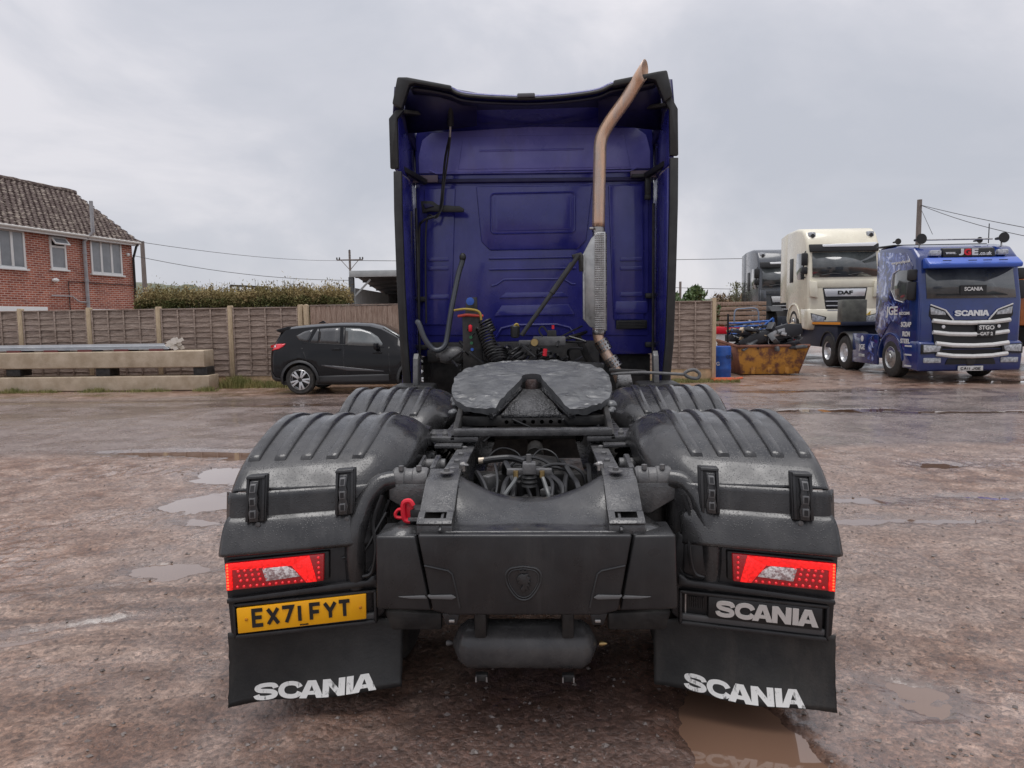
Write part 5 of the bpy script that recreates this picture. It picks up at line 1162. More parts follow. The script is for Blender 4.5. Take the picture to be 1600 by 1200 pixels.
LF1=mat('hedge_leaf',(.07,.085,.03),.9,spec=.15,col2=(.15,.145,.06),ns=1.6,lo=.38,hi=.6); LF2=mat('hedge_tip',(.17,.155,.065),.9,spec=.15,col2=(.33,.26,.13),ns=1.3,lo=.35,hi=.6); LFD=mat('hedge_core',(.025,.032,.014),.9)
LFC=mat('conifer_leaf',(.05,.09,.03),.6,col2=(.11,.16,.05),ns=2); GRS=mat('grass_blade',(.13,.15,.04),.6,col2=(.30,.26,.10),ns=3)
def hedge_obj(x0,x1,y0,y1,ztop,label,n,m1=LF1,m2=LF2,sz=.075):
    def zt(x): return ztop(x)+.16*mn.noise(Vector((x*.9,1,2)))+.12*mn.noise(Vector((x*3,4,2)))
    t_=thing('hedge',((x0+x1)/2,(y0+y1)/2,0),label,'hedge'); cx,cy=(x0+x1)/2,(y0+y1)/2
    def loc(p): return (p[0]-cx,p[1]-cy,p[2])
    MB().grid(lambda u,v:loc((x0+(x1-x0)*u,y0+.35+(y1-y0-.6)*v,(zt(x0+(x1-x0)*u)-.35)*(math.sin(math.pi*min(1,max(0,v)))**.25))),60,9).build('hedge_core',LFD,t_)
    def f1():
        x=rng.uniform(x0,x1); z=rng.uniform(.8,zt(x)); y=y0+.4*rng.random()**.8+(.25*mn.noise(Vector((x*1.5,z*2,0)))) if rng.random()<.75 else rng.uniform(y0,y1); return loc((x,y,z if rng.random()<.7 else zt(x)-.25*rng.random()))
    def f2():
        x=rng.uniform(x0,x1); return loc((x,rng.uniform(y0,y1),zt(x)-.15+.22*abs(rng.normal())))
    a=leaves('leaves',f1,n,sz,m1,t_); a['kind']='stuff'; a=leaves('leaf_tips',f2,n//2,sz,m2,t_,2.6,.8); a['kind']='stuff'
    mb=MB()
    for _ in range(260):
        x=rng.uniform(x0,x1); y=rng.uniform(y0,y1); z=zt(x); h=rng.uniform(.08,.35)+.5*rng.random()**6; mb.tube([loc((x,y,z-.3)),loc((x+rng.uniform(-.08,.08),y,z+h))],[.008,.003],3)
    o=mb.build('twigs',mat('twig',(.10,.08,.06),.9) if 'twig' not in MATS else MATS['twig'],t_); o['kind']='stuff'
    return t_
hedge_obj(-13.6,-6.5,23.4,24.8,lambda x:2.50,'overgrown olive hedge above the fence between the brick house and shed',70000,sz=.042)
def conifer(): 
    x0,x1=P(1040,460,24).x,P(1122,460,24).x
    c=thing('conifer_bush',((x0+x1)/2,24.5,0),'dark green conifer bush above the fence right of the tractor unit','bush')
    hw=(x1-x0)/2
    MB().cyl((0,0,0),(0,0,1.8),.09,8).build('trunk',mat('bark',(.09,.07,.055),.9),c)
    def f():
        x=rng.normal()*.5*hw; x=max(-hw,min(hw,x)); z=.6+rng.random()*(1.9-.35*(x/hw)**2+.25*math.sin(x*7)); return (x,rng.normal()*.4,z)
    MB().ball((0,0,1.3),1,10,(hw*.8,.35,.9)).build('inner_foliage',LFD,c)
    a=leaves('crown',f,5000,.10,LFC,c,2.4,.6); a['kind']='stuff'
conifer()
hedge_obj(P(1118,470,36).x,P(1165,470,36).x+2,36,37.5,lambda x:2.35,'low brown hedge far behind the skip and grey lorry',4500,LF2,mat('brown_tip',(.25,.16,.09),.7,col2=(.16,.12,.07),ns=2),.10)
# bare sapling by the grey lorry
sp_=P(1150,470,35); tr=thing('tree',(sp_.x,35,0),'thin pale sapling left of the dark grey lorry','tree'); MB().tube([(0,0,0),(.03,0,1.8),(0,0,3.4)],[.05,.03,.01],6).build('trunk',MATS['bark'],tr)
a=leaves('crown',lambda:(rng.normal()*.16,rng.normal()*.16,2.0+rng.random()*1.3),420,.07,mat('pale_leaf',(.25,.26,.16),.6),tr); a['kind']='stuff'
# weeds along the walls
def weeds(name,x0,x1,y,dy,n,h,label,dens=None):
    mb=MB()
    for _ in range(n):
        x=rng.uniform(x0,x1); 
        if dens and rng.random()>dens(x): continue
        yy_=y+rng.uniform(-dy,dy); hh=h*rng.uniform(.3,1.2)*(1 if not dens else .5+dens(x)); a=rng.uniform(0,6.28); w=.009
        bx_,by_=math.cos(a)*w,math.sin(a)*w; l=rng.uniform(-.4,.4)*hh; l2=rng.uniform(-.4,.4)*hh
        mb.add([(x-bx_,yy_-by_,0),(x+bx_,yy_+by_,0),(x+l*.4+bx_*.7,yy_+l2*.4,hh*.6),(x+l,yy_+l2,hh)],[(0,1,2),(0,2,3)])
    return tag(mb.build(name,GRS,smooth=0),label,'weeds',kind='stuff')
weeds('weeds',-16,-8.0,17.18,.12,5200,.10,'weeds growing under the concrete beams',lambda x:max(0,.3+.9*mn.noise(Vector((x*1.4,0,0)))))
weeds('weeds',-8.3,-6.3,18.1,.30,3200,.20,'tall weeds at the right end of the beams, beside the car',lambda x:.4+.6*math.exp(-((x+7.9)/.35)**2)*1.0)
weeds('weeds',bx(1010),bx(1150),18.25,.25,2200,.10,'grass tufts at the foot of the fence near the drum')
# ================= shed
SY=30.0
def sv(px,py,Y=SY): return P(px,py,Y)
a=sv(545,423);c=sv(545,433); xl=a.x; ztop=a.z; zf=c.z; xr=sv(1020,430).x
SHD=thing('open_shed',((xl+xr)/2,SY,0),'open-fronted grey steel shed beyond the close-board fence','shed'); ox=(xl+xr)/2
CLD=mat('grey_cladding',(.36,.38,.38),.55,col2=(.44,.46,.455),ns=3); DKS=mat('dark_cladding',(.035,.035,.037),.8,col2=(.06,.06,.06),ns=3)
MB().span((xl-ox,0,zf),(xr-ox,.12,ztop)).build('fascia',CLD,SHD,bevel=.01)
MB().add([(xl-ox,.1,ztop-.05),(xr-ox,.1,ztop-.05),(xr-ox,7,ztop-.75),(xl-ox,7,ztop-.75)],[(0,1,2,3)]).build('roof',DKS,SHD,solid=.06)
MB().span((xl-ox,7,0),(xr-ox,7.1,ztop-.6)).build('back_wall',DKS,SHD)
mb=MB(); n=40
prof=[]; 
for i in range(n+1): prof.append((.12+6.8*i/n,(.03 if i%2 else 0)))
w1=sv(552,440).x-ox
mb.prism([(w1+p[1],p[0]) for p in prof]+[(w1-.05,6.92),(w1-.05,.12)],'z',0,ztop-.72).build('side_wall',CLD,SHD,smooth=0)
for px in(548,800,1015):
    x=sv(px,440).x-ox; MB().span((x-.10,.02,0),(x+.10,.25,zf)).build('post',mat('shed_steel',(.08,.085,.09),.6) if 'shed_steel' not in MATS else MATS['shed_steel'],SHD); MB().beam((x,.2,zf-.9),(x+.8,.2,zf-.1),.07,.07).build('brace',CLD,SHD)
for k in range(5): MB().span((xl-ox,1.0+k*1.3,ztop-.25-k*.13),(xr-ox,1.08+k*1.3,ztop-.12-k*.13)).build('purlin',MATS['shed_steel'],SHD)
# ================= poles and wires
PW=mat('pole_wood',(.16,.135,.12),.85,col2=(.24,.21,.19),ns=4,stretch=(5,5,.6)); WIR=mat('wire',(.05,.05,.052),.6)
def pole(px,y_top,Y,label,r=.11,arm=False,lean=0):
    v=P(px,y_top,Y); t_=thing('utility_pole',(v.x,Y,0),label,'pole'); MB().tube([(0,0,0),(lean,0,v.z)],[r*1.15,r*.85],10).build('shaft',PW,t_)
    if arm:
        z=P(px,406,Y).z; hw=.95; MB().beam((-hw,0,z),(hw,0,z),.07,.07).build('crossarm',PW,t_)
        for x in(-hw,-hw*.8,hw*.8,hw): MB().lathe([(.03,0),(.06,.05),(.045,.1),(.06,.15),(.02,.2)],(x,0,z),'z',8).build('insulator',CHD,t_)
        MB().beam((-hw*.7,0,z),(0,0,z-.75),.04,.04).build('arm_brace',PW,t_); MB().beam((hw*.7,0,z),(0,0,z-.75),.04,.04).build('arm_brace',PW,t_)
        for k in range(3): MB().lathe([(.03,0),(.09,.05),(.05,.1),(.09,.17),(.02,.25)],(0,0,v.z-.2-.35*k),'z',8).build('insulator',CHD,t_)
    return v
pole(222,377,36,'leaning wooden pole by the right corner of the brick house',.12,lean=-.0)
pole(546,391,52,'wooden power pole with crossarm above the shed roof',.09,True)
pole(1437,312,42,'plain wooden pole rising behind the dark blue lorry',.15)
def wire(a,b_,label,sag=.25,r=.011):
    a=Vector(a);b_=Vector(b_); m=(a+b_)/2; o=MB().tube([a.lerp(b_,i/12)-Vector((0,0,sag*4*(i/12)*(1-i/12))) for i in range(13)],r,4).build('wire',WIR,None); tag(o,label,'wire','overhead wires')
wire(P(218,378,30),P(546,407,52),'upper wire from the brick house to the power pole')
wire(P(207,399,28.6),P(549,438,31),'lower wire from the brick house to the shed')
wire(P(546,407,52),P(1160,404,52),'wire passing behind the tractor unit cab',.1,.02)
wire(P(1437,320,42),P(1700,372,30),'upper wire running right from the pole behind the blue lorry',.1,.016)
wire(P(1437,320,42),P(1700,384,32),'lower wire running right from the pole behind the blue lorry',.3,.016)
wire(P(1437,322,42),P(1457,366,36),'stay wire hanging from the pole down behind the blue lorry roof',.0,.014)
wire(P(1000,447,90),P(1200,452,90),'faint far wire left of the grey lorry',.1,.03)
wire(P(380,452,150),P(640,458,150),'faint far railway wire above the hedge',.2,.05); wire(P(380,462,150),P(640,468,150),'lower faint railway wire above the hedge',.2,.05)
for i,px in enumerate((445,468,478,530)):
    v=P(px,441+i,150); o=MB().tube([(v.x,150,0),(v.x,150,v.z)],.12,5).build('railway_mast',CHD,None); tag(o,('first','second','third','fourth')[i]+' thin railway mast from the left above the hedge','mast','far railway masts')
v=P(1063,440,90); o=MB().tube([(v.x,90,0),(v.x,90,v.z)],.16,6).build('far_pole',PW,None); tag(o,'distant pole above the conifer bush','pole')
gt=thing('gantry',(0,150,0),'distant dark railway gantry above the hedge','gantry')
a=P(360,446,150);c=P(418,449,150)
MB().beam(a,c,.35,.4).build('beam',CHD,gt); gt.location=(0,0,0)
for k in range(6): q=a.lerp(c,k/5); MB().tube([(q.x,150,0),(q.x,150,q.z)],.2,5).build('upright',CHD,gt)
# far trees / hill
FT=mat('far_leaf',(.10,.125,.085),.9,col2=(.17,.18,.13),ns=.2)
def clump(px0,px1,ytop,Y,n,label,name='tree'):
    a=P(px0,ytop,Y);c=P(px1,ytop,Y); cx=(a.x+c.x)/2;hw=(c.x-a.x)/2; t_=thing(name,(cx,Y,0),label,'tree'); h=a.z
    MB().cyl((0,0,0),(0,0,h*.6),.5,6).build('trunk',PW,t_)
    bl=[(rng.uniform(-.7,.7)*hw,rng.uniform(.55,.88)*h,rng.uniform(.35,.6)*hw) for _ in range(7)]
    def f():
        b_=bl[rng.integers(7)]; d=rng.normal(size=3); d/=np.linalg.norm(d); d*=b_[2]*rng.random()**.4; return (b_[0]+d[0],d[1],min(h*1.02,b_[1]+d[2]*.8))
    o=leaves('crown',f,n,hw*.16,FT,t_); o['kind']='stuff'
clump(398,420,440,170,1500,'round tree far beyond the hedge left of the black car'); clump(382,400,448,180,900,'lower far tree just left of the round one')
hl=MB(); pts=[(P(px,y,420).x,P(px,y,420).z) for px,y in((-40,440),(120,432),(205,440),(225,437),(240,444),(262,448),(300,453),(360,456),(420,459),(520,462),(620,466),(900,466),(1200,462),(1700,455),(1900,452))]
hl.grid(lambda u,v:(lambda i,f:Vector((pts[i][0]*(1-f)+pts[i+1][0]*f,420+v*60,(pts[i][1]*(1-f)+pts[i+1][1]*f)*math.sin(v*math.pi*.5)**.6 + 1.2*mn.noise(Vector((u*160,v*5,0))) )))(min(int(u*(len(pts)-1)),len(pts)-2),u*(len(pts)-1)-min(int(u*(len(pts)-1)),len(pts)-2)),220,8)
tag(hl.build('hills',mat('hill_cover',(.10,.12,.085),.9,col2=(.16,.165,.12),ns=.05)),kind='structure')
# ================= car
CB=mat('black_car_paint',(.005,.005,.006),.12,spec=.25,coat=.22,rvar=.05,ns=3); CPL=mat('car_cladding',(.03,.03,.031),.5); CGL=mat('car_glass',(.09,.10,.10),.05,coat=1,col2=(.16,.17,.165),ns=2); CGD=mat('tinted_glass',(.02,.021,.022),.05,coat=1,col2=(.06,.06,.06),ns=3)
CX,CY=-6.27,17.0
CAR=thing('car',(CX,CY,0),'black five-door car with silver alloy wheels parked by the fence','car')
ST=[(0,.45,.92,.99,.74,.9),(.05,.36,.99,1.10,.84,.88),(.14,.31,1.05,1.24,.885,.80),(.27,.30,1.06,1.44,.90,.74),(.36,.30,1.06,1.535,.905,.72),(.5,.30,1.06,1.565,.91,.72),(.72,.3,1.06,1.585,.915,.73),(.95,.3,1.055,1.60,.92,.74),(1.2,.24,1.05,1.615,.92,.75),(1.6,.22,1.045,1.63,.92,.76),(2.0,.22,1.035,1.625,.92,.76),(2.35,.22,1.025,1.60,.92,.75),(2.6,.22,1.01,1.53,.92,.73),(2.9,.22,1.0,1.37,.92,.73),(3.15,.24,.99,1.22,.92,.76),(3.32,.28,.985,1.11,.92,.80),(3.5,.3,.97,1.07,.915,.84),(3.8,.3,.95,1.04,.91,.86),(4.1,.3,.90,.99,.89,.86),(4.35,.28,.80,.89,.84,.85),(4.5,.30,.66,.74,.74,.85),(4.55,.40,.56,.60,.62,.85)]
def stn_(x):
    for a,b_ in zip(ST,ST[1:]):
        if a[0]<=x<=b_[0]: t=(x-a[0])/(b_[0]-a[0]); return [p+(q-p)*t for p,q in zip(a,b_)]
    return list(ST[-1])
WX=(.73,3.43); WR=.345
xs2=sorted(set([s_[0] for s_ in ST]+[round(w+d,3) for w in WX for d in (-.44,-.42,-.36,-.28,-.18,-.06,.06,.18,.28,.36,.42,.44)]))
def sec(x):
    _,zb,be,tp,w,rf=stn_(x)
    for wx in WX:
        if abs(x-wx)<.425: zb=max(zb,.345+math.sqrt(max(0,.425**2-(x-wx)**2))*.97)
    cr=.02*(1 if tp>1.3 else .5)
    return [(w*.95,zb),(w*.99,zb+.06),(w,max(.62,zb+.10)),(w*.985,max(.86,zb+.12)),(w*.955,be),(w*rf+.02,tp-.05),(w*rf-.10,tp-.008),(w*.35,tp+cr),(0,tp+cr*1.3)]
mb=MB(); S_=[]
for x in xs2:
    q=sec(x); S_.append([(x,-y,z) for y,z in q]+[(x,y,z) for y,z in q[-2::-1]])
k=len(S_[0]); vs=[p for r_ in S_ for p in r_]; fs=[(i*k+j,(i+1)*k+j,(i+1)*k+j+1,i*k+j+1) for i in range(len(S_)-1) for j in range(k-1)]
fs+=[tuple(range(k))[::-1],tuple(range((len(S_)-1)*k,len(S_)*k))]
mb.add(vs,fs).build('body',CB,CAR,smooth=40)
MB().span((.3,-.85,.22),(4.3,.85,.32)).build('underbody',CHD,CAR)
def cside(x,z,off=.006,s=-1):
    q=sec(x)
    for (y0,z0),(y1,z1) in zip(q,q[1:]):
        if z0<=z<=z1+1e-6: y=y0+(y1-y0)*(z-z0)/max(1e-6,z1-z0); return Vector((x,s*(y+off),z))
    return Vector((x,s*(q[0][0]+off),z))
def cpx(px,py): return (px-413)/69.6,1.65+(505.2-py)/69.6
def cpanel(pp,name,m,par=CAR,off=.006,th=.004,s=-1,sub=5):
    P2=[cpx(*p) for p in pp]; n=len(P2); ring=[]
    for i in range(n):
        a,b_=P2[i],P2[(i+1)%n]
        for j in range(sub): t=j/sub; ring.append((a[0]+(b_[0]-a[0])*t,a[1]+(b_[1]-a[1])*t))
    cx_=sum(p[0] for p in ring)/len(ring);cz_=sum(p[1] for p in ring)/len(ring)
    mids=[((p[0]+cx_)/2,(p[1]+cz_)/2) for p in ring]; m_=len(ring)
    vs=[cside(x,z,off,s) for x,z in ring]+[cside(x,z,off,s) for x,z in mids]+[cside(cx_,cz_,off,s)]
    fs=[(i,(i+1)%m_,m_+(i+1)%m_,m_+i) for i in range(m_)]+[(m_+i,m_+(i+1)%m_,2*m_) for i in range(m_)]
    return MB().add(vs,fs).build(name,m,par,smooth=50,solid=th)
for s in(-1,1):
    cpanel([(457,526),(470,519),(485,515.5),(477,536),(463,532.5)],'window',CGD,s=s); cpanel([(481,536.5),(492,515),(494,515),(493,537)],'window',CGD,s=s); cpanel([(494.5,537),(495.5,515),(529,513.5),(529,540)],'window',CGD,s=s)
    cpanel([(538.5,541),(537.5,514),(560,515),(578,521),(590,529),(598,540),(597,543.5)],'window',CGL,s=s)
    MB().add([],[])
    for pp in([(534,513),(536,513),(537,596),(535,596)],[(467,545),(469,545),(480,572),(494,595),(492,596),(478,573)],[(607,545),(609,545),(611,594),(609,594)]): cpanel(pp,'door_gap',INK,s=s,off=.002,th=.002)
    cpanel([(468,536),(600,544.5),(600,545.5),(468,537.2)],'window_trim',INK,s=s,off=.006)
    # cladding
    cpanel([(494,590),(608,588),(608,600),(494,602)],'sill_cladding',CPL,s=s,off=.012)
    for wx in WX:
        pts=[(wx+.455*math.cos(a),.345+.455*math.sin(a)) for a in [R(-12+204*i/18) for i in range(19)]]; inn=[(wx+.40*math.cos(a),.345+.40*math.sin(a)) for a in [R(-12+204*i/18) for i in range(19)]]
        vs=[cside(max(0.02,x),z,.014,s) for x,z in pts]+[Vector((x,s*.925,z)) for x,z in inn]+[Vector((x,s*.6,z)) for x,z in inn]; n=19
        MB().add(vs,[(i,i+1,n+i+1,n+i) for i in range(n-1)]+[(n+i,n+i+1,2*n+i+1,2*n+i) for i in range(n-1)]).build('wheel_arch',CPL,CAR,solid=.01)
        prof=[(WR*.66,-.11),(WR*.9,-.115),(WR*.98,-.09),(WR,-.06),(WR,.06),(WR*.98,.09),(WR*.9,.115),(WR*.66,.11)]
        ty=MB().lathe(prof,(wx,s*.80,WR),'y',32,cap=False).build('tyre',RUBK,CAR)
        MB().lathe([(WR*.68,s*.112),(WR*.66,s*.118),(WR*.64,s*.10),(WR*.62,s*.02),(.001,s*.01)],(wx,s*.80,WR),'y',30,cap=False).build('rim',mat('alloy',(.62,.62,.62),.28,metal=.8) if 'alloy' not in MATS else MATS['alloy'],ty)
        MB().lathe([(WR*.60,s*.022),(.001,s*.021)],(wx,s*.80,WR),'y',24).build('brake_disc',CHD,ty)
        for kk in range(10):
            a=R(36*kk+9+(7 if kk%2 else -7)*1.0); c_,s__=math.cos(a),math.sin(a); r0,r1=.035,WR*.64; w0,w1=.016,.026
            q=[(r0,-w0),(r1,-w1),(r1,w1),(r0,w0)]
            MB().prism([(wx+u*c_-v_*s__,WR+u*s__+v_*c_) for u,v_ in q],'y',s*(.80+.105),s*(.80+.075)).build('spoke',MATS['alloy'],ty,bevel=.003)
        MB().lathe([(.045,s*.11),(.04,s*.116),(.001,s*.118)],(wx,s*.80,WR),'y',14).build('hub_cap',CHD,ty)
    for a in((524,548),(590,554)):
        x,z=cpx(*a); x-=.0; p_=cside(x,z,.015,s); MB().box(p_,(.22,.02,.03)).build('door_handle',CB,CAR,bevel=.008); MB().box(cside(x,z,.0,s),(.12,.01,.06)).build('handle_cup',INK,CAR,bevel=.004)
    x,z=cpx(590,542); p_=cside(x,1.02,.10,s); MB().box(p_+Vector((0,0,.08)),(.10,.22,.15)).build('door_mirror',CB,CAR,bevel=.03)
    cpanel([(414.5,541),(422,538.5),(441,538),(438,542),(430,546.5),(416,549)],'tail_light',mat('car_red_lens',(.55,.01,.02),.1,coat=1,emit=(.8,.01,.02),es=.12) if 'car_red_lens' not in MATS else MATS['car_red_lens'],s=s,off=.012)
    cpanel([(418,541.5),(424,540.5),(424,544),(418,545)],'indicator',REVL,s=s,off=.016)
    cpanel([(413.3,578),(424,592),(434,594),(434,598),(420,597),(413.6,590)],'bumper_cladding',CPL,s=s,off=.012)
    cpanel([(500,572),(600,583),(600,584.2),(540,582),(500,574)],'body_crease',mat('paint_sheen',(.05,.05,.055),.2,coat=1) if 'paint_sheen' not in MATS else MATS['paint_sheen'],s=s,off=.006)
MB().prism([(.11,1.495),(.42,1.572),(.42,1.48),(.30,1.43),(.22,1.43)],'y',-.66,.66).build('spoiler',CB,CAR,bevel=.008)
MB().add([(.045,-.60,1.12),(.045,.60,1.12),(.255,.58,1.48),(.255,-.58,1.48)],[(0,1,2,3)]).build('rear_window',CGD,CAR,solid=.02)
MB().add([(3.30,-.66,1.13),(3.30,.66,1.13),(2.62,.56,1.525),(2.62,-.56,1.525)],[(0,1,2,3)]).build('windscreen',CGL,CAR,solid=.02)
MB().prism([(.9,1.63),(1.05,1.70),(1.12,1.64)],'y',-.02,.02).build('aerial',CB,CAR)
# ================= lorries in the yard
def text_on(t,px_w,par,center,mt,xdir=(1,0,0),up=(0,0,1),off=.02,sp=1.0,h=None,depth=.006):
    me=text_mesh(t,depth,off,sp); return place(me,'lettering',mt,par,center,width=px_w,height=h,xdir=xdir,up=up)
CHR=mat('chrome_bar',(.72,.73,.74),.22,metal=.3); GLD=mat('lorry_glass',(.035,.04,.042),.05,coat=1,col2=(.10,.11,.11),ns=1.3); LAMP=mat('headlamp_glass',(.55,.57,.6),.1,coat=1,col2=(.2,.21,.22),ns=18)
MESH=mat('grille_mesh',(.012,.012,.013),.6); 
BL2=mat('lorry_blue',S(20,42,98,1),.18,coat=.7,col2=S(28,50,116,1),ns=2,rvar=.05); BL3=mat('visor_blue',S(52,92,190,.9),.3,coat=.4)
def plate_part(par,name,pts,y0,y1,mt,bev=.01): return MB().prism(pts,'y',y0,y1).build(name,mt,par,bevel=bev)
# dark blue lorry with low loader
BYY=17.8; BX=P(1517,520,BYY).x
BT=thing('tractor_unit',(BX,BYY,0),'dark blue lorry facing the camera, white grille bars, airbrushed side, at the right','lorry')
def q2(px,py,Y=BYY): v=P(px,py,Y); return (v.x-BX,v.z)
SIDEM=mat('airbrushed_side',S(26,30,80,1),.2,coat=.6); 
t=SIDEM.node_tree; b=t.nodes['Principled BSDF']; N=t.nodes.new; L=t.links.new
tc=N('ShaderNodeTexCoord'); w=N('ShaderNodeTexNoise'); w.inputs['Scale'].default_value=2.4; w.inputs['Detail'].default_value=7; w.inputs['Distortion'].default_value=2.2; L(tc.outputs['Object'],w.inputs[0])
r=N('ShaderNodeValToRGB'); r.color_ramp.elements[0].position=.43; r.color_ramp.elements[0].color=(*S(24,28,78),1); r.color_ramp.elements[1].position=.66; r.color_ramp.elements[1].color=(*S(200,210,235),1); x=r.color_ramp.elements.new(.52); x.color=(*S(62,84,160),1); L(w.outputs[0],r.inputs[0])
sx=N('ShaderNodeSeparateXYZ'); L(tc.outputs['Object'],sx.inputs[0]); mr=N('ShaderNodeMapRange'); mr.inputs[1].default_value=.35; mr.inputs[2].default_value=1.3; L(sx.outputs[1],mr.inputs[0])
mx_=N('ShaderNodeMix'); mx_.data_type='RGBA'; L(mr.outputs[0],mx_.inputs[0]); mx_.inputs[6].default_value=(*S(28,34,88),1); L(r.outputs[0],mx_.inputs[7]); L(mx_.outputs[2],b.inputs['Base Color'])
# cab body: outline in (y,z)
MB().prism([(.10,.62),(.06,1.0),(.04,1.95),(.20,2.72),(.26,3.05),(.55,3.32),(1.1,3.42),(2.3,3.45),(2.35,1.15),(1.95,.95),(1.85,.62)],'x',-1.22,1.22).build('cab',BL2,BT,bevel=.09,seg=3)
MB().prism([(.55,1.98),(.42,2.85),(.75,3.2),(2.28,3.35),(2.30,1.25),(1.95,1.02),(1.45,1.5),(.60,1.30)],'x',-1.235,-1.215).build('side_artwork',SIDEM,BT,bevel=.004)
MB().prism([(.04,.24),(.0,.30),(-.03,.60),(-.02,.95),(.1,1.0),(.5,1.0),(.55,.62),(.6,.28)],'x',-1.24,1.24).build('bumper',BL2,BT,bevel=.06,seg=3)
def sl2(z): # front surface y at height z
    pts=[(.2,-.02),(.6,-.035),(.97,-.03),(1.02,.055),(1.95,.04),(2.72,.20),(3.05,.26),(3.32,.55)]
    for (a,ya),(c_,yc) in zip(pts,pts[1:]):
        if a<=z<=c_: return ya+(yc-ya)*(z-a)/(c_-a)
    return -.02
def fpan(par,name,pts,mt,th=.02,bev=.006,sl=sl2,n=1,off=0):
    """panel lying on the sloping front"""
    mb=MB().prism([(p[0],p[1]) for p in pts],'y',0,1); mb.v=[(v[0],sl(v[2])-(th if v[1]<.5 else -.02)-off,v[2]) for v in mb.v]; return mb.build(name,mt,par,bevel=bev)
def fq(par,name,pp,mt,th=.02,bev=.006,**k): return fpan(par,name,[q2(*p) for p in pp],mt,th,bev,**k)
MB().add([(-1.06,sl2(2.03)-.012,2.03),(1.06,sl2(2.03)-.012,2.03),(1.04,sl2(2.72)-.008,2.74),(-1.04,sl2(2.72)-.008,2.74)],[(0,1,2,3)]).build('windscreen',GLD,BT,solid=.02)
MB().box((.0,sl2(2.1)-.03,2.10),(1.7,.02,.03)).build('wiper',INK,BT); 
cb_=MB().span((-.28,.02,2.12),(.34,.03,2.34)).build('cab_sign',INK,BT); text_on('SCANIA',.44,cb_,(.03,.012,2.25),WHT,off=.03)
MB().prism([(-.10,2.76),(-.12,2.86),(.10,3.02),(.24,3.02),(.24,2.76)],'x',-1.10,1.10).build('sun_visor',BL3,BT,bevel=.03)
for x in(-.7,-.1,.25,.62): MB().box((x,-.115,2.93),(.2,.02,.02)).build('marker_light',INK,BT,bevel=.005)
fr2=MB().prism([(.20,3.04),(.23,3.24),(.34,3.27),(.34,3.04)],'x',-.62,.62).build('roof_sign',INK,BT,bevel=.01)
text_on('www.',.25,fr2,(-.45,.19,3.13),WHT,off=.03); text_on('J',.12,fr2,(-.20,.19,3.155),WHT,off=.05,h=.16); text_on('G',.17,fr2,(-.05,.19,3.155),REDP,off=.05,h=.16); text_on('E',.15,fr2,(.13,.19,3.155),WHT,off=.05,h=.16); text_on('.co.uk',.30,fr2,(.38,.19,3.12),WHT,off=.03)
for s in(-1,1):
    MB().box((s*.80,.24,3.14),(.26,.12,.14)).build('roof_light',LAMP,BT,bevel=.03)
    MB().lathe([(.13,-.05),(.12,-.02),(.05,.05),(.03,.28),(.001,.3)],(s*1.0,.55,3.52),'y',20).build('air_horn' if s<0 else 'air_horn',INK,BT); MB().cyl((s*1.0,.6,3.3),(s*1.0,.6,3.5),.02,8).build('horn_stand',STEEL,BT)
    MB().lathe([(.08,-.05),(.03,.05),(.02,.2)],(s*.62 if s>0 else -.98-.42,.9,3.50),'y',12).build('air_horn',CHD,BT)
    # mirrors
    MB().box((s*1.30,.30,2.62),(.22,.14,.28)).build('mirror',INK,BT,bevel=.04); MB().box((s*1.30,.30,2.23),(.22,.14,.46)).build('mirror',INK,BT,bevel=.04); MB().box((s*1.24,.42,2.35),(.06,.05,.7)).build('mirror_arm',CHD,BT,bevel=.01)
    # headlamp cluster
    fpan(BT,'headlamp',[(s*1.20,.92),(s*.70,.90),(s*.72,.70),(s*1.20,.68)],INK,.05,.01); fpan(BT,'headlamp_glass',[(s*1.16,.90),(s*.74,.88),(s*.78,.74),(s*1.16,.72)],LAMP,.062,.01)
    for k in range(3): MB().lathe([(.045,0),(.035,.01),(.001,.012)],(s*(.82+.12*k),.0,.80),'y',10).build('lamp_projector',CHD,BT)
    MB().box((s*.92,-.03,.52),(.42,.04,.13)).build('fog_light',LAMP,BT,bevel=.02)
    fpan(BT,'corner_light',[(s*.98,1.83),(s*.62,1.70),(s*.60,1.62),(s*.96,1.64)],LAMP,.03,.01)
    fpan(BT,'upper_intake',[(s*.98,1.86),(s*.62,1.72),(s*.44,1.48),(s*.92,1.50),(s*1.0,1.62)],MESH,.018,.006)
    for (a,c_) in (((s*.98,1.88),(s*.62,1.74)),((s*.62,1.74),(s*.42,1.50))): MB().beam((a[0],sl2(a[1])-.03,a[1]),(c_[0],sl2(c_[1])-.03,c_[1]),.03,.03).build('white_trim',WHT,BT,bevel=.005)
    MB().lathe([(.045,0),(.04,-.01),(.001,-.012)],(s*.66,.0,1.34),'y',12).build('spot_lamp',CHR,BT)
fpan(BT,'grille',[(-.92,1.50),(.92,1.50),(.84,.62),(-.84,.62)],MESH,.012,.006)
for k,(z,w_) in enumerate(((1.47,.92),(1.19,.90),(.92,.86),(.66,.84))):
    MB().tube([(-w_,sl2(z)-.04,z+.02),(-w_*.55,sl2(z)-.06,z-.03),(0,sl2(z)-.065,z-.045),(w_*.55,sl2(z)-.06,z-.03),(w_,sl2(z)-.04,z+.02)],.052,8,flat=1).build('grille_bar',WHT,BT)
for z in(1.33,1.06,.79): MB().box((0,sl2(z)-.02,z),(1.6,.01,.012)).build('grille_slat',BL2,BT)
m_,_r=wordmark(.02); place(m_,'letter',CHR,BT,(0,.0,1.665),width=.82,height=.14)
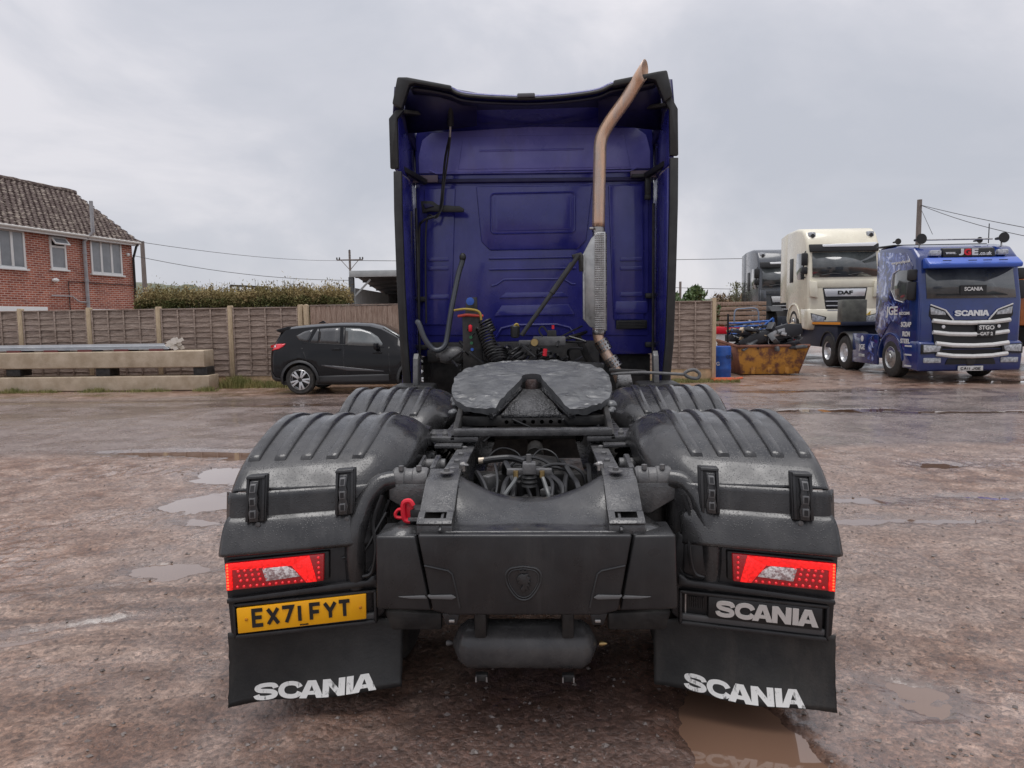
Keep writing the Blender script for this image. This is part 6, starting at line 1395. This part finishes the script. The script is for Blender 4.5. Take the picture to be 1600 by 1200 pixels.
sg=MB().span((.12,-.06,1.08),(.55,-.04,1.40)).build('class_board',INK,BT,bevel=.005); text_on('STGO',.36,sg,(.335,-.064,1.31),WHT,off=.03); text_on('CAT 2',.30,sg,(.335,-.064,1.16),WHT,off=.03)
pl2=MB().span((-.30,-.05,.26),(.30,-.035,.38)).build('number_plate',WHT,BT,bevel=.004); place(plate_text('CA11 JGE',.004),'letter',INK,pl2,(0,-.054,.32),width=.48,height=.08)
MB().prism([(-.6,.42),(.6,.42),(.55,.56),(-.55,.56)],'y',-.045,.0).build('lower_intake',MESH,BT,bevel=.01); MB().prism([(-.08,.40),(.08,.40),(.12,.55),(-.12,.55)],'y',-.055,-.02).build('tow_cover',CHD,BT,bevel=.006)
MB().box((.62,.0,.66),(.05,.02,.05),Matrix.Rotation(R(45),4,'Y')).build('badge',CHR,BT)
# side door, window, wheel arch
MB().prism([(.50,2.12),(.52,2.76),(1.05,2.78),(1.35,2.70),(1.42,2.3),(1.20,2.06),(.8,1.98)],'x',-1.248,-1.226).build('side_window',GLD,BT,bevel=.004)
MB().tube([(-1.25,y,z) for y,z in((1.05,2.80),(1.37,2.72),(1.45,2.3),(1.22,2.04),(.8,1.96))],.012,6).build('window_trim',WHT,BT)
SD=dict(xdir=(0,-1,0))
def stext(t,w,y,z,h=None,m=WHT,off=.03,par=BT): return text_on(t,w,par,(-1.248,y,z),m,xdir=(0,-1,0),off=off,h=h)
stext('JGE',.62,1.38,1.72,.30); stext('RECYCLING',.52,.72,1.68); stext('SCRAP',.50,.62,1.40,.13); stext('IRON',.36,.60,1.16,.13); stext('STEEL',.46,.64,.98,.12)
stext('www.jgerecycling.co.uk',.95,1.0,2.98)
wx=-1.24
arc=[(1.42+.60*math.cos(R(a)),.52+.60*math.sin(R(a))) for a in range(-5,186,12)]; arc2=[(1.42+.66*math.cos(R(a)),.52+.66*math.sin(R(a))) for a in range(185,-6,-12)]
for s in(-1,1): MB().prism(arc+arc2,'x',s*1.26,s*.75).build('wheel_arch',BL2,BT,bevel=.01); lorry_wheel(BT,s*1.06,1.42,.52,.33,s,GALV)
MB().prism([(.75,.30),(.1,.30),(.1,.95),(.78,.95),(.9,1.2),(.75,.6)],'x',-1.245,-1.0).build('step_panel',BL2,BT,bevel=.02)
for z in(.36,.64,.86): MB().span((-1.26,.3,z-.02),(-1.22,.62,z+.02)).build('step',CHR,BT)
# skirt, rear wheels
sk_=MB().span((-1.22,2.15,.28),(-1.16,3.75,1.12)).build('side_skirt',BL2,BT,bevel=.02); text_on('JGE',.36,sk_,(-1.228,3.1,.72),WHT,xdir=(0,-1,0),off=.03,h=.2); text_on('RECYCLING',.36,sk_,(-1.228,3.1,.50),WHT,xdir=(0,-1,0),off=.03,h=.08)
MB().lathe([(.001,-.01),(.09,0),(.07,.01)],(-1.225,3.1,.98),'x',14).build('skirt_crest',WHT,sk_)
MB().prism([(2.35,.35),(2.75,.42),(2.65,1.0),(2.38,1.1)],'x',-1.232,-1.218).build('skirt_artwork',SIDEM,sk_)
for yy_ in(4.3,5.55):
    for s in(-1,1):
        lorry_wheel(BT,s*.98,yy_,.52,.5,s,CHR,deep=True)
        a1=[(yy_+.60*math.cos(R(a)),.52+.60*math.sin(R(a))) for a in range(10,171,16)]; a2=[(yy_+.64*math.cos(R(a)),.52+.64*math.sin(R(a))) for a in range(170,9,-16)]
        MB().prism(a1+a2,'x',s*1.25,s*.62).build('mudguard',INK,BT,bevel=.008)
for s in(-1,1): MB().span((s*.3,2.2,.75),(s*.42,6.4,1.0)).build('chassis_rail',INK,BT)
MB().span((-1.1,2.5,.5),(1.1,3.6,.95)).build('tanks',INK,BT,bevel=.05)
MB().prism([(1.5,3.44),(2.45,3.47),(2.45,3.52),(1.5,3.48)],'x',-1.2,1.2).build('roof_fairing',INK,BT,bevel=.01)
MB().tube([(1.05,1.2,3.45),(1.05,1.2,3.95)],.012,5).build('aerial',INK,BT); MB().tube([(-.9,.8,3.52),(.9,.8,3.52)],.02,6).build('roof_bar',STEEL,BT)
# low loader
LT=thing('low_loader_trailer',(BX,22.8,0),'dark low-loader trailer behind the blue lorry, carrying two tractor units','trailer')
zn=P(1300,503,22.2).z
MB().span((-1.27,-.6,zn-.12),(1.27,4.2,zn)).build('neck_deck',mat('trailer_blue',(.02,.025,.05),.5),LT,bevel=.01); MB().span((-1.285,-.5,zn-.09),(-1.272,4.1,zn-.01)).build('side_marker_strip',mat('orange_strip',(.75,.28,.02),.4),LT)
MB().span((-1.2,-.1,.62),(1.2,3.6,zn-.12)).build('neck_beam',MATS['trailer_blue'],LT,bevel=.03)
MB().span((-1.27,4.2,.70),(1.27,19,.95)).build('deck',MATS['trailer_blue'],LT,bevel=.02)
cvp=MB().span((-1.27,4.16,.72),(-.55,4.19,1.15)).build('chevron_board',WHT,LT)
for k in range(4): MB().prism([(-1.27+.18*k,.72),(-1.17+.18*k,.72),(-1.0+.18*k,1.15),(-1.10+.18*k,1.15)] if k<3 else [(-.73,.72),(-.65,.72),(-.6,.9),(-.66,.9)],'y',4.15,4.165).build('red_stripe',REDP,cvp)
for yy_ in(14.5,15.8,17.1):
    for s in(-1,1): lorry_wheel(LT,s*1.0,yy_,.42,.4,s,GALV,deep=True,bolts=False)
MB().box((-.9,-.42,zn+.33),(.75,.35,.68)).build('tool_box',mat('dirty_glassfibre',(.16,.165,.14),.4,col2=(.09,.09,.08),ns=4),LT,bevel=.02)
MB().prism([(0,0),(.12,0),(.12,.12)],'y',-.62,-.60,Matrix.Translation((-.55,0,zn+.2))).build('warning_sticker',mat('sticker_yellow',(.7,.45,.05),.5),LT)
# cab-over lorries loaded on it
def boxlorry(X_,Y_,Z_,paint,label,name_txt=None,z_low=0):
    T2=thing('tractor_unit',(X_,Y_,Z_),label,'lorry')
    def sf(z):
        pts=[(.2,.02),(.9,.0),(1.9,.06),(2.85,.22),(3.1,.26),(3.72,.75),(3.8,1.1)]
        for (a,ya),(c_,yc) in zip(pts,pts[1:]):
            if a<=z<=c_: return ya+(yc-ya)*(z-a)/(c_-a)
        return 0
    MB().prism([(.02,.55),(0,.9),(.06,1.9),(.22,2.85),(.26,3.1),(.50,3.5),(.75,3.68),(1.3,3.76),(2.25,3.74),(2.3,1.0),(1.95,.8),(1.9,.5)],'x',-1.22,1.22).build('cab',paint,T2,bevel=.11,seg=3)
    MB().prism([(.02,.22),(-.06,.4),(-.06,.75),(.0,.95),(.5,.95),(.55,.25)],'x',-1.24,1.24).build('bumper',paint,T2,bevel=.07,seg=3)
    def f(name,pts,mt,th=.02,bev=.006,off=0): return fpan(T2,name,pts,mt,th,bev,sl=sf,off=off)
    MB().add([(-1.08,sf(2.0)-.02,2.0),(1.08,sf(2.0)-.02,2.0),(1.06,sf(2.85)-.02,2.84),(-1.06,sf(2.85)-.02,2.84)],[(0,1,2,3)]).build('windscreen',GLD,T2,solid=.02)
    for x in(-.5,.4): MB().tube([(x-.3,sf(2.05)-.05,2.06),(x+.1,sf(2.1)-.05,2.12),(x+.35,sf(2.08)-.05,2.09)],.015,5).build('wiper',INK,T2)
    f('sun_visor',[(-1.14,2.86),(1.14,2.86),(1.16,3.12),(-1.16,3.12)],INK,.09,.03); 
    f('light_strip',[(-.72,3.02),(.95,3.02),(1.1,3.12),(1.05,3.16),(-.75,3.10)],CHR,.11,.01)
    for s in(-1,1):
        MB().box((s*.98,sf(3.45)-.01,3.44),(.26,.2,.24)).build('roof_lamp',LAMP,T2,bevel=.05); MB().lathe([(.07,0),(.05,.01),(.001,.012)],(s*.98,sf(3.4)-.11,3.42),'y',12).build('lamp_projector',CHD,T2)
        MB().box((s*1.30,.22,2.62),(.20,.14,.42)).build('mirror',INK,T2,bevel=.04); MB().box((s*1.30,.22,2.24),(.20,.14,.24)).build('mirror',INK,T2,bevel=.04); MB().tube([(s*1.22,.35,2.9),(s*1.30,.28,2.8),(s*1.3,.28,2.05),(s*1.22,.35,2.0)],.02,6).build('mirror_arm',INK,T2)
        MB().prism([(.42,1.95),(.5,2.85),(1.15,2.88),(1.25,2.4),(1.05,1.98)],'x',s*1.215,s*1.232).build('side_window',GLD,T2,bevel=.004); MB().span((s*1.22,1.5,1.9),(s*1.232,1.85,2.75)).build('rear_side_window',INK,T2,bevel=.01)
        f('corner_vane',[(s*1.2,1.35),(s*.92,1.30),(s*.95,1.85),(s*1.2,1.9)],paint,.10,.03)
        f('headlamp',[(s*1.16,.80),(s*.62,.66),(s*.66,.46),(s*1.12,.46)],INK,.07,.01); f('headlamp_glass',[(s*1.13,.77),(s*.68,.64),(s*.71,.49),(s*1.10,.49)],LAMP,.085,.01)
        aa=[(1.38+.60*math.cos(R(a)),.5+.60*math.sin(R(a))) for a in range(-5,186,16)]; ab=[(1.38+.66*math.cos(R(a)),.5+.66*math.sin(R(a))) for a in range(185,-6,-16)]
        MB().prism(aa+ab,'x',s*1.25,s*.8).build('wheel_arch',paint,T2,bevel=.01); lorry_wheel(T2,s*1.06,1.38,.5,.32,s,GALV,bolts=False); lorry_wheel(T2,s*.98,5.0,.5,.5,s,GALV,deep=True,bolts=False)
        MB().prism([(.55,.28),(.05,.28),(.05,.9),(.7,.95)],'x',s*1.235,s*1.0).build('step_panel',paint,T2,bevel=.02)
        MB().prism([(3.9,.9),(4.4,1.12),(5.6,1.12),(5.7,.9)],'x',s*1.2,s*.7).build('mudguard',INK,T2,bevel=.03)
    f('grille',[(-.74,1.64),(.74,1.64),(.60,.62),(-.60,.62)],MESH,.02,.01)
    f('brand_panel',[(-.70,1.60),(.70,1.60),(.64,1.34),(-.64,1.34)],CHR,.035,.01)
    if name_txt: text_on(name_txt,.5,T2,(0,sf(1.47)-.045,1.47),INK,off=.05,h=.13)
    for k in range(4): z=1.20-.15*k; f('grille_bar',[(-.66+.03*k,z),(.66-.03*k,z),(.64-.03*k,z-.035),(-.64+.03*k,z-.035)],CHR,.035,.005)
    f('front_panel',[(-1.0,1.90),(1.0,1.90),(.95,1.66),(-.95,1.66)],paint,.015,.01)
    MB().prism([(2.2,3.70),(2.9,3.60),(2.9,1.2),(2.2,1.2)],'x',-1.2,-1.17).build('side_deflector',paint,T2,bevel=.005); MB().prism([(2.2,3.70),(2.9,3.60),(2.9,1.2),(2.2,1.2)],'x',1.17,1.2).build('side_deflector',paint,T2,bevel=.005)
    for s in(-1,1): MB().span((s*.3,2.3,.7),(s*.42,6.0,.95)).build('chassis_rail',INK,T2)
    return T2
CRM=mat('cream_paint',S(236,230,208,.95),.25,coat=.5,col2=S(228,221,200,.92),ns=2,rvar=.05); DGR=mat('dark_grey_paint',S(66,70,76,1),.25,coat=.6,col2=S(76,80,86,1),ns=2,rvar=.05)
boxlorry(P(1380,450,24.7).x-1.30,24.6,.95,CRM,'cream lorry carried on the low loader, left of the dark blue lorry','DAF')
d2=boxlorry(P(1187,450,32).x+1.22,32.0,.93,DGR,'dark grey lorry at the back, left of the cream one')
MB().prism([(-.03,-.3),(.03,-.3),(.03,.3),(-.03,.3)],'y',.15,.18,Matrix.Translation((.1,0,2.3))).build('pendant',mat('pendant_gold',(.5,.35,.1),.4,metal=.6),d2)
# ================= skip, scrap, drum, lid
RST=mat('rusty_yellow_steel',(.52,.24,.035),.6,col2=(.15,.055,.03),ns=4,lo=.46,hi=.6,streak=.6,streakc=(.12,.05,.03),sscale=5,bump=.3,bs=30); RSD=mat('rusty_steel',(.13,.05,.035),.7,col2=(.22,.09,.05),ns=6,bump=.3,bs=40)
KY=20.3; a=P(1158,585,KY);c=P(1247,585,KY);e_=P(1150,541,KY);g_=P(1263,541,KY)
SK=thing('skip',(0,KY,0),'rusty orange skip heaped with scrap behind the drum','skip')
zt=e_.z; xa,xb,xc,xd=a.x,c.x,g_.x,e_.x
MB().add([(xa,0,.03),(xb,0,.03),(xc,-.10,zt),(xd,-.10,zt),(xa,.05,.03),(xb,.05,.03),(xc-.05,-.02,zt),(xd+.05,-.02,zt)],[(0,1,2,3),(5,4,7,6),(0,3,7,4),(1,5,6,2),(3,2,6,7),(0,4,5,1)]).build('front_panel',RST,SK,bevel=.006)
L0x=P(1132,541,KY+1.8).x
MB().add([(xa,0,.03),(xd,-.1,zt),(L0x-.25,1.7,zt+.12),(L0x+.0,1.6,.03)],[(0,1,2,3)]).build('end_panel',RSD,SK,solid=.04)
MB().add([(xb,0,.03),(xc,-.1,zt),(xc-.05,1.7,zt),(xb-.05,1.6,.03)],[(0,1,2,3)]).build('end_panel',RSD,SK,solid=.04); MB().add([(L0x,1.6,.03),(xb-.05,1.6,.03),(xc-.05,1.7,zt),(L0x-.25,1.7,zt)],[(0,1,2,3)]).build('back_panel',RSD,SK,solid=.04)
MB().add([(xa,0,.05),(xb,0,.05),(xb,1.6,.05),(L0x,1.6,.05)],[(0,1,2,3)]).build('floor',RSD,SK,solid=.03)
MB().tube([(L0x-.25,1.7,zt+.12),(xd,-.12,zt),(xc,-.12,zt)],.045,6).build('rim',RSD,SK)
for k in range(3): x=xa+(xb-xa)*(.2+.3*k); MB().span((x-.06,-.03,.03),(x+.06,.0,.22)).build('foot',RST,SK,bevel=.01)
MB().span((xa,-.02,.24),(xb,-.005,.27)).build('seam_rail',RST,SK)
SCM=[mat('scrap_black',(.025,.026,.03),.4),mat('scrap_grey',(.12,.125,.13),.5),mat('scrap_blue',(.03,.12,.42),.45),mat('scrap_red',(.4,.05,.04),.5),mat('scrap_tan',(.42,.33,.22),.7),mat('scrap_steel',(.4,.4,.4),.35,metal=.8)]
HE=thing('scrap_heap',((xa+xb)/2,KY+.7,zt),'heap of black plastic, panels and wire scrap filling the skip','scrap'); ccx=(xa+xb)/2
MB().ball((0,0,-.25),1,12,(1.05,.75,.5)).build('heap_core',SCM[0],HE)
for k in range(70):
    rr_=random.Random(k+77); m=rr_.choice([0,0,0,0,0,1,1,4,5]); M_=Matrix.Translation((rr_.uniform(-.85,.8),rr_.uniform(-.75,.3),rr_.uniform(-.08,.55)-.0))@Matrix.Rotation(rr_.uniform(-.6,.6),4,'Y')@Matrix.Rotation(rr_.uniform(0,3),4,'Z')@Matrix.Rotation(rr_.uniform(-.7,.7),4,'X')
    MB().box((0,0,0),(rr_.uniform(.1,.7),rr_.uniform(.04,.3),rr_.uniform(.02,.14))).build('scrap_piece',SCM[m],HE,bevel=.012).matrix_local=M_
for k in range(22):
    rr_=random.Random(k+177); p=Vector((rr_.uniform(-.9,.9),rr_.uniform(-.7,.2),rr_.uniform(.1,.5))); MB().tube(cat([p+Vector((rr_.uniform(-.35,.35),rr_.uniform(-.2,.2),rr_.uniform(-.2,.2))) for _ in range(4)],4),.012,5).build('scrap_wire',SCM[rr_.choice([0,1,5,0])],HE)
# bumper-like big black moulding across the heap
MB().prism([(-.8,-.05),(.75,.25),(.95,.35),(.9,.60),(.5,.62),(-.55,.30),(-.85,.12)],'y',-.62,-.50).build('bumper_moulding',SCM[0],HE,bevel=.03)
MB().prism([(.05,.22),(.45,.34),(.42,.5),(.05,.40)],'y',-.64,-.615).build('moulding_window',SCM[5],HE,bevel=.01)
# blue frames on the heap left
BF=thing('blue_frame_stack',(P(1170,505,21.0).x,20.9,zt+.16),'bright blue metal frames stacked on the left of the scrap','metal frames')
for k in range(4):
    z=.18+.10*k; 
    MB().tube([(-.55+.05*k,0,z),(.5,-.1,z+.02*k)],.028,6).build('rail',SCM[2],BF); MB().tube([(-.5,.4,z),(.55,.3,z+.04)],.028,6).build('rail',SCM[2],BF)
    for j in range(6): x=-.5+.2*j; MB().tube([(x,0,z),(x+.05,.4,z+.02)],.016,5).build('cross_bar',SCM[2],BF)
MB().tube(cat([(-.45,0,.5),(-.42,0,.85),(-.2,0,.9),(.2,0,.88),(.25,0,.5)],4),.022,6).build('hoop',mat('frame_grey',(.2,.25,.32),.4),BF); MB().tube([(-.6,.1,-.3),(-.6,.1,.75)],.03,6).build('upright',INK,BF)
MB().tube([(.3,-.1,.35),(.62,-.15,.62)],.03,6).build('rail',SCM[2],BF); MB().tube([(.62,-.15,.25),(.62,-.15,.62)],.03,6).build('rail',SCM[2],BF); MB().box((-.1,.2,.05),(1.0,.5,.2)).build('base_box',SCM[0],BF,bevel=.03)
DR=thing('drum',(P(1128,570,19.2).x,19.2,0),'blue plastic drum with painted letters beside the fence post','drum')
dr_=.235; body=MB().lathe([(dr_*.96,0),(dr_,.03),(dr_,.25),(dr_*1.03,.27),(dr_,.30),(dr_,.60),(dr_*1.03,.62),(dr_,.65),(dr_,.82),(dr_*.93,.87),(dr_*.86,.88),(dr_*.84,.865),(.001,.865)],(0,0,0),'z',28).build('body',mat('drum_blue',S(40,90,170,1),.4,col2=S(30,70,140,1),ns=5),DR)
for tx,az,z,wd in(('CG',-62,.60,.16),('G',-128,.42,.09)):
    me_=text_mesh(tx,.003,.01); place(me_,'lettering',INK if tx=='CG' else WHT,body,(dr_*math.cos(R(az))*1.085,dr_*1.085*math.sin(R(az)),z),width=wd,xdir=(-math.sin(R(az)),math.cos(R(az)),0))
od=G(1133,596); LD=thing('plastic_lid',(od.x,od.y,.02),'orange plastic lid lying on the ground in front of the drum','lid'); 
MB().prism(rrect(-.36,-.22,.30,.22,.06),'z',0,.06).build('lid_body',mat('orange_plastic',(.62,.13,.04),.5,col2=(.5,.09,.03),ns=5),LD,bevel=.015); MB().prism(rrect(-.28,-.15,.22,.15,.05),'z',.06,.075).build('raised_rim',MATS['orange_plastic'],LD,bevel=.006); MB().tube(cat([(.28,-.1,.05),(.42,-.05,.07),(.42,.08,.07),(.28,.1,.05)],4),.02,6).build('lid_handle',MATS['orange_plastic'],LD)
# things in the gap behind the fence end
tb=thing('timber_wall',(P(1138,490,27).x,27,0),'brown horizontal timber rails behind the fence end','timber wall')
for k in range(5): MB().span((-.8,0,1.35+k*.18),(1.4,.06,1.49+k*.18)).build('rail',WOODB,tb,bevel=.008)
for x in(-.7,1.2): MB().span((x-.06,.07,0),(x+.06,.17,2.2)).build('post',POST,tb)
tk=thing('tank',(P(1137,520,23.5).x,23.5,0),'white tank with a red lid between the fence end and the skip','tank'); MB().prism(rrect(-.55,-.5,.65,.5,.12),'z',0,1.12).build('tank_body',WHT,tk,bevel=.03); MB().prism(rrect(-.60,-.55,.70,.55,.14),'z',1.12,1.34).build('tank_lid',REDP,tk,bevel=.02)
# orange tipper seen at the right edge
tp=P(1594,450,20.5); TP=thing('tipper_lorry',(tp.x+1.3,20.5,0),'rusty orange tipper body cut off by the right picture edge','lorry')
MB().prism([(-1.25,1.3),(1.25,1.3),(1.25,2.9),(-1.25,2.9)],'y',0,5).build('tipper_body',mat('tipper_orange',(.45,.14,.035),.6,col2=(.25,.09,.04),ns=3),TP,bevel=.04); MB().span((-1.0,.1,.7),(1.0,5,1.28)).build('chassis',INK,TP)
for k in range(4): MB().span((-1.0+.6*k,-.05,1.35),(-.9+.6*k,-.003,2.85)).build('body_rib',MATS['tipper_orange'],TP,bevel=.01)
for s in(-1,1): lorry_wheel(TP,s*1.0,1.0,.5,.4,s,GALV,bolts=False); lorry_wheel(TP,s*1.0,4.0,.5,.4,s,GALV,bolts=False)
